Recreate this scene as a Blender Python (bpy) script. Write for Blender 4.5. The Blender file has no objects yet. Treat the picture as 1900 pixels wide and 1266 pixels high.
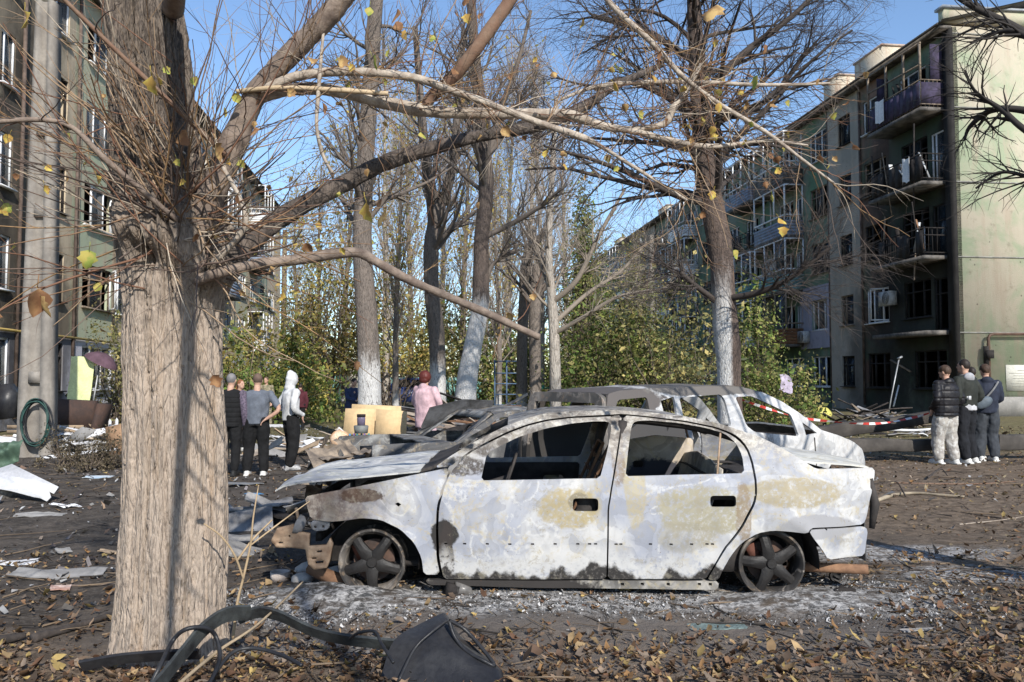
import bpy, bmesh, math, random
import numpy as np
from mathutils import Vector, Matrix
from mathutils.geometry import delaunay_2d_cdt
random.seed(7); RNG = np.random.default_rng(11)
scene = bpy.context.scene
COL = scene.collection
# ------------------------------------------------------------------ camera, sky, sun, exposure
F = 1520.0; CX, CY, HORIZON, EYE = 950.0, 633.0, 705.0, 1.5
PITCH = math.atan((HORIZON - CY) / F)
cam_d = bpy.data.cameras.new('camera'); cam = bpy.data.objects.new('camera', cam_d); COL.objects.link(cam)
cam_d.sensor_width = 36.0; cam_d.lens = F / 1900.0 * 36.0; cam_d.clip_start = 0.05; cam_d.clip_end = 2500
cam.location = (0, 0, EYE); cam.rotation_euler = (math.pi / 2 + PITCH, 0, 0)
scene.camera = cam
SUN_AZ = math.radians(23)      # sun stands behind the camera, this far round to the right
SUN_EL = math.radians(33)
sdir = Vector((math.sin(SUN_AZ) * math.cos(SUN_EL), -math.cos(SUN_AZ) * math.cos(SUN_EL), math.sin(SUN_EL)))
world = bpy.data.worlds.new('World'); scene.world = world; world.use_nodes = True
wn = world.node_tree; bg = wn.nodes['Background']
sky = wn.nodes.new('ShaderNodeTexSky'); sky.sky_type = 'NISHITA'; sky.sun_disc = False
sky.sun_elevation = SUN_EL; sky.sun_rotation = math.pi - SUN_AZ
sky.altitude = 100; sky.air_density = 1.0; sky.dust_density = 0.25; sky.ozone_density = 3.5
wn.links.new(sky.outputs[0], bg.inputs[0]); bg.inputs[1].default_value = 0.14
sun_d = bpy.data.lights.new('sun', 'SUN'); sun_d.energy = 4.5; sun_d.angle = math.radians(0.53); sun_d.color = (1, 0.95, 0.87)
sun = bpy.data.objects.new('sun', sun_d); COL.objects.link(sun)
sun.rotation_euler = sdir.to_track_quat('Z', 'Y').to_euler()
sun.location = (20, -30, 40)
vs = scene.view_settings; vs.view_transform = 'Standard'; vs.look = 'None'; vs.exposure = 0.54; vs.gamma = 1.0
vs.use_curve_mapping = False
scene.cycles.max_bounces = 6; scene.cycles.diffuse_bounces = 3; scene.cycles.transparent_max_bounces = 8
try: scene.cycles.use_denoising = True
except Exception: pass

# ------------------------------------------------------------------ measuring helpers
_fw = Vector((0, math.cos(PITCH), math.sin(PITCH))); _up = Vector((0, -math.sin(PITCH), math.cos(PITCH)))
def ray(u, v): return _fw + Vector(((u - CX) / F, 0, 0)) + _up * ((CY - v) / F)
def P(u, v, Y):
    r = ray(u, v); t = Y / r.y
    return Vector((r.x * t, Y, EYE + r.z * t))
def G(u, v, z=0.0):
    r = ray(u, v); t = (z - EYE) / r.z
    return Vector((r.x * t, r.y * t, z))
def Pl(u, v, O, n):
    r = ray(u, v); C = Vector((0, 0, EYE)); t = (O - C).dot(n) / r.dot(n)
    return C + r * t
# ------------------------------------------------------------------ value noise in numpy
def _h(ix, iy, iz):
    n = (ix * 374761393 + iy * 668265263 + iz * 1274126177) & 0x7fffffff
    n = ((n ^ (n >> 13)) * 1103515245) & 0x7fffffff
    n = ((n ^ (n >> 16)) * 69069) & 0x7fffffff
    return (n & 0xffff) / 65535.0
def vnoise(x, y, z=0.0):
    x = np.asarray(x, float); y = np.asarray(y, float); z = np.asarray(z, float) + 0 * x
    ix, iy, iz = np.floor(x).astype(np.int64), np.floor(y).astype(np.int64), np.floor(z).astype(np.int64)
    fx, fy, fz = x - ix, y - iy, z - iz
    fx, fy, fz = [t * t * (3 - 2 * t) for t in (fx, fy, fz)]
    r = 0
    for dx in (0, 1):
        for dy in (0, 1):
            for dz in (0, 1):
                r = r + _h(ix + dx, iy + dy, iz + dz) * (fx if dx else 1 - fx) * (fy if dy else 1 - fy) * (fz if dz else 1 - fz)
    return r
def fbm(x, y, z=0.0, o=4):
    r = 0; a = .5; s = 1
    for i in range(o):
        r = r + a * vnoise(np.asarray(x) * s + 17 * i, np.asarray(y) * s + 5 * i, np.asarray(z) * s); a *= .5; s *= 2.03
    return r
def sstep(a, b, x):
    t = np.clip((np.asarray(x, float) - a) / (b - a), 0, 1); return t * t * (3 - 2 * t)
def gz(x, y):
    x = np.asarray(x, float); y = np.asarray(y, float)
    h = 0.17 * sstep(17, 27, y)
    near = 1 - sstep(12, 30, np.hypot(x, y))
    h = h + near * ((fbm(x * .7, y * .7, 3, 3) - .45) * .07 + (fbm(x * 5, y * 5, 1, 3) - .45) * .022)
    return h
def gzs(x, y): return float(gz(np.array([x]), np.array([y]))[0])
# ------------------------------------------------------------------ mesh builder
class MB:
    def __init__(s): s.v = []; s.q = []; s.t = []; s.ng = []; s.n = 0; s.c = []; s.hasc = False
    def add(s, V, Q=None, T=None, NG=None, col=None):
        V = np.asarray(V, np.float32).reshape(-1, 3); o = s.n
        s.v.append(V); s.n += len(V)
        if Q is not None and len(Q): s.q.append(np.asarray(Q, np.int64).reshape(-1, 4) + o)
        if T is not None and len(T): s.t.append(np.asarray(T, np.int64).reshape(-1, 3) + o)
        for g in (NG or []): s.ng.append([i + o for i in g])
        if col is not None: s.hasc = True; s.c.append(np.broadcast_to(np.asarray(col, np.float32), (len(V), 3)))
        else: s.c.append(np.full((len(V), 3), .5, np.float32))
        return o
    def box(s, c, d, R=None, col=None):
        x, y, z = d[0] / 2, d[1] / 2, d[2] / 2
        V = np.array([(-x,-y,-z),(x,-y,-z),(x,y,-z),(-x,y,-z),(-x,-y,z),(x,-y,z),(x,y,z),(-x,y,z)])
        if R is not None:
            R = np.array(R.to_matrix() if hasattr(R, 'to_matrix') else R)[:3, :3]; V = V @ R.T
        s.add(V + np.array(c), Q=[(0,3,2,1),(4,5,6,7),(0,1,5,4),(1,2,6,5),(2,3,7,6),(3,0,4,7)], col=col); return s
    def bar(s, a, b, w, h=None, col=None):
        a = Vector(a); b = Vector(b); d = b - a; L = d.length
        q = d.to_track_quat('X', 'Z'); s.box((a + b) / 2, (L, w, h or w), q.to_matrix(), col); return s
    def tube(s, pts, rad, n=6, cap=True, col=None):
        p = np.asarray(pts, float); m = len(p); r = np.broadcast_to(np.asarray(rad, float), (m,))
        t = np.gradient(p, axis=0); t /= np.linalg.norm(t, axis=1)[:, None] + 1e-9
        tm = t.mean(0); ref = np.eye(3)[int(np.argmin(np.abs(tm)))]
        a = np.cross(t, ref); a /= np.linalg.norm(a, axis=1)[:, None] + 1e-9
        b = np.cross(t, a); th = np.arange(n) * 2 * math.pi / n
        V = p[:, None] + r[:, None, None] * (a[:, None] * np.cos(th)[None, :, None] + b[:, None] * np.sin(th)[None, :, None])
        i = np.arange(m - 1)[:, None] * n; j = np.arange(n)[None]; k = (j + 1) % n
        Q = np.stack([i + j, i + k, i + n + k, i + n + j], -1).reshape(-1, 4)
        NG = [list(range(n))[::-1], [(m - 1) * n + q for q in range(n)]] if cap else None
        s.add(V.reshape(-1, 3), Q=Q[:, ::-1], NG=NG and [g[::-1] for g in NG], col=col); return s
    def grid(s, V, closed=False, col=None, flip=False):
        V = np.asarray(V, float); m, n = V.shape[:2]
        i = np.arange(m - 1)[:, None] * n; j = np.arange(n if closed else n - 1)[None]; k = (j + 1) % n
        Q = np.stack([i + j, i + k, i + n + k, i + n + j], -1).reshape(-1, 4)
        s.add(V.reshape(-1, 3), Q=Q[:, ::-1] if flip else Q, col=col); return s
    def lathe(s, prof, n=24, M=None, col=None):
        th = np.arange(n) * 2 * math.pi / n
        pr = np.asarray(prof, float)
        V = np.stack([pr[:, 0, None] * np.cos(th), pr[:, 0, None] * np.sin(th), pr[:, 1, None] + 0 * th], -1)
        if M is not None:
            A = np.array(M); V = V @ A[:3, :3].T + A[:3, 3]
        s.grid(V, closed=True, col=col); return s
    def prism(s, poly, a, b, axis=2, M=None, col=None):
        n = len(poly); V = []
        for h in (a, b):
            for (x, y) in poly: V.append((x, y, h) if axis == 2 else ((x, h, y) if axis == 1 else (h, x, y)))
        V = np.array(V, float)
        if M is not None: A = np.array(M); V = V @ A[:3, :3].T + A[:3, 3]
        s.add(V, Q=[(i, (i + 1) % n, n + (i + 1) % n, n + i) for i in range(n)], NG=[list(range(n))[::-1], list(range(n, 2 * n))], col=col); return s
    def xf(s, M):
        A = np.array(M); s.v = [V @ A[:3, :3].T.astype(np.float32) + A[:3, 3].astype(np.float32) for V in s.v]; return s
    def mesh(s, name, smooth=False, fixn=False):
        me = bpy.data.meshes.new(name)
        V = np.concatenate(s.v) if s.v else np.zeros((0, 3), np.float32)
        Q = np.concatenate(s.q) if s.q else np.zeros((0, 4), np.int64)
        T = np.concatenate(s.t) if s.t else np.zeros((0, 3), np.int64)
        ngl = [len(g) for g in s.ng]; ngf = np.array([i for g in s.ng for i in g], np.int64)
        L = np.concatenate([Q.ravel(), T.ravel(), ngf]).astype(np.int32)
        tot = np.concatenate([np.full(len(Q), 4), np.full(len(T), 3), np.array(ngl, np.int64)]).astype(np.int32)
        st = np.concatenate([[0], np.cumsum(tot)[:-1]]).astype(np.int32) if len(tot) else np.zeros(0, np.int32)
        me.vertices.add(len(V)); me.vertices.foreach_set('co', V.ravel().astype(np.float32))
        me.loops.add(len(L)); me.loops.foreach_set('vertex_index', L)
        me.polygons.add(len(tot)); me.polygons.foreach_set('loop_start', st)
        me.update(calc_edges=True); me.validate()
        if smooth: me.polygons.foreach_set('use_smooth', np.ones(len(me.polygons), bool))
        if s.hasc:
            at = me.color_attributes.new('Col', 'FLOAT_COLOR', 'POINT')
            C = np.concatenate(s.c); C4 = np.concatenate([C, np.ones((len(C), 1), np.float32)], 1)
            at.data.foreach_set('color', C4.ravel().astype(np.float32))
        if fixn:
            b = bmesh.new(); b.from_mesh(me); bmesh.ops.recalc_face_normals(b, faces=b.faces); b.to_mesh(me); b.free()
        return me
    def build(s, name, mat, parent=None, smooth=False, world=False, fixn=True, kind=None):
        if world and parent is not None:
            l = np.array(parent.location, np.float32); s.v = [V - l for V in s.v]
        o = bpy.data.objects.new(name, s.mesh(name, smooth, fixn)); COL.objects.link(o)
        if mat: o.data.materials.append(mat)
        if parent: o.parent = parent
        if kind: o['kind'] = kind
        return o
def autosmooth(o, ang=35):
    me = o.data; me.polygons.foreach_set('use_smooth', np.ones(len(me.polygons), bool))
    b = bmesh.new(); b.from_mesh(me)
    for e in b.edges:
        e.smooth = not (len(e.link_faces) == 2 and e.calc_face_angle(0) > math.radians(ang))
    b.to_mesh(me); b.free(); return o
def tag(o, label=None, cat=None, group=None, kind=None):
    if label: o['label'] = label
    if cat: o['category'] = cat
    if group: o['group'] = group
    if kind: o['kind'] = kind
    return o
def thing(name, label, cat, loc=(0, 0, 0), rotz=0.0, group=None):
    o = bpy.data.objects.new(name, None); COL.objects.link(o); o.empty_display_size = .2
    o.location = loc; o.rotation_euler = (0, 0, rotz); return tag(o, label, cat, group)
def copy_tree(o, parent=None):
    c = o.copy(); COL.objects.link(c); c.parent = parent
    for ch in list(o.children): copy_tree(ch, c)
    return c
# ------------------------------------------------------------------ materials
class NT:
    def __init__(s, name):
        s.m = bpy.data.materials.new(name); s.m.use_nodes = True; s.t = s.m.node_tree; s.b = s.t.nodes['Principled BSDF']
        s.b.inputs['Specular IOR Level'].default_value = .25
    def n(s, ty, **k):
        o = s.t.nodes.new(ty)
        for a, b in k.items(): setattr(o, a, b)
        return o
    def put(s, sock, val):
        if hasattr(val, 'links') or isinstance(val, bpy.types.NodeSocket): s.t.links.new(val, sock)
        elif isinstance(val, (tuple, list)) and len(val) == 3 and sock.type == 'RGBA': sock.default_value = (*val, 1)
        else: sock.default_value = val
    def co(s, kind='Object'): return s.n('ShaderNodeTexCoord').outputs[kind]
    def pos(s): return s.n('ShaderNodeNewGeometry').outputs['Position']
    def map(s, v, sc=(1, 1, 1), loc=(0, 0, 0), rot=(0, 0, 0)):
        o = s.n('ShaderNodeMapping'); s.put(o.inputs[0], v); o.inputs[1].default_value = loc; o.inputs[2].default_value = rot; o.inputs[3].default_value = sc; return o.outputs[0]
    def noise(s, v, sc, det=4, ro=.55, dist=0.0, out=0):
        o = s.n('ShaderNodeTexNoise'); s.put(o.inputs['Vector'], v); o.inputs['Scale'].default_value = sc; o.inputs['Detail'].default_value = det
        o.inputs['Roughness'].default_value = ro; o.inputs['Distortion'].default_value = dist; return o.outputs[out]
    def vor(s, v, sc, feat='F1', out=0):
        o = s.n('ShaderNodeTexVoronoi', feature=feat); s.put(o.inputs['Vector'], v); o.inputs['Scale'].default_value = sc; return o.outputs[out]
    def ma(s, op, a, b=0.0, c=None, cl=False):
        o = s.n('ShaderNodeMath', operation=op, use_clamp=cl); s.put(o.inputs[0], a); s.put(o.inputs[1], b)
        if c is not None: s.put(o.inputs[2], c)
        return o.outputs[0]
    def rng(s, v, a, b, c=0.0, d=1.0):
        o = s.n('ShaderNodeMapRange'); o.interpolation_type = 'SMOOTHSTEP'; s.put(o.inputs[0], v)
        for i, q in enumerate((a, b, c, d)): o.inputs[i + 1].default_value = q
        return o.outputs[0]
    def mix(s, f, a, b, mode='MIX'):
        o = s.n('ShaderNodeMix', data_type='RGBA', blend_type=mode); s.put(o.inputs[0], f); s.put(o.inputs[6], a); s.put(o.inputs[7], b); return o.outputs[2]
    def sep(s, v):
        o = s.n('ShaderNodeSeparateXYZ'); s.put(o.inputs[0], v); return o.outputs
    def comb(s, x, y, z):
        o = s.n('ShaderNodeCombineXYZ'); s.put(o.inputs[0], x); s.put(o.inputs[1], y); s.put(o.inputs[2], z); return o.outputs[0]
    def attr(s, name='Col'):
        o = s.n('ShaderNodeAttribute', attribute_name=name); return o.outputs['Color']
    def bump(s, h, st=.4, d=.02):
        o = s.n('ShaderNodeBump'); o.inputs['Strength'].default_value = st; o.inputs['Distance'].default_value = d; s.put(o.inputs['Height'], h); return o.outputs[0]
    def out(s, col, rough=.8, nrm=None, metal=0.0):
        s.put(s.b.inputs['Base Color'], col); s.put(s.b.inputs['Roughness'], rough); s.put(s.b.inputs['Metallic'], metal)
        if nrm is not None: s.put(s.b.inputs['Normal'], nrm)
        return s.m
    def ell(s, xyz, cx, cz, rx, rz, dist, soft=.25, amp=1.3):
        """soft elliptic patch in the x-z plane, edge broken by the noise 'dist' (0..1)"""
        a = s.ma('POWER', s.ma('MULTIPLY', s.ma('SUBTRACT', xyz[0], cx), 1 / rx), 2.0)
        b = s.ma('POWER', s.ma('MULTIPLY', s.ma('SUBTRACT', xyz[2], cz), 1 / rz), 2.0)
        d = s.ma('ADD', s.ma('SQRT', s.ma('ADD', a, b)), s.ma('MULTIPLY', s.ma('SUBTRACT', dist, .5), amp))
        return s.rng(d, 1 + soft / 2, 1 - soft / 2)
_mc = {}
def simple(name, col, rough=.8, var=.25, sc=6.0, bump=.25, col2=None, metal=0.0, bsc=None, bd=.01, spec=None, coords='Object'):
    if name in _mc: return _mc[name]
    m = NT(name); co = m.co(coords)
    c2 = col2 or tuple(max(0, c * (1 - var * 1.6)) for c in col)
    f = m.rng(m.noise(co, sc, 6, .62), .3, .7)
    c = m.mix(f, c2, col); g = m.noise(co, sc * 7, 3); c = m.mix(m.ma('MULTIPLY', m.rng(g, .35, .7), .35), c, tuple(x * .55 for x in col))
    nb = m.bump(m.noise(co, bsc or sc * 4, 5, .6), bump, bd)
    if spec is not None: m.b.inputs['Specular IOR Level'].default_value = spec
    _mc[name] = m.out(c, rough, nb, metal); return _mc[name]
def vcol(name, rough=.85, trans=0.0, var=.3, sc=30):
    """colour per piece from the mesh, broken up by noise"""
    if name in _mc: return _mc[name]
    m = NT(name); co = m.co(); a = m.attr()
    c = m.mix(m.ma('MULTIPLY', m.rng(m.noise(co, sc, 3), .3, .75), var), a, (.02, .016, .012))
    if trans:
        d = m.n('ShaderNodeBsdfTranslucent'); m.put(d.inputs[0], c); mx = m.n('ShaderNodeMixShader'); mx.inputs[0].default_value = trans
        m.out(c, rough); m.t.links.new(m.b.outputs[0], mx.inputs[1]); m.t.links.new(d.outputs[0], mx.inputs[2])
        m.t.links.new(mx.outputs[0], m.t.nodes['Material Output'].inputs[0])
    else: m.out(c, rough)
    _mc[name] = m.m; return m.m
# ------------------------------------------------------------------ ground
def axis_pts(lo, hi, fine, a, b, grow=1.13):
    c = list(np.arange(a, b + fine / 2, fine)); st = fine
    while c[-1] < hi: st *= grow; c.append(c[-1] + st)
    st = fine
    while c[0] > lo: st *= grow; c.insert(0, c[0] - st)
    return np.array(c)
def ground_mat():
    m = NT('burnt_soil'); p = m.pos(); xyz = m.sep(p)
    n1 = m.noise(p, .45, 6, .6); n2 = m.noise(p, 3.2, 8, .65); n3 = m.noise(p, 26, 6, .7); n4 = m.noise(p, 9, 6, .7, .6)
    soil = m.mix(m.rng(n2, .3, .7), (.030, .025, .021), (.105, .087, .072))
    soil = m.mix(m.ma('MULTIPLY', m.rng(n3, .5, .72), .7), soil, (.17, .15, .13))
    brown = m.mix(m.rng(n4, .35, .65), (.075, .052, .035), (.225, .168, .118))
    # leaf mould in front and to the right, yellowed turf by the houses
    fr = m.rng(m.ma('ADD', xyz[1], m.ma('MULTIPLY', m.ma('SUBTRACT', n1, .5), 4.0)), 5.6, 4.2)
    rt = m.ma('MULTIPLY', m.rng(m.ma('ADD', xyz[0], m.ma('MULTIPLY', m.ma('SUBTRACT', n1, .5), 5.0)), 2.6, 5.0), .85)
    c = m.mix(m.ma('MAXIMUM', fr, rt), soil, brown)
    turf = m.mix(m.rng(n4, .3, .7), (.055, .060, .020), (.20, .165, .075))
    tf = m.ma('MULTIPLY', m.rng(m.ma('ADD', xyz[1], m.ma('MULTIPLY', m.ma('SUBTRACT', n1, .5), 6.0)), 15.5, 19.5), m.rng(n2, .25, .55))
    c = m.mix(m.ma('MULTIPLY', tf, .85), c, turf)
    # pale ash spread round the wreck
    d = m.noise(p, 1.6, 6, .7)
    def blob(cx, cy, rx, ry, w=1.1):
        a = m.ma('POWER', m.ma('MULTIPLY', m.ma('SUBTRACT', xyz[0], cx), 1 / rx), 2.0); b = m.ma('POWER', m.ma('MULTIPLY', m.ma('SUBTRACT', xyz[1], cy), 1 / ry), 2.0)
        return m.rng(m.ma('ADD', m.ma('SQRT', m.ma('ADD', a, b)), m.ma('MULTIPLY', m.ma('SUBTRACT', d, .5), w)), 1.15, .55)
    ash = blob(.35, 5.75, 2.4, .55)
    for b in ((2.2, 5.75, 1.0, .55), (-1.2, 5.55, .9, .5), (3.3, 7.2, 1.1, .4), (-1.2, 4.65, .8, .25), (3.5, 6.4, .7, .35)): ash = m.ma('MAXIMUM', ash, m.ma('MULTIPLY', blob(*b), .9))
    white = m.mix(m.rng(m.noise(p, 19, 8, .75, .8), .40, .60), (.07, .07, .07), (.52, .505, .49))
    c = m.mix(m.ma('MULTIPLY', ash, m.rng(m.noise(p, 7, 7, .7), .36, .56)), c, white)
    grey = blob(.6, 4.75, 3.2, .6, .7)
    c = m.mix(m.ma('MULTIPLY', grey, .5), c, (.15, .138, .13))
    hb = m.ma('ADD', m.ma('MULTIPLY', n3, .6), m.ma('MULTIPLY', m.noise(p, 70, 4, .7), .4))
    return m.out(c, .95, m.bump(hb, .9, .03))
xs = axis_pts(-700, 700, .055, -7.5, 8.0); ys = axis_pts(-40, 1100, .055, 2.2, 12.0)
XX, YY = np.meshgrid(xs, ys); ZZ = gz(XX, YY)
# heaped ash at the wheels and under the sill
for (cx, cy, r, h) in ((-1.0, 5.62, .38, .06), (1.8, 5.62, .42, .05), (-1.4, 5.8, .35, .06), (2.35, 5.7, .5, .03), (.5, 5.9, 1.1, .02)):
    dd = np.hypot((XX - cx), (YY - cy) * 1.4) / r
    ZZ = ZZ + np.exp(-dd ** 2) * h * (.6 + .8 * fbm(XX * 9, YY * 9, 2, 3))
gm = MB(); gm.grid(np.stack([XX, YY, ZZ], -1))
ground = gm.build('ground', ground_mat(), None, smooth=True, fixn=False, kind='structure')
tag(ground, 'burnt black soil with ash and dry leaves between the two houses', 'ground')

# ------------------------------------------------------------------ fallen leaves, ash flakes, twigs
def scatter(n, fn, box):
    out = []
    while len(out) < n:
        x = RNG.uniform(box[0], box[1], n); y = RNG.uniform(box[2], box[3], n)
        k = RNG.random(n) < fn(x, y); out += list(zip(x[k], y[k]))
    return np.array(out[:n])
def flakes(mb, pts, size, cols, tilt=.5, lift=.008, shape='leaf'):
    n = len(pts); x, y = pts[:, 0], pts[:, 1]; z = gz(x, y) + lift + RNG.random(n) * .012
    a = RNG.uniform(0, 2 * math.pi, n); s = size * RNG.uniform(.35, 1.0, n) * (1 + .8 * (RNG.random(n) < .25))
    t1 = RNG.normal(0, tilt, n); t2 = RNG.normal(0, tilt, n)
    if shape == 'leaf': T = np.array([(-1, 0, .25), (-.25, -.62, .18), (.55, -.42, .10), (1.1, 0, .28), (.5, .45, .12), (-.3, .6, .2), (.1, 0, -.02)]); Q = [(0, 1, 6), (1, 2, 6), (2, 3, 6), (3, 4, 6), (4, 5, 6), (5, 0, 6)]
    else: T = np.array([(-1, -.5, 0), (.9, -.7, .08), (1, .55, 0), (-.7, .7, .1)]); Q = [(0, 1, 2), (0, 2, 3)]
    k = len(T); V = np.repeat(T[None], n, 0) * s[:, None, None]
    V[:, :, 1] *= RNG.uniform(.6, 1.1, n)[:, None]; V[:, :, 2] *= RNG.uniform(.2, 3.6, n)[:, None]
    V += RNG.normal(0, .14, V.shape) * s[:, None, None]
    zz = V[:, :, 2] + V[:, :, 0] * np.sin(t1)[:, None] + V[:, :, 1] * np.sin(t2)[:, None]
    xx = V[:, :, 0] * np.cos(a)[:, None] - V[:, :, 1] * np.sin(a)[:, None]; yy = V[:, :, 0] * np.sin(a)[:, None] + V[:, :, 1] * np.cos(a)[:, None]
    zz = zz - np.minimum(zz.min(1), 0)[:, None] * .8
    W = np.stack([xx + x[:, None], yy + y[:, None], zz + z[:, None]], -1)
    ci = RNG.integers(0, len(cols), n); C = np.array(cols)[ci] * RNG.uniform(.45, 1.15, n)[:, None]
    TT = (np.array(Q)[None] + (np.arange(n) * k)[:, None, None]).reshape(-1, 3)
    mb.add(W.reshape(-1, 3), T=TT, col=np.repeat(C, k, 0))
LEAFC = [(.25, .155, .085), (.19, .11, .06), (.32, .21, .11), (.16, .085, .05), (.36, .25, .13), (.29, .20, .135), (.12, .075, .05), (.25, .14, .06), (.40, .29, .11), (.22, .17, .13), (.10, .07, .05)]
def dens_leaf(x, y):
    f = sstep(4.9, 3.9, y + 1.2 * (fbm(x * .8, y * .8, 9, 3) - .45)) + .10
    r = .55 * sstep(1.6, 3.8, x) * sstep(7.0, 4.5, y)
    l = .5 * sstep(-2.2, -3.0, x) * sstep(5.4, 4.2, y)
    return np.clip((f + r + l) * (.35 + 1.0 * fbm(x * 2.3, y * 2.3, 4, 3)), 0, 1)
lf = MB(); flakes(lf, scatter(36000, dens_leaf, (-4.6, 5.2, 2.4, 7.2)), .0215, LEAFC, .45)
def dens_far(x, y): return np.clip(.25 + 1.1 * (fbm(x * .6, y * .6, 7, 3) - .4), 0, 1) * (.35 + .65 * sstep(1.5, 4.5, x))
flakes(lf, scatter(12000, dens_far, (-10, 15, 6.5, 24)), .024, LEAFC + [(.4, .32, .2), (.1, .08, .06)], .4)
tag(lf.build('leaf_litter', vcol('dry_leaf', .8, .12), None, fixn=False), 'brown and yellow fallen leaves littering the ground before the wreck', 'leaves', kind='stuff')
ASHC = [(.48, .47, .46), (.38, .37, .36), (.6, .59, .58), (.25, .25, .25), (.14, .14, .14), (.08, .08, .08), (.2, .2, .2)]
def dens_ash(x, y):
    d = np.minimum(np.hypot((x - .4) / 2.5, (y - 5.68) / .5), np.minimum(np.hypot((x - 2.2) / 1.1, (y - 5.7) / .7), np.hypot((x + 1.25) / .9, (y - 5.5) / .6)))
    return np.clip(1.15 - d, 0, 1) * (.2 + fbm(x * 4, y * 4, 1, 3))
af = MB(); flakes(af, scatter(16000, dens_ash, (-3.2, 4.2, 4.3, 7.4)), .0062, ASHC, .6, shape='q')
tag(af.build('ash_flakes', vcol('ash_flake', .95), None, fixn=False), 'white and grey ash flakes heaped round the burnt wheels', 'ash', kind='stuff')
RUBC = [(.26, .25, .24), (.36, .35, .33), (.12, .11, .1), (.06, .05, .05), (.28, .22, .17), (.5, .5, .5), (.22, .2, .2), (.10, .09, .08), (.15, .13, .11), (.18, .12, .09)]
def dens_rub(x, y): return np.clip(.15 + .5 * sstep(-1, -4, x) + .8 * (fbm(x * .9, y * .9, 5, 3) - .45) + .4 * sstep(16, 20, y), 0, 1)
rb = MB(); flakes(rb, scatter(9000, dens_rub, (-11, 14, 4.6, 24)), .019, RUBC, .5, shape='q')
flakes(rb, scatter(900, dens_rub, (-11, 13, 7.5, 24)), .055, RUBC, .35, shape='q')
tag(rb.build('rubble_crumbs', vcol('rubble_crumb', .9), None, fixn=False), 'small splinters of slate, plaster and board strewn over the soil', 'rubble', kind='stuff')
tw = MB()
for i in range(1500):
    if i < 800: x, y = RNG.uniform(-4.5, 5), RNG.uniform(2.5, 7)
    else: x, y = RNG.uniform(-8, 11), RNG.uniform(6, 17)
    L = RNG.uniform(.06, .45) * (1 if i < 800 else 1.8); a = RNG.uniform(0, math.pi); k = 5
    t = np.linspace(-.5, .5, k) * L; w = RNG.normal(0, .03 * L, k).cumsum()
    px = x + t * math.cos(a) - w * math.sin(a); py = y + t * math.sin(a) + w * math.cos(a)
    c = [(.10, .075, .055), (.035, .03, .027), (.19, .14, .095)][i % 3]
    tw.tube(np.stack([px, py, gz(px, py) + .012 + .02 * RNG.random()], -1), np.linspace(1, .4, k) * RNG.uniform(.0025, .008), 4, cap=False, col=c)
tag(tw.build('fallen_twigs', vcol('twig_bark', .9), None, fixn=False), 'thin broken twigs lying across leaves and soil', 'twigs', kind='stuff')
# ------------------------------------------------------------------ houses
DV = Vector((-.1112, .9938, 0))
def plaster(name, a, b, c, soot=(), sc=.5, rot=0):
    m = NT(name); co = m.co(); xyz = m.sep(co)
    n1 = m.noise(co, sc, 7, .65, .5); n2 = m.noise(co, sc * 5, 8, .7); n3 = m.noise(m.map(co, (1.3, 1.3, .18)), 1.6, 7, .7); n4 = m.noise(co, 24, 5, .7)
    col = m.mix(m.rng(n1, .40, .58), a, b); col = m.mix(m.ma('MULTIPLY', m.rng(n3, .48, .68), .7), col, c); col = m.mix(m.ma('MULTIPLY', m.rng(n2, .55, .72), .5), col, tuple(x * .45 for x in c))
    chip = m.rng(m.noise(co, 3.2, 6, .75), .70, .73); col = m.mix(m.ma('MULTIPLY', chip, .7), col, (.33, .29, .24))
    pit = m.rng(m.vor(m.map(co, loc=(.3, .7, .1)), 2.3), .085, .06); col = m.mix(m.ma('MULTIPLY', pit, .75), col, (.13, .115, .10)); pit2 = m.rng(m.vor(co, 6.0), .09, .06); col = m.mix(m.ma('MULTIPLY', pit2, .4), col, (.16, .14, .12))
    for (cx, cz, rx, rz, st) in soot:
        f = m.ell(xyz, cx, cz, rx, rz, m.noise(co, .9, 6, .7), .7); col = m.mix(m.ma('MULTIPLY', f, st), col, (.012, .011, .011))
    return m.out(col, .93, m.bump(m.ma('ADD', n4, m.ma('MULTIPLY', n2, .8)), .5, .02))
rusty_m = simple('rusted_steel', (.30, .17, .10), .85, .4, 6, .35, (.10, .055, .035), bsc=40)
glass_m = NT('dusty_window_glass'); glass_m.b.inputs['Alpha'].default_value = .55; glass_m = glass_m.out((.03, .04, .05), .12); 
pvc_m = simple('white_window_frame', (.72, .73, .74), .5, .12, 3, .05)
wood_m = simple('weathered_frame_wood', (.25, .20, .15), .85, .4, 8, .3, (.09, .07, .055))
charw_m = simple('charred_wood', (.035, .03, .028), .9, .5, 9, .5, (.012, .011, .011))
slab_m = simple('balcony_concrete', (.17, .155, .14), .93, .5, 3, .5, (.045, .042, .04))
dark_room_m = simple('dark_room', (.035, .032, .03), .95, .4, 2, .2)  # near-black colour for slabs and walls inside both houses
slate_m = simple('roof_slate', (.20, .195, .19), .9, .35, 2, .3, (.09, .088, .085))
tin_m = simple('galvanised_flashing', (.42, .45, .48), .5, .3, 3, .15, (.26, .27, .28), metal=.3)
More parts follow.
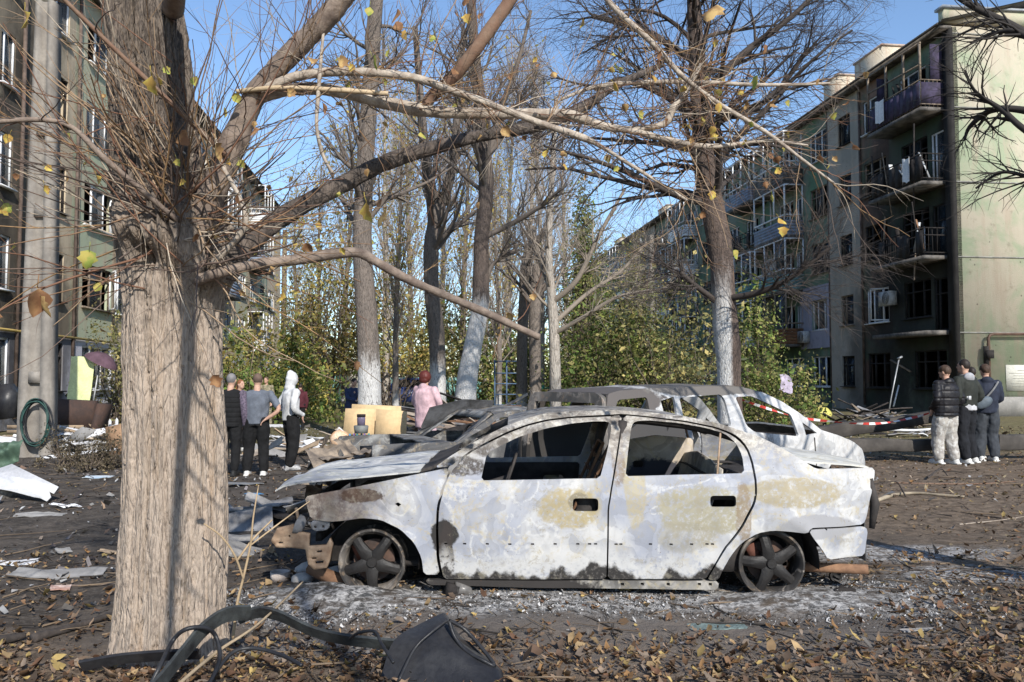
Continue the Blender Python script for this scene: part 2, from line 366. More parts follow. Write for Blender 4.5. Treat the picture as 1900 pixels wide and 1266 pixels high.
class House:
    def __init__(s, name, label, corner, sgn, L, fh, floors, depth, base):
        s.sgn = sgn; rot = math.atan2(DV.y, DV.x) if sgn > 0 else math.atan2(-DV.y, -DV.x)
        s.t = thing(name, label, 'building', (corner[0], corner[1], base), rot); s.L, s.fh, s.nf, s.dep = L, fh, floors, depth; s.top = fh * floors + .55; s.mcache = {}
        s.base = base
    def X(s, q): return s.sgn * q
    def wall(s, s0, s1, z0, z1, holes, mat, rev=.22, off=0.0, revmat=None):
        """one wall bay with rectangular openings and their reveals"""
        b = MB(); ss = sorted({s0, s1, *[h[0] for h in holes], *[h[1] for h in holes]}); zz = sorted({z0, z1, *[h[2] for h in holes], *[h[3] for h in holes]})
        for i in range(len(ss) - 1):
            for j in range(len(zz) - 1):
                cs, cz = (ss[i] + ss[i + 1]) / 2, (zz[j] + zz[j + 1]) / 2
                if any(h[0] < cs < h[1] and h[2] < cz < h[3] for h in holes): continue
                V = [(s.X(a), off, c) for a, c in ((ss[i], zz[j]), (ss[i + 1], zz[j]), (ss[i + 1], zz[j + 1]), (ss[i], zz[j + 1]))]
                b.add(V, Q=[(0, 1, 2, 3)] if s.sgn > 0 else [(3, 2, 1, 0)])
        for h in holes:
            for (a, c, e, f) in ((h[0], h[2], h[1], h[2]), (h[1], h[2], h[1], h[3]), (h[1], h[3], h[0], h[3]), (h[0], h[3], h[0], h[2])):
                b.add([(s.X(a), off, c), (s.X(e), off, f), (s.X(e), off + rev, f), (s.X(a), off + rev, c)], Q=[(0, 1, 2, 3)])
        for (a, e) in ((s0, s0), (s1, s1)):
            b.add([(s.X(a), off, z0), (s.X(a), off, z1), (s.X(a), off + rev, z1), (s.X(a), off + rev, z0)], Q=[(0, 1, 2, 3)])
        return b.build('wall_bay', mat, s.t, fixn=False)
    def window(s, h, style, off=.10, lean=0):
        s0, s1, z0, z1 = h; w, ht = s1 - s0, z1 - z0; key = (style, round(w, 2), round(ht, 2)); X0 = s.X((s0 + s1) / 2)
        fm = {'pvc': pvc_m, 'wood': wood_m, 'char': charw_m, 'teal': teal_m}[style.split('_')[0]]; fr = .055
        if key not in s.mcache:
            b = MB()
            for (x, z, a, c) in ((-w / 2 + fr / 2, ht / 2, fr, ht), (w / 2 - fr / 2, ht / 2, fr, ht), (0, fr / 2, w - 2 * fr, fr), (0, ht - fr / 2, w - 2 * fr, fr)): b.box((x, 0, z), (a, .07, c))
            mull = [-.17 * w] if w < 1.6 else [-.2 * w, .2 * w]
            for x in mull: b.box((x, 0, ht / 2), (fr * 1.3, .065, ht - 2 * fr))
            if style.startswith('wood') or style.startswith('char'): b.box((0, 0, ht * .7), (w - 2 * fr, .06, fr))
            b.box((0, -.10, -.02), (w + .1, .22, .035))
            me = b.mesh('window', fixn=True); me.materials.append(fm)
            edges = [-w / 2 + fr] + mull + [w / 2 - fr]; pm = []
            for i in range(len(edges) - 1):
                if style.endswith('broken') and i % 2 == 0: continue
                if style.endswith('empty'): continue
                x0, x1 = edges[i] + .03, edges[i + 1] - .03
                p = MB()
                p.box(((x0 + x1) / 2, .0, ht / 2), (x1 - x0, .012, ht - 2 * fr)); q = p.mesh('pane'); q.materials.append(glass_m); pm.append(q)
            s.mcache[key] = (me, pm)
        me, pm = s.mcache[key]
        o = bpy.data.objects.new('window', me); COL.objects.link(o); o.parent = s.t; o.location = (X0, off, z0)
        for q in pm: c = bpy.data.objects.new('pane', q); COL.objects.link(c); c.parent = o
        return o
    def ajar(s, h, side, ang=1.1):
        """an open sash swung out of the reveal"""
        s0, s1, z0, z1 = h; ht = z1 - z0 - .1; w = (s1 - s0) * .45; b = MB(); f = .05
        for (x, z, a, c) in ((f / 2, ht / 2, f, ht), (w - f / 2, ht / 2, f, ht), (w / 2, f / 2, w, f), (w / 2, ht - f / 2, w, f)): b.box((x, 0, z), (a, .05, c))
        o = b.build('open_sash', pvc_m, s.t); o.location = (s.X(s1 if side else s0), .05, z0 + .05); o.rotation_euler = (0, 0, -ang if s.sgn * (1 if side == 0 else -1) > 0 else math.pi + ang); return o
    def balcony(s, s0, s1, z, kind, depth=1.05, seed=0):
        r = random.Random(seed); t = s.t; w = s1 - s0; xm = s.X((s0 + s1) / 2); D = depth
        par = MB(); par.box((xm, -D / 2, z - .07), (w, D, .14)); bal = par.build('balcony', slab_m, t)
        hgt = 1.02
        def ring():   # the three open edges
            return [((s.X(s0), -.02), (s.X(s0), -D + .03)), ((s.X(s0), -D + .03), (s.X(s1), -D + .03)), ((s.X(s1), -D + .03), (s.X(s1), -.02))]
        if kind in ('rail', 'burnt', 'purple'):
            rm = {'rail': green_m, 'burnt': charw_m, 'purple': wood_m}[kind]; b = MB()
            for (p, q) in ring():
                for zz in ((hgt, .1, .75) if kind != 'purple' else (hgt, .1)): b.bar((p[0], p[1], z + zz), (q[0], q[1], z + zz), .035, .04)
                n = max(2, int(math.hypot(q[0] - p[0], q[1] - p[1]) / .16))
                for k in range(n + 1):
                    if kind == 'burnt' and r.random() < .3: continue
                    x = p[0] + (q[0] - p[0]) * k / n; y = p[1] + (q[1] - p[1]) * k / n; b.bar((x, y, z), (x + (r.uniform(-.06, .06) if kind == 'burnt' else 0), y, z + hgt), .016)
            b.build('railing', rm, bal)
            for k in range(int(w / .42)):     # sheets or boards hung on the rail
                if kind == 'rail' and r.random() < .45 or kind == 'burnt' and r.random() < .35: continue
                b = MB(); x = s.X(s0 + .21 + .42 * k); b.box((x, -D - .012, z + .50), (.40, .02, .86), Matrix.Rotation(r.uniform(-.09, .09) * (0 if kind == 'purple' else 1), 3, 'Y')); b.build('rail_board', {'rail': charw_m if r.random() < .6 else tin_m, 'burnt': charw_m, 'purple': purple_m}[kind], bal)
            if kind == 'purple':
                for e in (s0, s1):
                    b = MB(); b.box((s.X(e), -D / 2, z + .5), (.02, D - .1, .86)); b.build('rail_board', purple_m, bal)
                    b = MB(); b.box((s.X(e) + (.03 if e == s0 else -.03) * s.sgn, -.35, z + 1.7), (.02, .5, 1.4)); b.build('side_board', purple_m, bal)
                for e in (s0 + .05, s0 + 1.1, s0 + 2.3, s1 - .05): b = MB(); b.bar((s.X(e), -D + .05, z + 1), (s.X(e), -D + .05, z + 2.45), .07); b.build('post', wood_m, bal)
                b = MB(); b.bar((s.X(s0), -D + .05, z + 1.6), (s.X(s1), -D + .05, z + 1.75), .05); b.bar((s.X(s0), -D + .05, z + 2.42), (s.X(s1), -D + .05, z + 2.45), .07); b.build('cross_beam', wood_m, bal)
            if kind == 'burnt':
                for k in range(3): b = MB(); x = s.X(s0 + r.uniform(.2, w - .2)); b.bar((x, -D + .1, z + r.uniform(-.9, .3)), (x + r.uniform(-.5, .5), -D - r.uniform(-.05, .25), z + r.uniform(.8, 2.3)), .05, .03); b.build('charred_plank', charw_m if k else wood_m, bal)
        else:
            pm = {'glazed_blue': blueboard_m, 'glazed_white': pvc_m, 'glazed_teal': teal_m, 'glazed_brown': brownb_m, 'glazed_grey': slab_m}[kind]
            nb = max(3, int(.95 / .16))
            for k in range(nb):  # lapped boards
                b = MB(); zc = z + .08 + .16 * k
                for (p, q) in ring(): b.bar((p[0], p[1] - (.0 if p[1] != q[1] else .02), zc), (q[0], q[1] - (.0 if p[1] != q[1] else .02), zc), .03, .15)
                b.build('board', pm, bal)
            b = MB(); n = max(3, int(w / .95)); top = z + s.fh - .16
            for (p, q) in ring():
                for zz in (z + 1.06, top): b.bar((p[0], p[1], zz), (q[0], q[1], zz), .06, .07)
            for k in range(n + 1): x = s.X(s0 + w * k / n); b.bar((x, -D + .03, z + 1.0), (x, -D + .03, top), .07, .07)
            for e in (s0, s1): b.bar((s.X(e), -.06, z + 1), (s.X(e), -.06, top), .06)
            fr = b.build('glazing_frame', pvc_m if kind != 'glazed_brown' else wood_m, bal)
            for k in range(n):
                if r.random() < .5: continue
                b = MB(); b.box((s.X(s0 + w * (k + .5) / n), -D + .03, (z + 1.06 + top) / 2), (w / n - .09, .012, top - z - 1.14)); b.build('pane', glass_m, fr)
        return bal
    def shell(s, gable_m, side_m, nearg=True):
        L, T, D = s.L, s.top, s.dep; sg = s.sgn
        b = MB(); b.box((s.X(L / 2), D - .1, T / 2), (L - .06, .2, T - .02)); b.box((s.X(L - .1), D / 2, T / 2), (.2, D - .5, T - .02)); b.build('rear_wall', side_m, s.t)
        b = MB(); b.box((s.X(.11), D / 2, T / 2 + .02), (.22, D, T + .04)); b.build('gable_wall', gable_m, s.t)
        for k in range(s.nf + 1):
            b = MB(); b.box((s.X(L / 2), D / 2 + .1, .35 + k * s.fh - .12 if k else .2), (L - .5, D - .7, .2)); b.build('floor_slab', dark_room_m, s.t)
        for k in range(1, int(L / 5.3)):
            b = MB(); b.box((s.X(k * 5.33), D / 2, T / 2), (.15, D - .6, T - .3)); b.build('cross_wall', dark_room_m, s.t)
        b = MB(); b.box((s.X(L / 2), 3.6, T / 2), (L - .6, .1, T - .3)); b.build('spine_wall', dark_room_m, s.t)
    def roof(s, over=.55, pitch=.26, corr=.0):
        L, T, D = s.L, s.top, s.dep; n = int(L / .15) * 2; x = np.linspace(-.3, L + .3, n); w = .025 * np.cos(np.arange(n) * math.pi)
        for side in (0, 1):
            y = np.array([-over, D / 2]) if not side else np.array([D + over, D / 2]); z = np.array([T + .12, T + .12 + pitch * (D / 2 + over)])
            V = np.stack([np.stack([s.sgn * x, 0 * x + y[k], w + z[k]], -1) for k in (0, 1)], 0); b = MB(); b.grid(V); b.grid(V - np.array([0, 0, .03]), flip=True); b.grid(np.stack([V[0], V[0] - np.array([0, 0, .03])], 0))
            b.build('roof_sheet', slate_m, s.t)
        b = MB(); b.box((s.X(L / 2), -over / 2 + .02, T - .02), (L + .1, over - .06, .12)); b.build('eaves_board', slab_m, s.t)
        b = MB(); b.tube([(s.X(-.1), -over - .04, T + .05), (s.X(L + .1), -over - .04, T + .03)], .05, 6); b.build('gutter', simple('dark_gutter', (.07, .065, .06), .7), s.t)
    def chimney(s, q, w, d, y, h, mat):
        b = MB(); T = s.top + .3; b.box((s.X(q), y, T + h / 2), (w, d, h)); o = b.build('chimney', mat, s.t); b = MB(); b.box((s.X(q), y, T + h + .05), (w + .14, d + .14, .1)); b.build('chimney_cap', simple('brick_cap', (.36, .22, .16), .9, .4, 6, .4, (.42, .38, .32)), o)
    def band(s, z, mat): b = MB(); b.box((s.X(s.L / 2), .0, z), (s.L, .04, .05)); b.build('panel_joint', mat, s.t)
green_m = simple('green_rail_paint', (.16, .23, .17), .7, .4, 6, .2, (.07, .08, .06))
purple_m = simple('purple_boards', (.062, .050, .095), .85, .5, 4, .3, (.022, .02, .028))
teal_m = simple('teal_siding', (.16, .32, .32), .75, .35, 3, .2, (.10, .18, .19))
blueboard_m = simple('blue_grey_siding', (.24, .29, .38), .75, .3, 3, .2, (.14, .17, .22))
brownb_m = simple('brown_siding', (.22, .10, .045), .8, .35, 3, .2, (.09, .05, .03))
chim_m = plaster('chimney_plaster', (.56, .50, .40), (.50, .43, .33), (.36, .22, .15))
# ---- right-hand house, street front in shade, gable in the sun
CR = (16.27, 29.8); FH = 2.78
HR = House('apartment_house', 'five-storey green and grey apartment house with scorched balconies and sunlit beige gable', CR, -1, 75, FH, 5, 12.0, .12)
SO = [(-2.6, 9.0, 3.6, 4.6, .75), (-2.0, 4.4, 3.8, 4.0, .85), (-2.0, .4, 4.4, 1.2, .6), (-.3, 7.5, .55, 8.5, .96), (-13.5, .8, 5, 2.2, .5), (-5.2, 1.5, 2.6, 3.4, .55)]
gp = plaster('green_plaster', (.10, .185, .12), (.19, .22, .17), (.14, .125, .10), SO, .35)
sp_ = plaster('grey_stair_plaster', (.34, .31, .265), (.26, .245, .21), (.38, .33, .26), [(-6, 2, 1.6, 3.5, .6)], .5)
pinkp = plaster('green_red_plaster', (.085, .13, .085), (.19, .125, .095), (.115, .10, .085), SO, .3)
gabp = plaster('sunlit_gable_plaster', (.50, .445, .34), (.345, .395, .26), (.45, .36, .275), [(0.1, 7.0, .0001, .0001, 0)], .35)
cols = []
def section(o):
    return [(o + .0, o + 4.15, 'b'), (o + 4.15, o + 6.35, 'w'), (o + 6.35, o + 9.2, 's'), (o + 9.2, o + 11.5, 'w'), (o + 11.5, o + 16.0, 'b')]
for k in range(4): cols += section(k * 16.0)
cols += [(64.0, 75.0, 'x')]
sill = .92; wh = 1.48
random.seed(5)
BK = {0: ['none', 'slab', 'burnt', 'burnt', 'purple'], 4: ['none', 'glazed_brown', 'glazed_teal', 'glazed_blue', 'glazed_grey'], 5: ['none', 'glazed_white', 'glazed_teal', 'burnt', 'glazed_blue'], 9: ['none', 'glazed_teal', 'rail', 'glazed_white', 'glazed_white'], 10: ['none', 'rail', 'glazed_white', 'glazed_blue', 'rail'], 14: ['none', 'glazed_brown', 'rail', 'glazed_white', 'rail'], 15: ['none', 'rail', 'glazed_white', 'rail', 'glazed_blue'], 19: ['none', 'rail', 'glazed_white', 'glazed_teal', 'rail']}
for i, (a, c, ty) in enumerate(cols):
    holes = []; wins = []
    for f in range(5):
        z0 = f * FH + sill + .12
        if ty == 'w':
            h = (a + .25, a + 1.95, z0, z0 + wh); holes.append(h); wins.append((h, ['pvc', 'pvc_broken', 'wood_broken', 'pvc_broken', 'wood'][(f * 3 + i) % 5] if i > 1 else ['char_empty', 'pvc_broken', 'char_empty', 'wood_empty', 'pvc'][f]))
        elif ty == 's':
            zz = z0 + (0 if f == 0 else .0); h = (a + .75, a + 1.85, zz + .05, zz + wh - .05); holes.append(h); wins.append((h, 'wood_broken' if f % 2 else 'char_broken'))
        elif ty == 'b':
            if f == 0: h = (a + .7, a + 2.7, z0, z0 + wh); holes.append(h); wins.append((h, 'char_empty' if i == 0 else 'pvc'))
            else:
                h = (a + .55, a + 1.35, f * FH + .45, f * FH + 2.45); holes.append(h); wins.append((h, 'pvc_broken' if i else ['', 'char_empty', 'char_broken', 'pvc_broken', 'wood_empty'][f]))
                h = (a + 1.55, a + 3.3, z0, z0 + wh); holes.append(h); wins.append((h, 'pvc_broken' if i else ['', 'char_empty', 'char_empty', 'char_broken', 'pvc_broken'][f]))
    HR.wall(a, c, 0, HR.top, holes, {'b': gp, 'w': gp if i != 1 else pinkp, 's': sp_, 'x': gp}[ty], off=-.07 if ty == 's' else 0.0)
    for h, st in wins: HR.window(h, st, .08 if ty != 's' else .03)
    if ty == 'b':
        for f in range(1, 5):
            k = BK[i][f]; z = f * FH + .42; s0, s1 = (a + .35, a + 4.0) if i % 5 == 0 else (a + .4, a + 4.2)
            if k == 'slab': b = MB(); b.box((HR.X((s0 + s1) / 2), -.5, z - .08), (s1 - s0, 1.0, .16)); b.build('balcony_slab', slab_m, HR.t); continue
            if k != 'none': HR.balcony(s0, s1, z, k, seed=i * 7 + f)
HR.ajar((4.4, 6.1, FH + 1.04, FH + 2.5), 0)
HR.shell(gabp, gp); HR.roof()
sootm = simple('soot_black_render', (.030, .028, .027), .95, .5, 1.2, .4, (.012, .011, .011))
b = MB(); b.box((HR.X(.17), -.04, HR.top / 2), (.42, .16, HR.top - .02)); b.build('corner_pilaster', sootm, HR.t)
rj = random.Random(3)
for f in (2, 3, 4):
    for k in range(7):
        b = MB(); x = HR.X(.5 + rj.random() * 3.3); z = f * FH + .45; y = -rj.uniform(.3, 1.0); b.bar((x, y, z + rj.uniform(0, .3)), (x + rj.uniform(-.6, .6), y - rj.uniform(-.1, .25), z + rj.uniform(.3, 1.5)), rj.uniform(.03, .16), .03); b.build('balcony_junk', [wood_m, charw_m, pvc_m, rusty_m, tin_m][rj.randrange(5)], HR.t)
for (q, z, w) in ((2.9, 4 * FH + 1.0, .7), (1.2, 3 * FH + .95, .5)):
    b = MB(); g = np.linspace(0, 1, 9); A, B_ = np.meshgrid(g, g); V = np.stack([HR.X(q) + w * (A - .5), -1.12 - .05 * np.sin(A * 14), z + .5 - B_ * .9 + .05 * np.sin(A * 9)], -1); b.grid(V); b.build('hanging_cloth', pvc_m, HR.t, smooth=True)
# downpipes and joints
for q in (6.35, 9.22, 22.35, 25.22, 38.3, 41.2): b = MB(); b.tube([(HR.X(q), -.06, .3), (HR.X(q), -.06, HR.top - .2)], .05, 8); b.build('downpipe', simple('rusty_downpipe', (.15, .11, .09), .8, .4, 4), HR.t)
for q, w, d, h in ((13, 2.7, 1.4, 4.0), (17.2, 1.7, 1.2, 4.2), (31, 1.5, 1.2, 3.0), (50.5, 3.0, 1.4, 3.6), (69, 3.2, 1.4, 3.6), (47, 1.2, 1.2, 2.8)): HR.chimney(q, w, d, 5.0, h, chim_m)
b = MB(); b.box((HR.X(.1), 5.8, HR.top + .42), (.34, 12.2, .5)); b.build('parapet', gabp, HR.t); b = MB(); b.box((HR.X(.1), 5.8, HR.top + .72), (.5, 12.4, .1)); b.build('parapet_flashing', tin_m, HR.t)
for k in range(1, 6): b = MB(); b.box((HR.X(-.012), 6, k * FH + .32), (.03, 12.0, .05)); b.build('panel_joint', simple('joint_mortar', (.40, .385, .34), .95, .3, 4), HR.t)
b = MB(); b.box((HR.X(-.06), 6, .38), (.14, 12.2, .76)); b.build('plinth', simple('plinth_render', (.36, .34, .31), .95, .3, 2, .3, (.24, .23, .21)), HR.t)
# blue-grey insulated panel round one second-floor flat, air conditioners, gas pipe, notice
b = MB(); h = (9.2 + .25, 9.2 + 1.95, FH + sill + .12, FH + sill + .12 + wh)
ins = plaster('blue_grey_insulation', (.30, .30, .37), (.27, .27, .33), (.22, .22, .26))
w_ = HR.wall(9.28, 12.2, FH + .15, 2 * FH + .45, [h], ins, rev=.12, off=-.12); w_.name = 'insulation_panel'
def aircon(q, z, y=-.22):
    o = MB(); o.box((HR.X(q), y, z), (.82, .32, .58)); o = o.build('air_conditioner', simple('aircon_case', (.50, .50, .49), .6, .3, 4), HR.t)
    g = MB(); th = np.linspace(0, 2 * math.pi, 25)
    for rr in (.07, .13, .19, .24): g.tube(np.stack([HR.X(q - .12) + rr * np.cos(th), 0 * th + y - .17, z + rr * np.sin(th)], -1), .008, 4, cap=False)
    g.build('fan_grille', charw_m, o)
aircon(4.0, FH + 1.95, -.3); aircon(11.6, FH + .75, -.3); aircon(12.1, 1.9, -.25)
b = MB(); M = Matrix.Translation((HR.X(12.9), -1.35, 2 * FH + 1.25 + .42)) @ Matrix.Rotation(math.radians(-75), 4, 'Z') @ Matrix.Rotation(math.radians(80), 4, 'X'); b.lathe([(.0, .10), (.2, .085), (.36, .04), (.45, .0), (.455, -.012), (.36, .028), (.2, .072), (0, .088)], 28, M); o = b.build('satellite_dish', simple('dish_paint', (.50, .50, .50), .5, .15, 3, .05), HR.t, smooth=True)
b = MB(); b.bar((HR.X(12.9), -1.3, 2 * FH + 1.6), (HR.X(12.9), -1.0, 2 * FH + 1.2), .04); b.build('dish_arm', tin_m, o)
pipe_m = simple('brown_gas_pipe', (.11, .065, .045), .6, .3, 4)
b = MB(); b.tube([(HR.X(-.22), 1.0, .1), (HR.X(-.22), 1.0, 2.9), (HR.X(-.22), 1.06, 3.0), (HR.X(-.22), 1.2, 3.04), (HR.X(-.22), 11.5, 3.1)], .055, 10); b.build('gas_pipe', pipe_m, HR.t)
b = MB(); b.tube([(HR.X(-.22), .9, 1.9), (HR.X(-.22), .9, 2.6)], .09, 10); b.box((HR.X(-.3), .95, 2.3), (.2, .25, .3)); b.build('gas_regulator', charw_m, HR.t)
b = MB(); b.box((HR.X(-.02), 2.55, 1.45), (.03, 1.5, .95)); b.build('paper_notice', simple('sun_faded_paper', (.62, .60, .52), .9, .12, 3, .05), HR.t)
b = MB()
for z in np.linspace(1.15, 1.72, 7): b.box((HR.X(-.04), 2.55 + .1 * math.sin(z * 30), z), (.012, .95 + .2 * math.sin(z * 17), .014))
b.build('faded_print_lines', simple('faded_print', (.48, .46, .40), .9), HR.t)
# dented lamp bracket and hanging planks on the burnt corner
for (p, q, w, m_) in (((1690, 690), (1653, 668), .16, wood_m), ((1668, 715), (1658, 755), .05, pvc_m), ((1700, 440), (1696, 520), .05, wood_m), ((1625, 478), (1650, 500), .1, charw_m)):
    A = Pl(*p, Vector((CR[0], CR[1], 0)) + Vector((-.9938, -.1112, 0)) * .5, Vector((-.9938, -.1112, 0))); B_ = Pl(*q, Vector((CR[0], CR[1], 0)) + Vector((-.9938, -.1112, 0)) * .9, Vector((-.9938, -.1112, 0)))
    b = MB(); b.bar(A, B_, w, .04); o = b.build('hanging_plank', m_, None); o.parent = HR.t; o.matrix_parent_inverse = (Matrix.Translation(HR.t.location) @ Matrix.Rotation(HR.t.rotation_euler.z, 4, 'Z')).inverted()
# ---- left-hand house
CL = Vector((-14.5, 28.7, 0)) - DV * 12.0
HL = House('apartment_house', 'five-storey apartment house with peeling ochre and pale green front behind the thick trunk', (CL.x, CL.y), 1, 49.0, FH, 5, 12.0, .12)
SOL = [(2.5, 4, 3.0, 6, .8), (6.2, 5.5, 1.6, 6.5, .8), (8.6, 2.5, 1.2, 3, .7), (5, 12, 4, 3, .55)]
lp = plaster('ochre_plaster', (.52, .43, .31), (.43, .36, .26), (.32, .26, .19), SOL, .3); lg = plaster('pale_green_plaster', (.45, .40, .29), (.37, .41, .29), (.34, .27, .20), SOL, .3)
lw = plaster('limewashed_ground_storey', (.52, .52, .56), (.45, .45, .50), (.30, .26, .22), SOL, .4)
def sL(u, v=500):
    p = Pl(u, v, Vector((-14.5, 28.7, 0)), Vector((.9938, .1112, 0))); return (p - CL).dot(DV)
w1 = (sL(153), sL(207)); w2 = (sL(84), sL(118)); w3 = (sL(215), sL(238)); w0 = (sL(-10), sL(18))
LC = [(0, sL(28), lp, w0), (sL(28), sL(76), lp, None), (sL(76), sL(130), lp, w2), (sL(130), sL(208), lg, w1), (sL(208), sL(262), lp, w3)]
x = sL(262); k = 0
while x < 46: LC.append((x, x + 3.4, (lp, lg)[k % 2], (x + .8, x + 2.5) if k % 3 != 2 else (x + .5, x + 2.9))); x += 3.4; k += 1
LC.append((x, 49.0, lp, None))
for i, (a, c, m_, w) in enumerate(LC):
    hs = [] if w is None else [(w[0], w[1], f * FH + sill + .12, f * FH + sill + .12 + wh) for f in range(5)]
    HL.wall(a, c, FH, HL.top, [h for h in hs if h[2] > FH], m_); HL.wall(a, c, 0, FH, [h for h in hs if h[2] < FH], lw, off=-.05)
    for f, h in enumerate(hs):
        st = ('char_empty' if i == 2 and f < 4 else ['pvc_broken', 'pvc', 'pvc_broken', 'pvc', 'wood_broken'][(i + f) % 5]); HL.window(h, st, .08 if f else .03)
        if i == 3 and f in (1, 2, 3): HL.ajar(h, 1, .5)
for f in range(1, 5):
    for e in (5, 8, 11):
        if e < len(LC) - 1: a = LC[e][0]; HL.balcony(a + .1, a + 3.2, f * FH + .42, ['glazed_white', 'rail', 'glazed_blue', 'glazed_white'][(f + e) % 4], seed=f * 5 + e)
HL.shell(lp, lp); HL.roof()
b = MB(); b.tube([(0.2, -.12, FH - .05), (sL(255), -.12, FH - .05)], .04, 8); b.build('gas_pipe', simple('yellow_gas_pipe', (.42, .30, .10), .6, .3, 4), HL.t)
for q in (sL(28), sL(133), sL(262)): b = MB(); b.tube([(q, -.1, .3), (q, -.1, HL.top - .2)], .055, 8); b.build('downpipe', simple('rusty_downpipe', (.15, .11, .09), .8, .4, 4), HL.t)
for q in (sL(140), sL(210)): b = MB(); b.tube([(q, -.06, FH), (q, -.06, 4 * FH)], .03, 6); b.build('cable_conduit', wood_m, HL.t)
HL.chimney(20, 2.4, 1.3, 5, 3.4, chim_m); HL.chimney(38, 2.4, 1.3, 5, 3.4, chim_m)
# window guards: barred ground-floor window behind the pole
b = MB(); q0 = sL(20); 
for k in range(7): b.bar((q0 + .22 * k, -.12, FH + .2), (q0 + .22 * k, -.12, FH + 1.5), .02)
for z in (FH + .2, FH + .85, FH + 1.5): b.bar((q0 - .1, -.12, z), (q0 + 1.4, -.12, z), .025)
b.build('window_guard', charw_m, HL.t)
# ------------------------------------------------------------------ trees
def tube_batch(mb, Pp, R, n=3, col=None):
    N, m = Pp.shape[:2]; t = np.gradient(Pp, axis=1); t /= np.linalg.norm(t, axis=2, keepdims=True) + 1e-9
    tm = t.mean(1); ref = np.eye(3)[np.argmin(np.abs(tm), 1)][:, None]
    a = np.cross(t, ref); a /= np.linalg.norm(a, axis=2, keepdims=True) + 1e-9; b = np.cross(t, a); th = np.arange(n) * 2 * math.pi / n
    V = Pp[:, :, None] + R[:, :, None, None] * (a[:, :, None] * np.cos(th)[None, None, :, None] + b[:, :, None] * np.sin(th)[None, None, :, None])
    o = (np.arange(N) * m * n)[:, None, None]; i = (np.arange(m - 1) * n)[None, :, None]; j = np.arange(n)[None, None]; k = (j + 1) % n
    Q = np.stack([o + i + n + j, o + i + n + k, o + i + k, o + i + j], -1).reshape(-1, 4)
    c = None if col is None else np.repeat(np.asarray(col), m * n, 0)
    mb.add(V.reshape(-1, 3), Q=Q, col=c)
def nrm(v): return v / (np.linalg.norm(v, axis=-1, keepdims=True) + 1e-9)
def children(Pp, R, count, L, ang, rr, rg, m=5, bend=.0, wob=.12, t0=.15, t1=1.0, droop=0.0, rmin=.002, taper=.25, lenfall=.5):
    N, M = Pp.shape[:2]; idx = np.repeat(np.arange(N), count); K = len(idx)
    t = rg.uniform(t0, t1, K); f = t * (M - 1); i = np.minimum(f.astype(int), M - 2); w = (f - i)[:, None]
    st = Pp[idx, i] * (1 - w) + Pp[idx, i + 1] * w; tan = nrm(Pp[idx, i + 1] - Pp[idx, i]); pr = R[idx, i] * (1 - w[:, 0]) + R[idx, i + 1] * w[:, 0]
    rnd = rg.normal(0, 1, (K, 3)); perp = nrm(rnd - (rnd * tan).sum(1, keepdims=True) * tan)
    A = np.asarray(ang) * rg.uniform(.7, 1.3, K); d = np.cos(A)[:, None] * tan + np.sin(A)[:, None] * perp
    ln = L * rg.uniform(.5, 1.2, K) * (1 - lenfall * (t - t0) / (t1 - t0)); out = np.zeros((K, m, 3)); out[:, 0] = st
    for s in range(1, m):
        d = nrm(d + rg.normal(0, wob, (K, 3)) + np.array([0, 0, bend - droop * s / m])); out[:, s] = out[:, s - 1] + d * (ln / (m - 1))[:, None]
    r0 = np.maximum(np.minimum(pr * rr, pr * .85), rmin)
    return out, r0[:, None] * np.linspace(1, taper, m)[None]
def spline(pts, n):
    p = np.array(pts, float); k = len(p); t = np.linspace(0, k - 1, n); i = np.minimum(t.astype(int), k - 2); f = (t - i)[:, None]
    a, b, c, d = p[np.maximum(i - 1, 0)], p[i], p[i + 1], p[np.minimum(i + 2, k - 1)]
    return .5 * ((2 * b) + (c - a) * f + (2 * a - 5 * b + 4 * c - d) * f ** 2 + (3 * b - a - 3 * c + d) * f ** 3)
def pixpath(pts, n):
    """(u, v, distance, radius in pixels) -> smooth path and radii in metres"""
    q = np.array([[*P(u, v, Y), r * Y / F] for u, v, Y, r in pts]); s = spline(q, n); return s[:, :3], np.maximum(s[:, 3], .002)
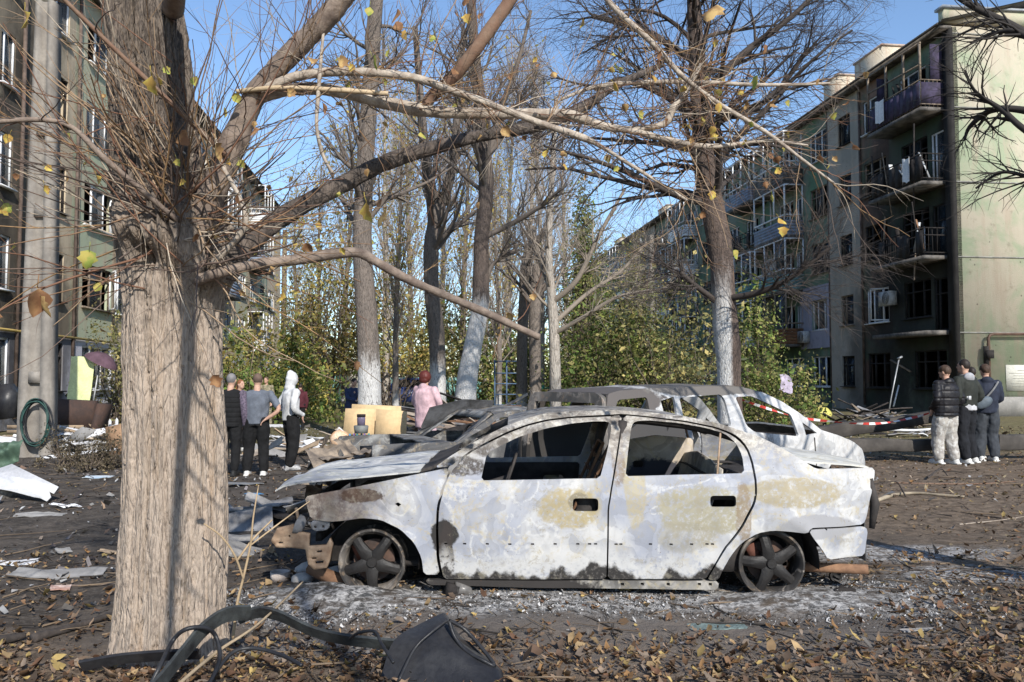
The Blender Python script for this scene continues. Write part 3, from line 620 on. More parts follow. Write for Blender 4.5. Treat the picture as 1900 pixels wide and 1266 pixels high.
def bark_mat(name, a, b, fiss, white=None, sc=1.0, wsoft=.35, side=None, wh=.0, upper=None):
    m = NT(name); p = m.pos(); xyz = m.sep(p)
    n1 = m.noise(m.map(p, (9 * sc, 9 * sc, 2.2 * sc)), 1.0, 8, .70, .9); n2 = m.noise(m.map(p, (28 * sc, 28 * sc, 8 * sc)), 1.0, 6, .7, .5); vk = m.vor(m.map(p, (16 * sc, 16 * sc, 3.2 * sc)), 1.0, 'DISTANCE_TO_EDGE'); n3 = m.noise(p, 1.7 * sc, 5)
    c = m.mix(m.rng(n1, .35, .65), a, b); c = m.mix(m.ma('MULTIPLY', m.rng(n2, .50, .38), .6), c, fiss); c = m.mix(m.ma('MULTIPLY', m.rng(m.ma('ADD', vk, m.ma('MULTIPLY', m.ma('ADD', n2, n3), .16)), .19, .12), .28), c, fiss); c = m.mix(m.ma('MULTIPLY', m.rng(n3, .5, .75), .35), c, tuple(x * .6 for x in a))
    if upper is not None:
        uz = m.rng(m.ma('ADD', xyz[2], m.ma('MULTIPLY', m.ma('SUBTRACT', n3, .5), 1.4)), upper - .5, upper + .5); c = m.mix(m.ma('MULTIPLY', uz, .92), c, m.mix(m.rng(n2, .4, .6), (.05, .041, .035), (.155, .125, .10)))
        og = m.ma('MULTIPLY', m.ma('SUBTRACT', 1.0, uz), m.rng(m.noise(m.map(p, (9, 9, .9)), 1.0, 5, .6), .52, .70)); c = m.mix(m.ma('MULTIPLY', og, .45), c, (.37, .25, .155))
    if white is not None:
        f = m.rng(m.ma('ADD', xyz[2], m.ma('MULTIPLY', m.ma('SUBTRACT', n1, .5), 1.2)), white + wsoft, white - wsoft); f = m.ma('MULTIPLY', f, m.rng(m.ma('ADD', n2, m.ma('MULTIPLY', n3, .25)), .46 + wh, .58 + wh))
        if side is not None: f = m.ma('MULTIPLY', f, m.rng(m.ma('ADD', xyz[0], m.ma('MULTIPLY', m.ma('SUBTRACT', n1, .5), .12)), side + .05, side - .03))
        c = m.mix(f, c, (.50, .49, .475))
    return m.out(c, .95, m.bump(m.ma('ADD', m.ma('ADD', n1, m.ma('MULTIPLY', n2, .7)), m.ma('MULTIPLY', m.rng(vk, .0, .15), .35)), .9, .04 / sc))
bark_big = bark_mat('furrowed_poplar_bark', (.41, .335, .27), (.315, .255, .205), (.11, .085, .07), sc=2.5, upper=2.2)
bark_dark = bark_mat('dark_scorched_bark', (.15, .12, .10), (.075, .063, .055), (.02, .018, .017), sc=1.0)
bark_limb = simple('grey_brown_branch_bark', (.26, .205, .165), .9, .35, 14, .5, (.12, .09, .075), bsc=45)
bark_pale = simple('pale_smooth_branch_bark', (.46, .40, .33), .85, .25, 16, .6, (.22, .175, .14), bsc=55, bd=.012)
bark_black = simple('sooty_branch_bark', (.075, .062, .055), .9, .4, 12, .5, (.03, .026, .024), bsc=40)
bark_red = simple('reddish_branch_bark', (.20, .135, .095), .85, .35, 9, .4, (.16, .09, .06), bsc=40)
twig_v = vcol('shoot_bark', .8, 0, .25, 20)
# ---- the thick pollarded trunk in front on the left
rg = np.random.default_rng(3)
TY = 4.6; tb = G(317, 1200)
tree = thing('pollarded_tree', 'thick pollarded poplar trunk with wild shoots standing in front of the burnt saloon', 'tree', (P(317, 1200, TY).x, TY, 0))
cp = [(316, 1222, TY, 99), (317, 1195, TY, 95), (319, 1130, TY, 92), (321, 1000, TY, 90), (322, 850, TY, 86), (322, 700, TY, 83), (322, 600, TY, 83), (322, 540, TY, 84), (318, 480, TY, 88), (312, 430, TY, 88), (298, 370, TY, 76), (286, 300, TY, 68), (278, 200, TY, 65), (272, 100, TY, 64), (268, 0, TY, 63), (262, -150, TY, 60), (256, -420, TY + .1, 56)]
path, rad = pixpath(cp, 560); nt = 300; th = np.linspace(0, 2 * math.pi, nt, endpoint=False)
TH, ZI = np.meshgrid(th, path[:, 2]); cx, sx = np.cos(TH), np.sin(TH)
rid = 1 - np.abs(2 * fbm(cx * 3.2 + 9, sx * 3.2, ZI * 1.3, 3) - 1) * 2; ver = fbm(cx * 9, sx * 9 + 4, ZI * 1.1, 4); fine = fbm(cx * 26, sx * 26, ZI * 7, 3); crk = fbm(cx * 13, sx * 13 + 2, ZI * 9, 3)
upper = sstep(1.8, 2.6, ZI)
dsp = .075 * (ver - .45) + .04 * (fbm(cx * 4.5 + 2, sx * 4.5, ZI * .8, 3) - .45) + .018 * (rid - .4) + .010 * (fine - .45) - .040 * sstep(.55, .66, fbm(cx * 11 + 3, sx * 11, ZI * .9, 3)) - .018 * sstep(.60, .66, crk)
dsp = dsp * (1 + .9 * upper) + .05 * upper * (fbm(cx * 2.2, sx * 2.2, ZI * 3, 3) - .45)
def lump(ang, z, ra, rz, h):
    da = np.angle(np.exp(1j * (TH - ang))); return h * np.exp(-(da / ra) ** 2 - ((ZI - z) / rz) ** 2)
zb_ = lambda v: P(320, v, TY).z
for (a, v, ra, rz, h) in ((-1.2, 455, .5, .12, .10), (-.6, 500, .45, .14, .09), (-1.9, 430, .4, .12, .07), (0, 470, .5, .2, .12), (-1.65, 490, .22, .07, -.11), (-1.15, 520, .16, .10, -.06), (-1.4, 385, .3, .09, .06), (-2.3, 350, .3, .1, .05), (-.9, 400, .3, .1, .07), (-1.7, 250, .3, .15, .05), (-.3, 330, .4, .2, .06)):
    dsp = dsp + lump(a, zb_(v), ra, rz, h * (.7 + .6 * fbm(cx * 6, sx * 6, ZI * 8, 3)))
dsp = dsp + (.035 * np.exp(-np.maximum(ZI, 0) / .10)) * (.4 + 1.2 * np.maximum(0, np.sin(TH * 5 + .8)))
RR = rad[:, None] + dsp
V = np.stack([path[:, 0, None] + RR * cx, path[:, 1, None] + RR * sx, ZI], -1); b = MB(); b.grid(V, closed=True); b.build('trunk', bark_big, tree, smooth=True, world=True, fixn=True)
limbs = {}
def limb(key, pts, mat, n=60, sides=12, bumpy=.12):
    p, r = pixpath(pts, n); n = n * 2; p, r = pixpath(pts, n); r = r * (1 + bumpy * 1.3 * (fbm(np.arange(n) * .9, np.zeros(n) + 3 + len(limbs), 0, 2) - .45) + bumpy * (fbm(np.arange(n) * .18, np.zeros(n) + len(limbs), 0, 2) - .45) * 2); limbs[key] = (p, r)
    b = MB(); b.tube(p, r, sides); b.build('branch', mat, tree, smooth=True, world=True)
limb('rise', [(320, 520, 4.6, 34), (360, 440, 4.45, 30), (400, 345, 4.4, 26), (438, 255, 4.38, 25), (478, 170, 4.35, 22), (540, 100, 4.3, 20), (600, 40, 4.25, 20), (655, -25, 4.2, 18), (730, -110, 4.2, 14)], bark_limb)
limb('dark', [(345, 545, 4.6, 26), (395, 505, 4.5, 24), (440, 472, 4.5, 21), (520, 405, 4.6, 19), (640, 340, 4.8, 17), (720, 300, 4.9, 16), (820, 270, 5.1, 14), (900, 250, 5.2, 13), (990, 235, 5.3, 12), (1080, 200, 5.5, 10), (1140, 160, 5.6, 8), (1230, 120, 5.8, 5)], bark_dark, 90)
limb('low', [(335, 540, 4.5, 14), (380, 515, 4.35, 11), (470, 492, 4.35, 10.5), (560, 481, 4.4, 10.5), (630, 470, 4.4, 10), (668, 470, 4.45, 10), (700, 487, 4.45, 9), (760, 520, 4.5, 8.5), (830, 550, 4.6, 8), (900, 580, 4.7, 7.5), (1000, 626, 4.8, 6.5)], bark_limb, 90)
limb('arch', [(480, 180, 4.35, 10), (505, 160, 4.3, 9), (560, 140, 4.3, 9), (650, 133, 4.3, 8.5), (760, 143, 4.3, 8), (830, 165, 4.3, 7.5), (900, 190, 4.35, 7), (1000, 228, 4.4, 6.5), (1080, 255, 4.4, 7), (1120, 275, 4.45, 4), (1200, 325, 4.5, 3.4), (1275, 372, 4.5, 2.4)], bark_pale, 90, bumpy=.06)
limb('birch', [(470, 185, 4.35, 12), (530, 168, 4.4, 12), (590, 165, 4.4, 12), (650, 175, 4.45, 12), (720, 192, 4.5, 13), (800, 207, 4.5, 12), (900, 211, 4.5, 11), (1000, 212, 4.55, 10.5), (1060, 214, 4.55, 10.5), (1110, 232, 4.6, 9), (1160, 240, 4.6, 6), (1230, 231, 4.6, 7), (1250, 200, 4.6, 7.5), (1275, 165, 4.6, 6.5), (1300, 120, 4.6, 4)], bark_pale, 110, bumpy=.1)
limb('stub', [(440, 170, 4.3, 5), (520, 163, 4.25, 5), (620, 167, 4.25, 5), (720, 174, 4.25, 5)], simple('cut_branch_bark', (.52, .40, .26), .8, .2, 9, .2), 30, 8)
limb('second', [(788, 205, 4.5, 10), (800, 180, 4.5, 12), (835, 150, 4.45, 13), (880, 95, 4.4, 13), (940, 10, 4.4, 13), (980, -60, 4.4, 11)], bark_red, 40)
limb('fork', [(1110, 232, 4.6, 7), (1180, 245, 4.6, 6.5), (1250, 262, 4.6, 6), (1320, 272, 4.65, 5), (1420, 262, 4.7, 3), (1500, 270, 4.7, 2)], bark_pale, 50)
limb('long', [(1110, -20, 4.5, 6), (1150, 25, 4.5, 6), (1210, 80, 4.5, 5.5), (1265, 140, 4.5, 5), (1330, 190, 4.5, 4.5), (1420, 245, 4.5, 4), (1500, 305, 4.5, 3), (1560, 350, 4.5, 2)], bark_pale, 50)
limb('level', [(1040, 185, 4.7, 3), (1110, 160, 4.7, 4), (1200, 153, 4.7, 4.5), (1300, 153, 4.7, 4.5), (1420, 158, 4.7, 3.5), (1540, 155, 4.7, 2.5)], bark_pale, 40)
pts_ = spline([(-1.88, 4.45, 3.55), (-1.55, 3.75, 3.65), (-1.20, 3.0, 3.45), (-.85, 2.3, 3.25), (-.62, 1.7, 3.05), (-.42, 1.15, 2.80), (-.20, .6, 2.7)], 60); b = MB(); rr_ = np.linspace(.060, .018, 60); b.tube(pts_, rr_, 10); c1_, r1_ = children(pts_[None], rr_[None], 16, .55, .8, .4, rg, 7, .05, .12, .25, 1, 0, .004); k_ = (c1_[:, :, 2] - 1.56 - .48 * np.maximum(c1_[:, :, 1], .2)).min(1) > 0; tube_batch(b, c1_[k_], r1_[k_], 5); b.build('branch', bark_limb, tree, smooth=True, world=True)   # bough reaching forward overhead
limb('side', [(420, 290, 4.3, 6), (300, 175, 4.0, 5), (160, 40, 3.8, 4.5), (90, -30, 3.7, 4)], bark_red, 40, 8)
limb('west', [(330, 410, 4.3, 5), (200, 300, 4.0, 6), (120, 230, 3.9, 5), (0, 225, 3.8, 5), (-80, 240, 3.7, 4)], bark_limb, 40, 8)
limb('spur', [(395, 490, 4.3, 7), (452, 425, 4.22, 5.5), (448, 375, 4.2, 4.5), (412, 305, 4.2, 4), (398, 250, 4.2, 2.5)], bark_pale, 40, 8)
limb('hang', [(600, 60, 4.25, 3), (590, 180, 4.25, 4), (588, 240, 4.25, 3.4), (600, 290, 4.3, 3.6), (618, 322, 4.3, 3)], bark_pale, 30, 8)
# shoots
SHC = np.array([(.24, .145, .085), (.34, .24, .155), (.21, .11, .07), (.42, .35, .27), (.16, .11, .085), (.29, .18, .09), (.12, .09, .075)])
sh = MB(); tips = []
def shoots(starts, dirs, L, r0, m=10, wob=.10, bend=.02, cols=SHC, side=2):
    K = len(starts); d = nrm(dirs); out = np.zeros((K, m, 3)); out[:, 0] = starts; ln = L * rg.uniform(.5, 1.15, K)
    for s in range(1, m): d = nrm(d + rg.normal(0, wob, (K, 3)) + np.array([0, 0, bend])); out[:, s] = out[:, s - 1] + d * (ln / (m - 1))[:, None]
    rr = (r0 * rg.uniform(.6, 1.2, K))[:, None] * np.linspace(1, .35, m)[None]; cc = cols[rg.integers(0, len(cols), K)] * rg.uniform(.7, 1.1, (K, 1))
    tube_batch(sh, out, rr, 5, cc)
    o2, r2 = children(out, rr, side, L * .35, .6, .55, rg, 5, .02, .1, .25, .95, rmin=.0012); tube_batch(sh, o2, r2, 4, np.repeat(cc, side, 0))
    tips.append(out[:, rg.integers(4, m)]); tips.append(o2[:, -1]); return out
bc = P(325, 440, 4.42)
K = 110; st = np.array(bc) + rg.normal(0, 1, (K, 3)) * (.10, .05, .14); dr = rg.normal(0, 1, (K, 3)) * (.9, .45, .6) + (-.05, -.30, .45); shoots(st, dr, 1.3, .0062)
K = 46; st = np.array(P(330, 350, 4.4)) + rg.normal(0, 1, (K, 3)) * (.08, .05, .3); dr = rg.normal(0, 1, (K, 3)) * (1.0, .4, .4) + (-.25, -.25, .25); shoots(st, dr, 1.3, .0045)
for key, n, L, up_, fw in (('rise', 46, .9, .4, -.1), ('arch', 90, .7, .15, 0), ('birch', 100, .75, .15, 0), ('fork', 26, .5, -.1, 0), ('long', 46, .55, .0, 0), ('level', 40, .5, .05, 0), ('low', 16, .45, .1, 0), ('dark', 46, .7, .1, 0), ('second', 22, .8, .2, 0), ('west', 18, .6, 0, 0), ('side', 20, .7, .1, 0), ('spur', 12, .5, .2, 0)):
    p, r = limbs[key]; i = rg.integers(8, len(p) - 1, n); st = p[i]; tan = nrm(p[i + 1] - p[i]); dr = tan * rg.uniform(.3, 1.0, (n, 1)) + rg.normal(0, .55, (n, 3)) * (1, .8, 1) + (0, fw, up_)
    shoots(st, dr, L, .0032 if key not in ('dark', 'low') else .003, 9, .15, .0, SHC if key not in ('dark',) else SHC * .35, 3)
# drooping tangle at the end of the pale boughs
p, r = limbs['fork']; i = rg.integers(36, 80, 22); shoots(p[i], rg.normal(0, .6, (22, 3)) + (.5, 0, -.6), .7, .0035, 10, .14, -.04, SHC * .9)
p, r = limbs['birch']; i = rg.integers(120, 210, 60); shoots(p[i], rg.normal(0, .9, (60, 3)) + (.3, 0, .2), .55, .003, 9, .16, 0)
sh.build('shoots', twig_v, tree, world=True, fixn=False, kind='stuff')
# the few leaves still hanging on, each one a piece
LMESH = []
for k in range(5):
    b = MB(); g = np.linspace(0, 1, 7); w = np.sin(g ** .75 * math.pi) * .42 * (1 + .25 * np.cos(g * 20 + k)); rows = []
    for s_ in (-1, -.5, 0, .5, 1): rows.append(np.stack([w * s_, .18 * (s_ ** 2) * w * (1.5 + k * .4) + .10 * np.sin(g * 4 + k), -g + .1 * s_ * 0], -1))
    b.grid(np.stack(rows, 0)); b.tube([(0, 0, 0), (.02, .02, .25), (0, 0, .45)], .02, 3)
    me = b.mesh('leaf', True); LMESH.append(me)
leaf_mats = []
for nm, c1, c2 in (('yellow_leaf', (.55, .45, .10), (.42, .26, .07)), ('brown_leaf', (.34, .19, .09), (.22, .11, .055)), ('green_leaf', (.27, .33, .07), (.45, .38, .10)), ('ochre_leaf', (.52, .36, .15), (.30, .18, .08))):
    m = NT(nm); co = m.co(); c = m.mix(m.rng(m.noise(co, 1.6, 5), .42, .6), c1, c2); d = m.n('ShaderNodeBsdfTranslucent'); m.put(d.inputs[0], c); mx = m.n('ShaderNodeMixShader'); mx.inputs[0].default_value = .3
    m.out(c, .7); m.t.links.new(m.b.outputs[0], mx.inputs[1]); m.t.links.new(d.outputs[0], mx.inputs[2]); m.t.links.new(mx.outputs[0], m.t.nodes['Material Output'].inputs[0]); leaf_mats.append(m.m)
LM = {}
def leaf(pos, size, ki, rot):
    k = (ki % 5, ki % 4)
    if k not in LM: me = LMESH[k[0]].copy(); me.name = 'leaf'; me.materials.clear(); me.materials.append(leaf_mats[k[1]]); LM[k] = me
    o = bpy.data.objects.new('leaf', LM[k]); COL.objects.link(o); o.parent = tree; o.location = Vector(pos) - tree.location; o.scale = (size,) * 3; o.rotation_euler = rot
tips = np.concatenate(tips); sel = rg.choice(len(tips), 190, False)
for i, k in enumerate(sel): leaf(tips[k], rg.uniform(.035, .062), int(rg.integers(0, 20)), (rg.normal(0, .5), rg.normal(0, .5), rg.uniform(0, 6.28)))
for (u, v, Y, s_, ki) in ((680, 375, 3.6, .10, 0), (715, 365, 3.6, .09, 1), (712, 395, 3.6, .08, 3), (70, 535, 3.0, .11, 1), (75, 550, 3.0, .09, 3), (282, 140, 3.5, .09, 0), (1408, 140, 4.2, .08, 2), (1330, 5, 3.0, .10, 7), (1455, 420, 4.3, .06, 0), (45, 20, 3.4, .09, 0), (165, 465, 3.6, .09, 2), (690, 105, 3.9, .08, 2), (640, 105, 4.0, .07, 3), (735, 15, 3.9, .08, 1), (545, 165, 4.1, .06, 3), (470, 235, 3.9, .07, 1), (400, 265, 3.8, .10, 3), (345, 250, 3.8, .09, 1), (525, 540, 4.2, .07, 0), (595, 190, 4.0, .07, 1)):
    leaf(P(u, v, Y), s_, ki, (rg.normal(0, .4), rg.normal(0, .4), rg.uniform(0, 6.28)))

# ---- yard trees with limewashed feet
def yard_tree(label, name, pts, mat, nb=26, bl=2.6, ang=.75, bend=.05, sub=7, sub2=4, t0=.4, group=None, n=90, seed=1, extra=(), twcol=(.13, .108, .092), rmin=.0036, rough=.02, droop=0.0, top=None):
    rg2 = np.random.default_rng(seed); p, r = pixpath(pts, n); t = thing(name, label, 'tree', (p[0, 0], p[0, 1], 0), 0, group)
    nt = 20; th = np.linspace(0, 2 * math.pi, nt, endpoint=False); tt, zz = np.meshgrid(th, np.arange(n)); R = r[:, None] * (1 + .16 * (fbm(np.cos(tt) * 2.5, np.sin(tt) * 2.5, zz * .25, 3) - .45) + rough * 4 * (fbm(np.cos(tt) * 7, np.sin(tt) * 7, zz * .5, 2) - .45))
    d = np.gradient(p, axis=0); V = p[:, None] + R[:, :, None] * np.stack([np.cos(tt), np.sin(tt), 0 * tt - (np.cos(tt) * d[:, None, 0] + np.sin(tt) * d[:, None, 1]) / np.maximum(.05, d[:, None, 2])], -1)
    b = MB(); b.grid(V, closed=True); b.build('trunk', mat, t, smooth=True, world=True)
    b = MB(); Pp, Rr = p[None], r[None]
    if top is not None: # continue the trunk out of the frame
        a = p[-1]; q = np.stack([a + (np.array(top) * f) for f in np.linspace(0, 1, n)]); Pp = np.concatenate([Pp, q[None]]); Rr = np.concatenate([Rr, (r[-1] * np.linspace(1, .3, n))[None]]); tube_batch(b, q[None], Rr[1:], 8, np.array([twcol]))
    B1, R1 = children(Pp, Rr, nb, bl, ang, .33, rg2, 9, bend, .10, t0, 1.0, droop, rmin * 1.6)
    tube_batch(b, B1, R1, 6, np.tile(np.array([twcol]), (len(B1), 1)))
    for e in extra:
        q, rr_ = pixpath(e, 40); tube_batch(b, q[None], rr_[None], 8, np.array([twcol])); E1, ER = children(q[None], rr_[None], 10, bl * .35, .7, .5, rg2, 6, .03, .1, .3, 1, rmin=rmin); B1 = np.concatenate([B1, np.stack([spline(x, 9) for x in E1])]); R1 = np.concatenate([R1, np.stack([np.interp(np.linspace(0, 1, 9), np.linspace(0, 1, 6), x) for x in ER])])
        tube_batch(b, E1, ER, 5, np.tile(np.array([twcol]), (len(E1), 1)))
    B2, R2 = children(B1, R1, sub, bl * .42, .65, .5, rg2, 6, bend, .13, .2, 1, droop * 1.5, rmin); tube_batch(b, B2, R2, 4, np.tile(np.array([twcol]), (len(B2), 1)) * rg2.uniform(.7, 1.5, (len(B2), 1)))
    tw_tips = B2
    if sub2: B3, R3 = children(B2, R2, sub2, bl * .2, .7, .6, rg2, 4, 0, .15, .2, 1, droop * 2, rmin * .75); tube_batch(b, B3, R3, 3, np.tile(np.array([twcol]), (len(B3), 1)) * rg2.uniform(.8, 1.8, (len(B3), 1))); tw_tips = B3
    b.build('crown', twig_v, t, world=True, fixn=False); return t, tw_tips
def leafquads(mb, pts, size, cols, rg2, mul=None):
    n = len(pts); a = nrm(rg2.normal(0, 1, (n, 3))); c = nrm(np.cross(a, rg2.normal(0, 1, (n, 3)))); s = (size * rg2.uniform(.35, 1.0, n) * (1 + .9 * (rg2.random(n) < .2)))[:, None]
    V = np.stack([pts - a * s, pts + c * s * .55, pts + a * s, pts - c * s * .55], 1)
    C = np.array(cols)[rg2.integers(0, len(cols), n)] * rg2.uniform(.6, 1.3, (n, 1)) * (1 if mul is None else mul[:, None]); o = np.arange(n)[:, None] * 4
    mb.add(V.reshape(-1, 3), Q=o + np.arange(4)[None], col=np.repeat(C, 4, 0))
leafv = vcol('crown_leaf', .75, .3, .1, 3)
LW = lambda z, **k: None
W1 = bark_mat('limewashed_bark', (.20, .165, .14), (.13, .11, .095), (.03, .026, .024), white=1.9, sc=1.6, wh=.02)
W2 = bark_mat('freshly_limewashed_bark', (.13, .10, .085), (.075, .06, .052), (.02, .018, .017), white=3.4, sc=1.6, wsoft=.3, wh=-.06)
W5 = bark_mat('scorched_half_limewashed_bark', (.13, .095, .078), (.085, .065, .055), (.022, .02, .018), white=2.9, sc=1.9, wsoft=.5, side=P(1350, 640, 13).x, wh=.01)
W4 = bark_mat('plain_grey_bark', (.24, .20, .17), (.16, .135, .115), (.05, .043, .038), white=.9, sc=1.6)
WP = bark_mat('pale_poplar_bark', (.42, .38, .33), (.34, .30, .26), (.12, .10, .09), sc=.8)
yard_tree('straight grey trunk with limewashed foot next to the boy in the blue tracksuit', 'yard_tree', [(686, 790, 18.5, 23), (685, 700, 18.5, 21), (681, 600, 18.5, 20), (673, 480, 18.5, 18), (674, 380, 18.5, 17), (680, 260, 18.5, 16), (690, 120, 18.5, 14), (700, -20, 18.5, 12)], W1, nb=22, bl=3.2, ang=1.0, bend=.06, sub=8, sub2=4, t0=.45, seed=21, top=(.3, 0, 3.5))
yard_tree('dark trunk forking high above the woman in pink', 'yard_tree', [(812, 775, 24, 17), (812, 700, 24, 15), (810, 620, 24, 15), (801, 540, 24, 14), (800, 460, 24, 14), (806, 400, 24, 13), (790, 300, 24, 10), (780, 180, 24, 7), (770, 50, 24, 5)], W1, nb=20, bl=3.6, ang=.8, bend=.08, sub=8, sub2=5, t0=.45, seed=22, extra=([(806, 410, 24, 10), (835, 330, 24, 9), (850, 200, 24, 7), (860, 60, 24, 5)],))
yard_tree('bent tree with bright white limewashed trunk beside the woman in pink', 'yard_tree', [(862, 775, 20, 22), (866, 710, 20, 19), (876, 650, 20, 17), (888, 590, 20, 16), (892, 540, 20, 16), (893, 450, 20, 14), (902, 360, 20, 14), (899, 280, 20, 13), (890, 190, 20, 12), (880, 90, 20, 10), (872, -30, 20, 8)], W2, nb=18, bl=3.0, ang=.8, bend=.06, sub=8, sub2=4, t0=.55, seed=23, top=(-.2, 0, 3),
          extra=([(900, 440, 20, 5), (950, 415, 20, 5), (1000, 385, 19.7, 4), (1042, 350, 19.5, 3)], [(897, 300, 20, 6), (930, 255, 20, 5), (955, 210, 20, 4), (965, 170, 20, 3)], [(900, 530, 20, 4), (915, 490, 20, 4), (955, 465, 20, 3)], [(898, 290, 20, 7), (915, 262, 20, 7), (930, 200, 20, 6), (960, 120, 20, 4), (985, 20, 20, 3)]))
yard_tree('slim lopped trunk left of the pale branching tree', 'yard_tree', [(968, 775, 28, 11), (968, 700, 28, 10), (970, 600, 28, 10), (974, 540, 28, 10), (978, 478, 28, 9), (990, 440, 28, 4)], W4, nb=16, bl=2.6, ang=.8, bend=.08, sub=6, sub2=3, t0=.6, seed=24)
yard_tree('lopped trunk with a raw pale cut at its top', 'yard_tree', [(994, 775, 27, 12), (993, 700, 27, 11), (992, 600, 27, 11), (994, 540, 27, 11), (1000, 492, 27, 11)], W4, nb=14, bl=2.4, ang=.8, bend=.06, sub=6, sub2=3, t0=.6, seed=25)
yard_tree('pale trunk with long spreading arms beside the green shrubs', 'yard_tree', [(1031, 775, 23, 11), (1030, 700, 23, 10.5), (1028, 620, 23, 10), (1024, 560, 23, 9), (1018, 470, 23, 7), (1021, 380, 23, 6), (1027, 280, 23, 5), (1032, 180, 23, 4)], WP, nb=26, bl=3.0, ang=.75, bend=.05, sub=7, sub2=4, t0=.35, seed=26, twcol=(.26, .22, .18),
          extra=([(1026, 560, 23, 6), (1070, 520, 22.6, 5), (1110, 440, 22.3, 4), (1160, 350, 22, 2.5)], [(1028, 620, 23, 5), (1080, 590, 22.5, 4), (1150, 550, 22, 3), (1240, 535, 21.5, 2)], [(1028, 600, 23, 5), (1090, 545, 23, 4), (1150, 505, 23, 3), (1200, 450, 23, 2)]))
yard_tree('scorched dark tree with patchy limewash standing behind the hatchback', 'yard_tree', [(1356, 815, 13, 25), (1354, 745, 13, 23), (1352, 680, 13, 22), (1350, 640, 13, 24), (1347, 610, 13, 23), (1344, 560, 13, 21), (1337, 470, 13, 22), (1325, 400, 13, 22), (1310, 330, 13, 21), (1303, 240, 13, 19), (1296, 150, 13, 17), (1290, 60, 13, 14), (1284, -40, 13, 11)], W5, nb=34, bl=3.2, ang=1.15, bend=.03, sub=10, sub2=6, t0=.60, seed=27, twcol=(.055, .045, .04), top=(-.1, 0, 3), rmin=.0035, droop=.10,
          extra=([(1340, 555, 13, 6), (1400, 545, 12.6, 6), (1460, 520, 12.2, 5), (1540, 460, 11.8, 3.5)], [(1310, 250, 13, 8), (1240, 180, 13, 8), (1150, 150, 13, 8), (1080, 200, 13, 7), (960, 230, 13, 5)], [(1300, 180, 13, 8), (1380, 100, 13, 7), (1470, 30, 13, 5), (1540, -40, 13, 4)], [(1310, 200, 13, 6), (1370, 215, 13, 6), (1440, 170, 13, 5), (1500, 90, 12.8, 4)], [(1296, 120, 13, 7), (1200, 60, 13, 6), (1100, 30, 13, 5)], [(1330, 560, 13, 6), (1290, 530, 12.8, 5), (1262, 505, 12.7, 4)]))
# black boughs reaching in from a tree beyond the frame on the right
rt = thing('scorched_bare_tree', 'scorched bare tree whose black boughs hang in front of the beige gable', 'tree', (4.75, 4.3, 0))
b = MB(); p = spline([(4.75, 4.3, -.05), (4.72, 4.32, .6), (4.75, 4.35, 1.6), (4.7, 4.4, 2.8), (4.78, 4.5, 4.2), (4.7, 4.6, 5.6)], 40); r = np.linspace(.16, .06, 40); b.tube(p, r, 14); b.build('trunk', bark_dark, rt, smooth=True, world=True)
b = MB(); cc = np.array([(.03, .026, .024)])
bs = [pixpath(e, 40) for e in ([(1990, 120, 5.2, 10), (1880, 50, 5.3, 8), (1800, 10, 5.4, 5), (1740, -30, 5.5, 4)], [(1990, 230, 5.0, 10), (1900, 205, 5.2, 7), (1840, 205, 5.3, 6), (1800, 235, 5.5, 4), (1790, 260, 5.5, 2)], [(1990, 300, 5.0, 8), (1900, 240, 5.1, 6), (1860, 205, 5.2, 5), (1810, 170, 5.3, 3), (1790, 130, 5.3, 2)], [(1990, 130, 5.0, 8), (1900, 65, 5.1, 6), (1850, 60, 5.2, 4), (1800, 80, 5.3, 2)], [(1990, 330, 5.2, 5), (1920, 330, 5.2, 4), (1860, 320, 5.3, 3), (1810, 350, 5.4, 2)])]
PB = np.stack([x[0] for x in bs]); RB = np.stack([x[1] for x in bs]); tube_batch(b, PB, RB, 8, np.tile(cc, (len(bs), 1)))
c1, r1 = children(PB, RB, 16, .5, .7, .5, rg, 6, .0, .12, .25, 1, .05, .0025); tube_batch(b, c1, r1, 5, np.tile(cc, (len(c1), 1))); c2, r2 = children(c1, r1, 4, .22, .7, .6, rg, 4, 0, .15, .2, 1, .05, .0016); tube_batch(b, c2, r2, 4, np.tile(cc * 1.4, (len(c2), 1)))
up_, ur = children(p[None], r[None], 26, 2.0, .9, .4, rg, 8, .08, .1, .6, 1); k = up_[:, :, 0].min(1) > 4.2; tube_batch(b, up_[k], ur[k], 6, np.tile(cc, (k.sum(), 1)))
b.build('crown', twig_v, rt, world=True, fixn=False)
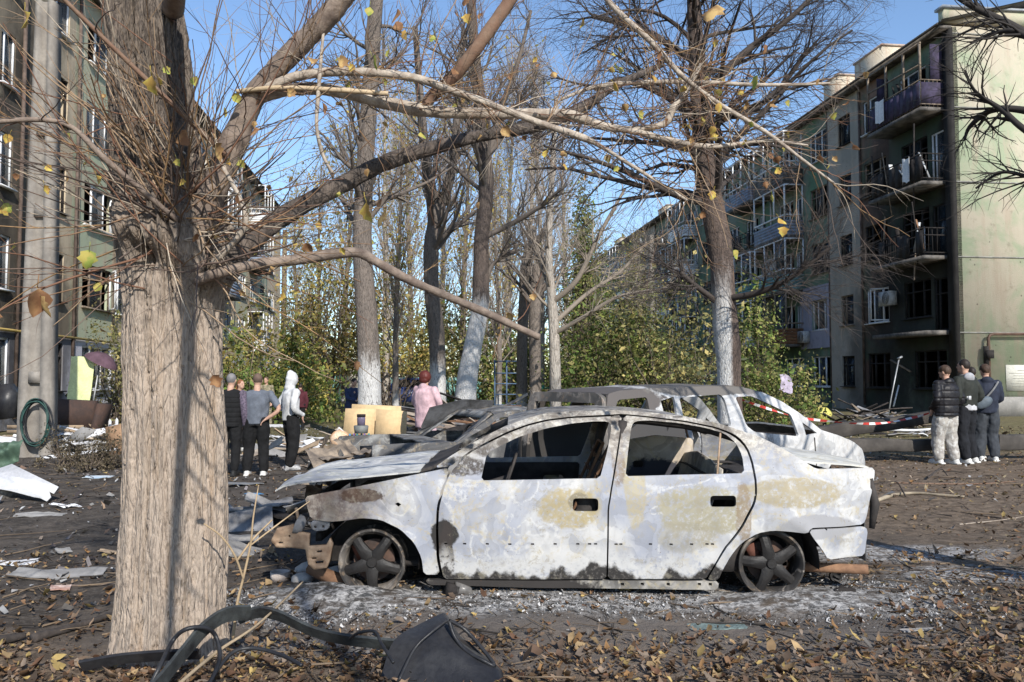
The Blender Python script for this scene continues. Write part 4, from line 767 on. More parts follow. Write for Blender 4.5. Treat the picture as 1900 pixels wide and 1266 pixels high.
# ---- tall bare poplars behind
def proto_poplar(seed, H, nb, ang, bl, leafn, lc, pale):
    rg2 = np.random.default_rng(seed); o = thing('poplar', 'x', 'tree'); n = 40
    p = np.stack([.25 * np.sin(np.linspace(0, 5, n) + seed) * np.linspace(0, 1, n), .2 * np.cos(np.linspace(0, 4, n)) * np.linspace(0, 1, n), np.linspace(-.1, H, n)], -1); r = np.linspace(.19, .03, n); b = MB(); b.tube(p, r, 10); b.build('trunk', WP if pale else W4, o, smooth=True)
    b = MB(); tc = np.array([(.40, .345, .30)]) if pale else np.array([(.27, .225, .185)]); c1, r1 = children(p[None], r[None], nb, bl, ang, .30, rg2, 8, .10, .07, .18, 1, 0, .008, lenfall=.55); tube_batch(b, c1, r1, 5, np.tile(tc, (len(c1), 1)))
    c2, r2 = children(c1, r1, 8, bl * .42, .5, .5, rg2, 5, .06, .12, .15, 1, 0, .0045); tube_batch(b, c2, r2, 3, np.tile(tc, (len(c2), 1)) * rg2.uniform(.7, 1.5, (len(c2), 1)))
    c3, r3 = children(c2, r2, 4, bl * .2, .6, .6, rg2, 3, 0, .15, .2, 1, 0, .0032); tube_batch(b, c3, r3, 3, np.tile(tc, (len(c3), 1)) * rg2.uniform(.8, 1.6, (len(c3), 1))); b.build('crown', twig_v, o, fixn=False)
    if leafn: b = MB(); pts = c3[rg2.integers(0, len(c3), leafn), -1] + rg2.normal(0, .08, (leafn, 3)); leafquads(b, pts, .075, lc, rg2); b.build('leaves', leafv, o, fixn=False)
    return o
YEL = [(.40, .33, .08), (.46, .35, .09), (.30, .29, .07), (.36, .24, .08)]; GRN = [(.12, .18, .04), (.16, .22, .055), (.09, .135, .035), (.22, .24, .06)]
OLV = [(.22, .22, .085), (.28, .25, .10), (.18, .18, .07), (.34, .28, .11)]
protos = [proto_poplar(41, 17, 90, .42, 3.4, 900, YEL, True), proto_poplar(42, 15, 80, .55, 3.8, 3000, YEL, False), proto_poplar(43, 18, 95, .36, 3.2, 300, YEL, True)]
spots = [(945, 40, 0, 1.0), (985, 44, 2, 1.02), (1003, 37, 0, .92), (900, 46, 2, 1.0), (860, 41, 1, 1.05), (760, 44, 1, 1.1), (715, 38, 0, .95), (640, 42, 1, .98), (590, 46, 1, .9), (1050, 48, 2, .95), (1095, 52, 1, .72), (820, 52, 0, 1.15), (550, 40, 1, .72), (1180, 60, 1, .75), (735, 30, 1, .72), (925, 33, 1, .7)]
used = set()
PLAB = ['pale bare poplar just left of the lopped trunks', 'slender pale poplar right behind the raw-cut lopped trunk', 'pale poplar directly behind the two lopped trunks', 'slender pale poplar between the bent white trunk and the lopped ones', 'yellow-leaved poplar behind the bent white trunk', 'yellow-leaved poplar between the straight trunk and the forking dark one',
        'pale bare poplar just right of the straight limewashed trunk', 'yellow-leaved poplar just left of the straight limewashed trunk', 'yellow-leaved poplar between the utility pole and the straight trunk', 'slender pale poplar behind the pale spreading tree', 'short yellow-leaved poplar beside the pointed thuja', 'tall pale poplar far behind the dark forking trunk',
        'short yellow-leaved poplar beside the distant utility pole', 'low yellow-leaved poplar near the distant concrete pole', 'low yellow-leaved poplar behind the boy in the navy tracksuit', 'low yellow-leaved poplar behind the climbing frame']
for i, (u, Y, k, s_) in enumerate(spots):
    o = protos[k] if k not in used else copy_tree(protos[k]); used.add(k); q = P(u, 705, Y); o.location = (q.x, Y, .15); o.rotation_euler = (0, 0, i * 1.9); o.scale = (s_, s_, s_); tag(o, PLAB[i], 'tree', 'poplars behind the yard')
# ---- two bare trees behind the photographer, known by the shadows they throw over trunk and wreck
def behind_tree(x, y, seed, label, nb=30, bl=2.6):
    rg2 = np.random.default_rng(seed); o = thing('bare_tree', label, 'tree', (x, y, 0)); n = 40; p = np.stack([x + .15 * np.sin(np.linspace(0, 3, n)), y + 0 * np.linspace(0, 1, n), np.linspace(-.05, 8.5, n)], -1); r = np.linspace(.15, .035, n); b = MB(); b.tube(p, r, 12); b.build('trunk', bark_dark, o, smooth=True, world=True); b = MB(); c = np.array([(.12, .1, .085)])
    a, ra = children(p[None], r[None], nb, bl, .9, .40, rg2, 9, .06, .1, .42, 1, 0, .012); k = a[:, :, 1].max(1) < -.3; a, ra = a[k], ra[k]; tube_batch(b, a, ra, 6, np.tile(c, (len(a), 1))); a2, r2 = children(a, ra, 7, .9, .7, .5, rg2, 6, .03, .13, .2, 1, 0, .005); k = a2[:, :, 1].max(1) < -.2; a2, r2 = a2[k], r2[k]; tube_batch(b, a2, r2, 4, np.tile(c, (len(a2), 1))); a3, r3 = children(a2, r2, 4, .4, .7, .6, rg2, 4, 0, .15, .2, 1, 0, .003); k = a3[:, :, 1].max(1) < -.1; tube_batch(b, a3[k], r3[k], 3, np.tile(c, (k.sum(), 1))); b.build('crown', twig_v, o, world=True, fixn=False)
behind_tree(3.1, -5.2, 91, 'bare tree behind the photographer shading the saloon nose and the thick trunk', 15, 1.7); behind_tree(-2.6, -3.4, 92, 'bare tree behind the photographer shading the soil left of the thick trunk', 26, 2.4)
# ---- leafy shrubs and green trees
def shrub(label, name, u, vb, Y, w, h, n, size, cols, seed, dens=26, depth=None, stem=True, cone=False, cat='shrub', group=None, z0=.0, droop=False, hollow=.55):
    rg2 = np.random.default_rng(seed); q = P(u, vb, Y); g = float(gzs(q.x, Y)); o = thing(name, label, cat, (q.x, Y, g), 0, group); dp = depth or w * .8
    c = nrm(rg2.normal(0, 1, (dens, 3))) * (rg2.uniform(hollow, 1, (dens, 1))); c[:, 2] = np.abs(c[:, 2]) * 1.0 if not cone else rg2.uniform(0, 1, dens)
    if cone: f = (1 - c[:, 2] ** 1.3)[:, None]; c[:, :2] = nrm(rg2.normal(0, 1, (dens, 2))) * f * rg2.uniform(.3, 1, (dens, 1))
    cs = rg2.uniform(.06, .21, dens); k = rg2.integers(0, dens, n); pts = c[k] + rg2.normal(0, 1, (n, 3)) * cs[k][:, None]
    pts = pts * np.array([w / 2, dp / 2, h]); pts[:, 2] = np.abs(pts[:, 2]) + z0
    b = MB(); leafquads(b, pts, size, cols, rg2, rg2.uniform(.45, 1.35, dens)[k]); b.build('foliage', leafv, o, fixn=False)
    b = MB(); K = max(8, int(dens * .8)); tg = c[:K] * np.array([w / 2, dp / 2, h]) * .92 + (0, 0, z0); st = np.stack([rg2.normal(0, .08 * w, K) * .4, rg2.normal(0, .05 * w, K), np.zeros(K) - .02], -1); f = np.linspace(0, 1, 6)[None, :, None]
    pp = st[:, None] * (1 - f) + tg[:, None] * f + rg2.normal(0, .03 * h, (K, 6, 3)) * f * (1 - f) * 3; rr = np.tile(np.linspace(.02, .005, 6) * max(1, h / 3), (K, 1)); tube_batch(b, pp, rr, 5, np.tile(np.array([(.12, .095, .075)]), (K, 1)))
    c2, r2 = children(pp, rr, 6, h * .22, .7, .5, rg2, 5, .02, .15, .3, 1, 0, .003); tube_batch(b, c2, r2, 3, np.tile(np.array([(.15, .12, .09)]), (len(c2), 1))); b.build('stems', twig_v, o, fixn=False); return o
shrub('bright green leafy shrub behind the group of standing people', 'green_shrub', 470, 735, 26, 6.0, 2.7, 6500, .075, GRN + YEL[2:3] + OLV[:2], 61, 34)
shrub('yellowing green shrub between the hooded man and the teal wall', 'green_shrub', 545, 735, 30, 2.6, 2.8, 4500, .08, GRN + YEL[:2], 62, 36)
shrub('tall green tree crown standing over the standing people', 'broadleaf_tree', 455, 735, 33, 6.5, 4.0, 5000, .09, OLV + YEL, 63, 34, cat='tree')
shrub('thin yellow-leaved tree between the utility pole and the straight trunk', 'broadleaf_tree', 600, 735, 36, 7.0, 7.0, 7000, .085, YEL + OLV, 64, 60, cat='tree', hollow=.2, z0=1.5)
shrub('low olive tree crown behind the straight limewashed trunk', 'broadleaf_tree', 720, 735, 38, 7.0, 4.0, 6500, .09, OLV + YEL, 65, 44, cat='tree', z0=1.6)
shrub('olive green crown behind the bent white trunk', 'broadleaf_tree', 850, 735, 42, 7.5, 4.2, 6500, .10, OLV + GRN[:1], 66, 44, cat='tree', z0=1.5)
shrub('dark green bush behind the climbing frame', 'green_shrub', 940, 735, 40, 6.0, 4.0, 5500, .10, GRN + OLV, 67, 36)
shrub('pointed green thuja rising behind the pale spreading tree', 'thuja_tree', 1082, 735, 34, 3.6, 8.6, 12000, .07, OLV[:3] + GRN[:2], 68, 130, cone=True, cat='tree')
shrub('large dark green leafy shrub left of the scorched tree', 'green_shrub', 1125, 735, 27, 4.6, 4.3, 8000, .075, GRN + OLV[:2], 69, 44)
shrub('grey-green willow hanging over the shrub beside the scorched tree', 'willow_tree', 1235, 735, 26, 5.4, 5.0, 7000, .075, OLV + [(.13, .15, .08)], 70, 50, cat='tree', hollow=.35)
shrub('green willow-like tree beside the far end of the scorched house', 'willow_tree', 1170, 735, 36, 7.0, 5.6, 8000, .09, OLV + GRN, 71, 60, cat='tree')
shrub('leafy bush at the foot of the house with a rag caught in it', 'green_shrub', 1445, 750, 24, 3.0, 2.0, 5200, .055, GRN + OLV, 72, 40)
shrub('climbing shrub against the house right behind the scorched tree', 'green_shrub', 1400, 745, 27, 2.4, 4.6, 4200, .07, GRN + OLV[:2], 73, 50)
shrub('tall dusty shrub against the ochre house beside the thick trunk', 'green_shrub', 215, 770, 22, 2.2, 3.2, 5000, .05, OLV + [(.22, .20, .11)], 74, 44)
shrub('far broadleaf tree closing the yard on the right', 'broadleaf_tree', 1040, 720, 62, 12, 6, 6000, .14, OLV + GRN, 75, 50, cat='tree')
shrub('far yellow tree closing the yard in the middle', 'broadleaf_tree', 760, 720, 66, 14, 6.5, 6000, .14, YEL + OLV, 76, 50, cat='tree')
shrub('far yellow-green tree beyond the pale house end', 'broadleaf_tree', 560, 720, 70, 14, 7.5, 6000, .15, YEL + GRN, 77, 50, cat='tree')
shrub('far tree beyond the middle poplars', 'broadleaf_tree', 900, 720, 75, 16, 7, 6000, .16, YEL[:2] + OLV, 78, 50, cat='tree')
for i, (u, vb, Y, w) in enumerate(((120, 860, 14.5, 1.2), (165, 865, 13.8, 1.1), (205, 868, 14.0, .9))): shrub('dry brown clipped hedge bush among the rubble by the concrete pole', 'dry_hedge', u, vb, Y, w, .62, 1500, .022, [(.14, .11, .07), (.20, .16, .10), (.09, .075, .05)], 80 + i, 26, group='dry hedge bushes along the left house')
# ------------------------------------------------------------------ burnt cars
def resample(poly, step, closed=True):
    p = [np.array(q, float) for q in poly]; out = []
    m = len(p) if closed else len(p) - 1
    for i in range(m):
        a, b = p[i], p[(i + 1) % len(p)]; k = max(1, int(round(np.linalg.norm(b - a) / step)))
        out += [a + (b - a) * j / k for j in range(k)]
    if not closed: out.append(p[-1])
    return np.array(out)
def smooth_poly(poly, it=1, closed=True):
    p = np.array(poly, float)
    for _ in range(it):
        a = np.roll(p, -1, 0); d = np.linalg.norm(a - p, axis=1)
        cut = np.minimum(.25, .02 / np.maximum(d, 1e-6))[:, None]
        p = np.stack([p + (a - p) * cut, p + (a - p) * (1 - cut)], 1).reshape(-1, 2)
    return p
def pip(poly, q):
    x, y = q[:, 0], q[:, 1]; r = np.zeros(len(q), bool); n = len(poly); j = n - 1
    for i in range(n):
        xi, yi = poly[i]; xj, yj = poly[j]
        with np.errstate(divide='ignore', invalid='ignore'):
            r ^= ((yi > y) != (yj > y)) & (x < (xj - xi) * (y - yi) / (yj - yi + 1e-12) + xi)
        j = i
    return r
def panel(mb, outline, holes, f3, step=.05, thick=.012, inward=(0, 1, 0), hstep=None, col=None, sharp=False):
    O = resample(outline if sharp else smooth_poly(outline), step); H = [resample(smooth_poly(h) if len(h) > 4 else h, hstep or step) for h in holes]
    loops = [O] + H; pts = np.concatenate(loops); edges = []; o = 0
    for L in loops: edges += [(o + i, o + (i + 1) % len(L)) for i in range(len(L))]; o += len(L)
    lo, hi = O.min(0), O.max(0); gx, gy = np.meshgrid(np.arange(lo[0], hi[0], step), np.arange(lo[1], hi[1], step))
    q = np.stack([gx.ravel(), gy.ravel()], -1); q = q[pip(O, q)]
    for h in H: q = q[~pip(h, q)]
    if len(q):
        d = np.sqrt(((q[:, None] - pts[None]) ** 2).sum(-1)).min(1); q = q[d > step * .45]
    allp = np.concatenate([pts, q]) if len(q) else pts
    r = delaunay_2d_cdt([Vector(a) for a in allp], edges, [], 0, 1e-5)
    V2 = np.array([tuple(a) for a in r[0]]); T = np.array([f for f in r[2] if len(f) == 3])
    c = V2[T].mean(1); k = pip(O, c)
    for h in H: k &= ~pip(h, c)
    T = T[k]
    # border edges of what is left
    E = np.sort(np.concatenate([T[:, [0, 1]], T[:, [1, 2]], T[:, [2, 0]]]), 1); u, cnt = np.unique(E, axis=0, return_counts=True); B = u[cnt == 1]
    V = f3(V2[:, 0], V2[:, 1]); n = len(V); W = V + np.array(inward) * thick
    mb.add(np.concatenate([V, W]), T=np.concatenate([T, T[:, ::-1] + n]), Q=np.stack([B[:, 0], B[:, 1], B[:, 1] + n, B[:, 0] + n], -1), col=col)
def rrect(x0, x1, z0, z1, r=.015):
    o = []
    for (cx, cz, a0) in ((x1 - r, z1 - r, 0), (x0 + r, z1 - r, 90), (x0 + r, z0 + r, 180), (x1 - r, z0 + r, 270)):
        for k in range(4):
            a = math.radians(a0 + k * 30); o.append((cx + r * math.cos(a), cz + r * math.sin(a)))
    return o
class Frame:
    """one car's own axes: origin on the ground, x along the car, y across it (inward from the near flank)"""
    def __init__(s, x, y, rot, yin):
        s.x, s.y, s.rot, s.yin = x, y, rot, yin; s.a = Vector((math.cos(rot), math.sin(rot), 0)); s.w = Vector((-math.sin(rot), math.cos(rot), 0)); s.O = Vector((x, y, 0))
    def tr(s, u, v, extra=0.0):
        d = 0.05
        for _ in range(5):
            p = Pl(u, v, s.O + s.w * (d + extra), s.w); X = (p - s.O).dot(s.a); Z = p.z
            d = float(s.yin(np.array([X]), np.array([Z]))[0])
        return (X, Z)
    def poly(s, pts, extra=0.0): return [s.tr(u, v, extra) for u, v in pts]
def burnt_mat(name, white, blue, tan, rust, char, patches=(), lowchar=None, whiteness=.5, tansc=.5, seed=0.0, frontrust=None, grime=None):
    m = NT(name); co = m.map(m.co(), loc=(seed, seed * .7, seed * .3)); xyz = m.sep(m.co())
    d1 = m.noise(co, 1.9, 5, .52, 1.0); d2 = m.noise(co, 5.2, 7, .66, 1.8); d3 = m.noise(co, 34, 6, .7); d4 = m.noise(co, 1.25, 3, .5, 1.1); ed = m.noise(co, 6.5, 8, .68)
    c = m.mix(m.rng(d1, whiteness - .14, whiteness + .12), blue, white); c = m.mix(m.ma('MULTIPLY', m.rng(m.noise(co, 9, 6, .7, 1.0), .50, .68), .35), c, tuple(x * .55 for x in blue))
    # tide marks left by the fire: thin pale contour lines over greyer bands
    fr = m.ma('FRACT', m.ma('ADD', m.ma('MULTIPLY', d4, 7.0), m.ma('MULTIPLY', d3, .16)))
    band = m.rng(m.ma('ABSOLUTE', m.ma('SUBTRACT', fr, .5)), .03, .11)
    c = m.mix(m.ma('MULTIPLY', m.rng(fr, .2, 1.0), .38), c, tuple(x * .62 for x in blue)); c = m.mix(m.ma('MULTIPLY', m.rng(m.noise(m.map(co, (3, 3, .7)), 3.0, 7, .7), .52, .72), .35), c, (.16, .145, .13))
    c = m.mix(m.ma('MULTIPLY', m.ma('MULTIPLY', m.ma('SUBTRACT', 1.0, band), m.rng(d3, .38, .56)), .55), c, tuple(min(.86, x * 1.12) for x in white))
    # ochre scale, flaked
    tz = m.ma('MULTIPLY', m.rng(d2, .50, .62), m.rng(d3, .40, .58)); c = m.mix(m.ma('MULTIPLY', tz, tansc), c, tan)
    pn = m.ma('ADD', m.ma('MULTIPLY', m.noise(co, 3.4, 4, .6, .8), .55), m.ma('ADD', m.ma('MULTIPLY', ed, .25), m.ma('MULTIPLY', d3, .20)))
    for (cx, cz, rx, rz, colr, st) in patches:
        f = m.ell(xyz, cx, cz, rx, rz, pn, .20, 2.1); c = m.mix(m.ma('MULTIPLY', f, m.ma('MULTIPLY', m.rng(d3, .30, .55), st)) if st < 1 else f, c, colr)
    if frontrust is not None:
        f = m.rng(m.ma('ADD', xyz[0], m.ma('MULTIPLY', m.ma('SUBTRACT', ed, .5), .7)), frontrust[1], frontrust[0]); c = m.mix(m.ma('MULTIPLY', f, .85), c, m.mix(m.rng(m.ma('ADD', m.ma('MULTIPLY', d2, .6), m.ma('MULTIPLY', d3, .4)), .40, .60), rust, m.mix(m.rng(d1, .4, .6), (.20, .14, .095), (.42, .36, .30))))
    if lowchar is not None:
        z0, x0, x1 = lowchar
        wv = m.ma('ADD', m.noise(m.comb(xyz[0], 0, 0), 2.6, 3, .6), m.ma('MULTIPLY', ed, .35))
        f = m.rng(m.ma('SUBTRACT', xyz[2], m.ma('MULTIPLY', m.ma('SUBTRACT', wv, .62), .55)), z0 + .05, z0 + .015)
        zz = m.ma('SUBTRACT', xyz[2], m.ma('MULTIPLY', m.ma('SUBTRACT', wv, .62), .55)); pale = m.ma('MULTIPLY', m.rng(zz, z0 + .22, z0 + .07), m.rng(d3, .32, .5)); c = m.mix(m.ma('MULTIPLY', pale, .8), c, white)
        c = m.mix(f, c, m.mix(m.rng(d3, .5, .66), char, (.13, .12, .11)))
    if grime is not None:
        gf = m.rng(m.ma('ADD', xyz[2], m.ma('MULTIPLY', m.ma('SUBTRACT', pn, .5), .35)), grime, grime + .16); gc = m.mix(m.rng(d2, .40, .58), (.10, .085, .072), m.mix(m.rng(d3, .42, .58), (.24, .21, .175), (.46, .44, .40)))
        c = m.mix(m.ma('MULTIPLY', gf, .72), c, gc)
        mid = m.ma('MULTIPLY', m.rng(m.noise(co, 15, 7, .75, .6), .52, .62), m.rng(m.noise(co, 2.2, 4, .5), .42, .58)); c = m.mix(m.ma('MULTIPLY', mid, .6), c, (.25, .225, .17))
    sp = m.rng(m.noise(co, 60, 3, .6), .68, .74); c = m.mix(m.ma('MULTIPLY', sp, .7), c, rust)
    hb = m.ma('ADD', m.ma('MULTIPLY', d3, .5), m.ma('MULTIPLY', m.noise(co, 120, 4, .7), .5))
    return m.out(c, m.ma('ADD', m.ma('MULTIPLY', d2, .3), .5), m.bump(hb, .22, .006))
WHITE, BLUE, TAN, RUST, CHAR = (.46, .455, .445), (.285, .30, .345), (.38, .31, .16), (.10, .055, .035), (.028, .026, .025)
# ---- the white saloon in front
SX, SY, SW = 0.0, 5.70, 1.70
def yin1(x, z):
    t = np.maximum(0, z - .80); lo = np.maximum(0, .52 - z)
    p = np.maximum(0, np.abs(x - .45) - 1.35) / .75
    q = .40 * t + .35 * t * t + .22 * lo * lo + .13 * p * p + .014 * sstep(.705, .735, z) + .007 * np.exp(-((z - .345) / .016) ** 2)
    for wx in (-.985, 1.82):
        d = np.hypot(x - wx, z - .225); q = q - .020 * np.exp(-((d - .325) / .035) ** 2) * (z > .1)
    return q
FR1 = Frame(SX, SY, 0.0, yin1)
def f3n(x, z): return np.stack([x, yin1(x, z) + .034 * (fbm(x * 2.2, z * 2.2, 3, 3) - .45) + .010 * (fbm(x * 7, z * 7, 6, 3) - .45), z], -1)
def f3f(x, z): return np.stack([x, SW - yin1(x, z) + .03 * (fbm(x * 2.2, z * 2.2, 8, 3) - .45), z], -1)
body_m = burnt_mat('fire_bleached_paint', WHITE, BLUE, TAN, RUST, CHAR, patches=(
    (.40, .62, .20, .13, (.30, .24, .11), .8), (.46, .66, .07, .06, (.16, .14, .10), .8), (1.32, .60, .32, .16, (.25, .225, .14), .8), (1.2, .42, .2, .1, (.22, .205, .16), .6), (1.95, .72, .36, .10, (.28, .235, .14), .8),
    (1.60, .58, .06, .20, (.20, .15, .095), .8), (-.47, .42, .085, .10, CHAR, 1), (-.455, .24, .055, .24, (.036, .030, .028), 1),
    (2.10, .48, .30, .08, (.27, .27, .28), 1), (.85, .80, .08, .3, (.33, .28, .16), .7), (1.15, 1.16, .6, .055, (.09, .075, .062), .9), (.0, 1.06, .5, .10, (.05, .042, .036), .95), (-.35, .90, .16, .07, (.045, .038, .034), .95), (.55, 1.25, .55, .05, (.10, .08, .065), .85), (.74, 1.0, .05, .25, (.16, .12, .085), .8), (-1.05, .70, .16, .045, (.055, .04, .034), 1)),
    lowchar=(.11, 0, 0), frontrust=(-1.25, -.72), seed=1.3, grime=.90)
car = thing('burnt_saloon_car', 'burnt-out white and grey four-door saloon on bare alloy rims in front of the thick trunk', 'car', (SX, SY, 0))
D_arch_f = [(786, 1067), (782, 1035), (768, 1007), (743, 982), (707, 964), (672, 961), (640, 966), (613, 969)]
FENDER = [(565, 922), (595, 916), (622, 911), (693, 897), (764, 882), (800, 875), (833, 868), (830, 884), (819, 907), (810, 943), (808.5, 982), (809.5, 1035), (816, 1067)] + D_arch_f + [(576, 964), (569, 940)]
FDOOR = [(836, 876), (871, 841), (907, 822), (942, 805), (978, 791), (1013, 782), (1060, 776), (1131, 773), (1154, 771), (1148, 815), (1136, 890), (1127, 943), (1125, 1075), (823, 1075), (815, 1035), (813, 982), (815, 943), (824, 907)]
FWIN = [(892, 892), (903, 843), (924, 830), (960, 812), (1013, 795), (1060, 786), (1100, 782), (1128, 782), (1135, 790), (1127, 836), (1113, 888)]
RDOOR = [(1158, 771), (1202, 775), (1273, 784), (1327, 795), (1352, 805), (1368, 815), (1384, 832), (1393, 855), (1399, 885), (1401, 910), (1397, 934), (1377, 972), (1342, 1018), (1316, 1064), (1309, 1075), (1128, 1075), (1130, 943), (1139, 890), (1151, 815)]
RWIN = [(1160, 884), (1166, 830), (1172, 790), (1178, 782), (1202, 780), (1259, 785), (1309, 794), (1344, 804), (1366, 822), (1378, 847), (1382, 879)]
U_LINE = [(806, 868), (835, 847), (871, 825), (907, 806), (942, 789), (978, 776), (1013, 767), (1060, 763), (1131, 761), (1202, 765), (1273, 773), (1327, 784), (1362, 795), (1391, 805)]
D_LINE = [(1355, 802), (1327, 792), (1273, 781), (1202, 772.5), (1156, 768), (1131, 769.5), (1060, 773), (1013, 778.5), (978, 787.5), (942, 801), (907, 818), (871, 837), (836, 866)]
R_ARCH = [(1497, 990), (1480, 988), (1462, 986), (1433, 984), (1405, 989), (1376, 1007), (1355, 1032), (1341, 1057), (1333, 1077)]
FRAME = U_LINE + [(1415, 813), (1451, 831), (1487, 853), (1515, 871), (1560, 870), (1623, 868), (1620, 900), (1613, 930), (1608, 960), (1602, 973), (1560, 977), (1503, 980)] + R_ARCH + [(1313, 1077), (1319.5, 1064), (1346, 1019), (1381, 974), (1401, 936), (1405, 910), (1403, 885), (1397, 854), (1387, 829), (1371, 811)] + D_LINE
def both(name, outl, holes, step=.05, thick=.014, mat=None, far=True, hstep=None, smooth=True):
    po = FR1.poly(outl); ph = [FR1.poly(h) for h in holes]; res = []
    for side, f, inw in ((0, f3n, (0, 1, 0)), (1, f3f, (0, -1, 0))):
        if side and not far: break
        b = MB(); panel(b, po, ph, f, step, thick, inw, hstep); o = b.build(name, mat or body_m, car); autosmooth(o, 40); res.append(o)
    return res
def clip_holes(us, v, w=3.0, h=1.6): return [[(u - w, v - h), (u + w, v - h), (u + w, v + h), (u - w, v + h)] for u in us]
def handle(u0, u1, v0, v1):
    a = FR1.tr(u0, v1); b = FR1.tr(u1, v0); return rrect(a[0], b[0], a[1], b[1], .022)
def door(name, outl, win, hnd, clips):
    for side, f, inw in ((0, f3n, (0, 1, 0)), (1, f3f, (0, -1, 0))):
        b = MB(); hs = [FR1.poly(win), hnd] + [FR1.poly(h) for h in clips]
        panel(b, FR1.poly(outl), hs, f, .045, .016, inw); o = b.build(name, body_m, car); autosmooth(o, 40)
        # inner skin with pressed openings, well behind the outer skin
        b = MB(); ol = np.array(FR1.poly(outl)); c = ol.mean(0); zt = FR1.tr(*win[0])[1]
        ol2 = [q for q in (c + (ol - c) * np.array([.93, .93])).tolist() if q[1] < zt] ; xs_ = [q[0] for q in ol2]
        x0, x1 = min(xs_), max(xs_); body = [(x0 + .04, .16), (x1 - .06, .16), (x1 - .02, zt - .03), (x0 + .02, zt - .03)]
        cx = (x0 + x1) / 2
        holes = [rrect(cx - .3, cx - .02, .32, .52, .05), rrect(cx + .06, cx + .34, .30, .50, .05), rrect(cx + .2, cx + .38, .58, .66, .03)]
        g = (lambda x, z, f=f, s=1 if not side else -1: f(x, z) + np.array([0, .085 * s, 0]))
        panel(b, body, holes, g, .06, .006, inw); b.build('inner_door_panel', char_m, o)
char_m = simple('charred_steel', (.060, .052, .048), .75, .5, 5, .3, (.018, .017, .017), bsc=30)

tanm = simple('heat_tanned_steel', (.40, .29, .20), .8, .35, 9, .35, (.20, .125, .08), bsc=40)
grey_m = simple('scorched_grey_steel', (.24, .24, .25), .7, .5, 4, .3, (.05, .048, .047), bsc=35)
both('front_fender', FENDER, [[(733, 935), (739, 932), (745, 936), (739, 940)]], .045, .012)
door('front_door', FDOOR, FWIN, handle(1063, 1110, 925, 949), clip_holes((827, 862, 904, 946, 988, 1030, 1072, 1094, 1105), 1009.5))
door('rear_door', RDOOR, RWIN, handle(1318, 1366, 920, 941), clip_holes((1143, 1152, 1207, 1245, 1283, 1312, 1322), 1010))
both('side_frame', FRAME, [], .045, .03)
sill_m = burnt_mat('scorched_shaded_sill_paint', (.38, .36, .33), (.12, .115, .11), TAN, RUST, CHAR, seed=4.1, whiteness=.50, patches=((-.1, .05, .75, .12, (.04, .036, .034), 1),))  # scorch colours, also darkened to stand in for shade under the car
both('door_sill', [(788, 1077), (1050, 1078), (1334, 1079), (1332, 1095), (1180, 1093), (1000, 1091), (796, 1086)], [[(u - 3, 1082), (u + 3, 1082), (u + 3, 1087), (u - 3, 1087)] for u in (1155, 1192, 1240, 1298, 1318)], .05, .05, sill_m)
both('rear_bumper_panel', [(1500, 984), (1560, 980), (1603, 977), (1610, 983), (1604, 1031), (1570, 1034), (1537, 1039), (1524, 1018), (1508, 998)], [[(1531, 981), (1534, 981), (1534, 984), (1531, 984)]], .04, .02)
b = MB(); a0 = FR1.tr(1337, 801, .02); a1 = FR1.tr(1331, 881, .02)
y0 = float(yin1(np.array([a0[0]]), np.array([a0[1]]))[0]) + .02; y1 = float(yin1(np.array([a1[0]]), np.array([a1[1]]))[0]) + .02
b.bar((a0[0], y0, a0[1]), (a1[0], y1, a1[1]), .012, .022); b.build('window_divider', tanm, car)
# roof
def strip_surface(name, line, t0, t1, mat, crown=.0, nx=46, ny=20, thick=.01, sag=0.0, noise=.02, parent=None, seed=0):
    L = resample(line, .01, False); i = np.linspace(0, len(L) - 1, nx).round().astype(int); L = L[i]
    x = L[:, 0][:, None] + np.zeros((1, ny)); z = L[:, 1][:, None] + np.zeros((1, ny)); e = yin1(L[:, 0], L[:, 1])[:, None]
    t = np.linspace(t0, t1, ny)[None]; y = e + (SW - 2 * e) * t
    q = 1 - (2 * t - 1) ** 2
    z = z + crown * q - sag * q * np.sin(np.linspace(0, math.pi, nx))[:, None] + noise * (fbm(x * 2.5, y * 2.5, seed + 4, 4) - .47) * np.minimum(1, 6 * np.minimum(t, 1 - t) + .1)
    V = np.stack([x, y, z], -1); b = MB(); b.grid(V); b.grid(V - np.array([0, 0, thick]), flip=True)
    for sl in (np.s_[:, 0], np.s_[:, -1], np.s_[0, :], np.s_[-1, :]):
        A = V[sl]; b.grid(np.stack([A, A - np.array([0, 0, thick])], 0))
    return b.build(name, mat, parent or car, smooth=True)
roof_l = [FR1.tr(u, v) for u, v in U_LINE[4:13]]
strip_surface('roof', roof_l, .005, .995, body_m, crown=.012, thick=.03, sag=.02, noise=.05)
# windscreen header, scuttle, rear shelf
boot_l = [FR1.tr(u, v) for u, v in ((1478, 855), (1500, 857), (1540, 859), (1580, 862), (1610, 866), (1622, 872), (1626, 885))]
strip_surface('boot_lid', boot_l, .01, .99, burnt_mat('boot_lid_paint', (.56, .55, .50), (.34, .35, .38), TAN, RUST, CHAR, seed=7.7, whiteness=.42), crown=.03, noise=.03, thick=.012, seed=3)
hood_l = [FR1.tr(u, v) for u, v in ((513, 908), (530, 899), (560, 893), (600, 889), (660, 884), (720, 878), (780, 872))]
strip_surface('bonnet', hood_l, -.02, .97, burnt_mat('bonnet_paint', (.60, .59, .56), (.30, .31, .34), (.48, .44, .16), RUST, CHAR, seed=9.2, whiteness=.47, tansc=.25), crown=.02, noise=.09, thick=.012, seed=6)
strip_surface('scuttle', [FR1.tr(u, v) for u, v in ((776, 874), (800, 868), (835, 851))], .03, .97, char_m, noise=.05, thick=.02, nx=12, seed=2)
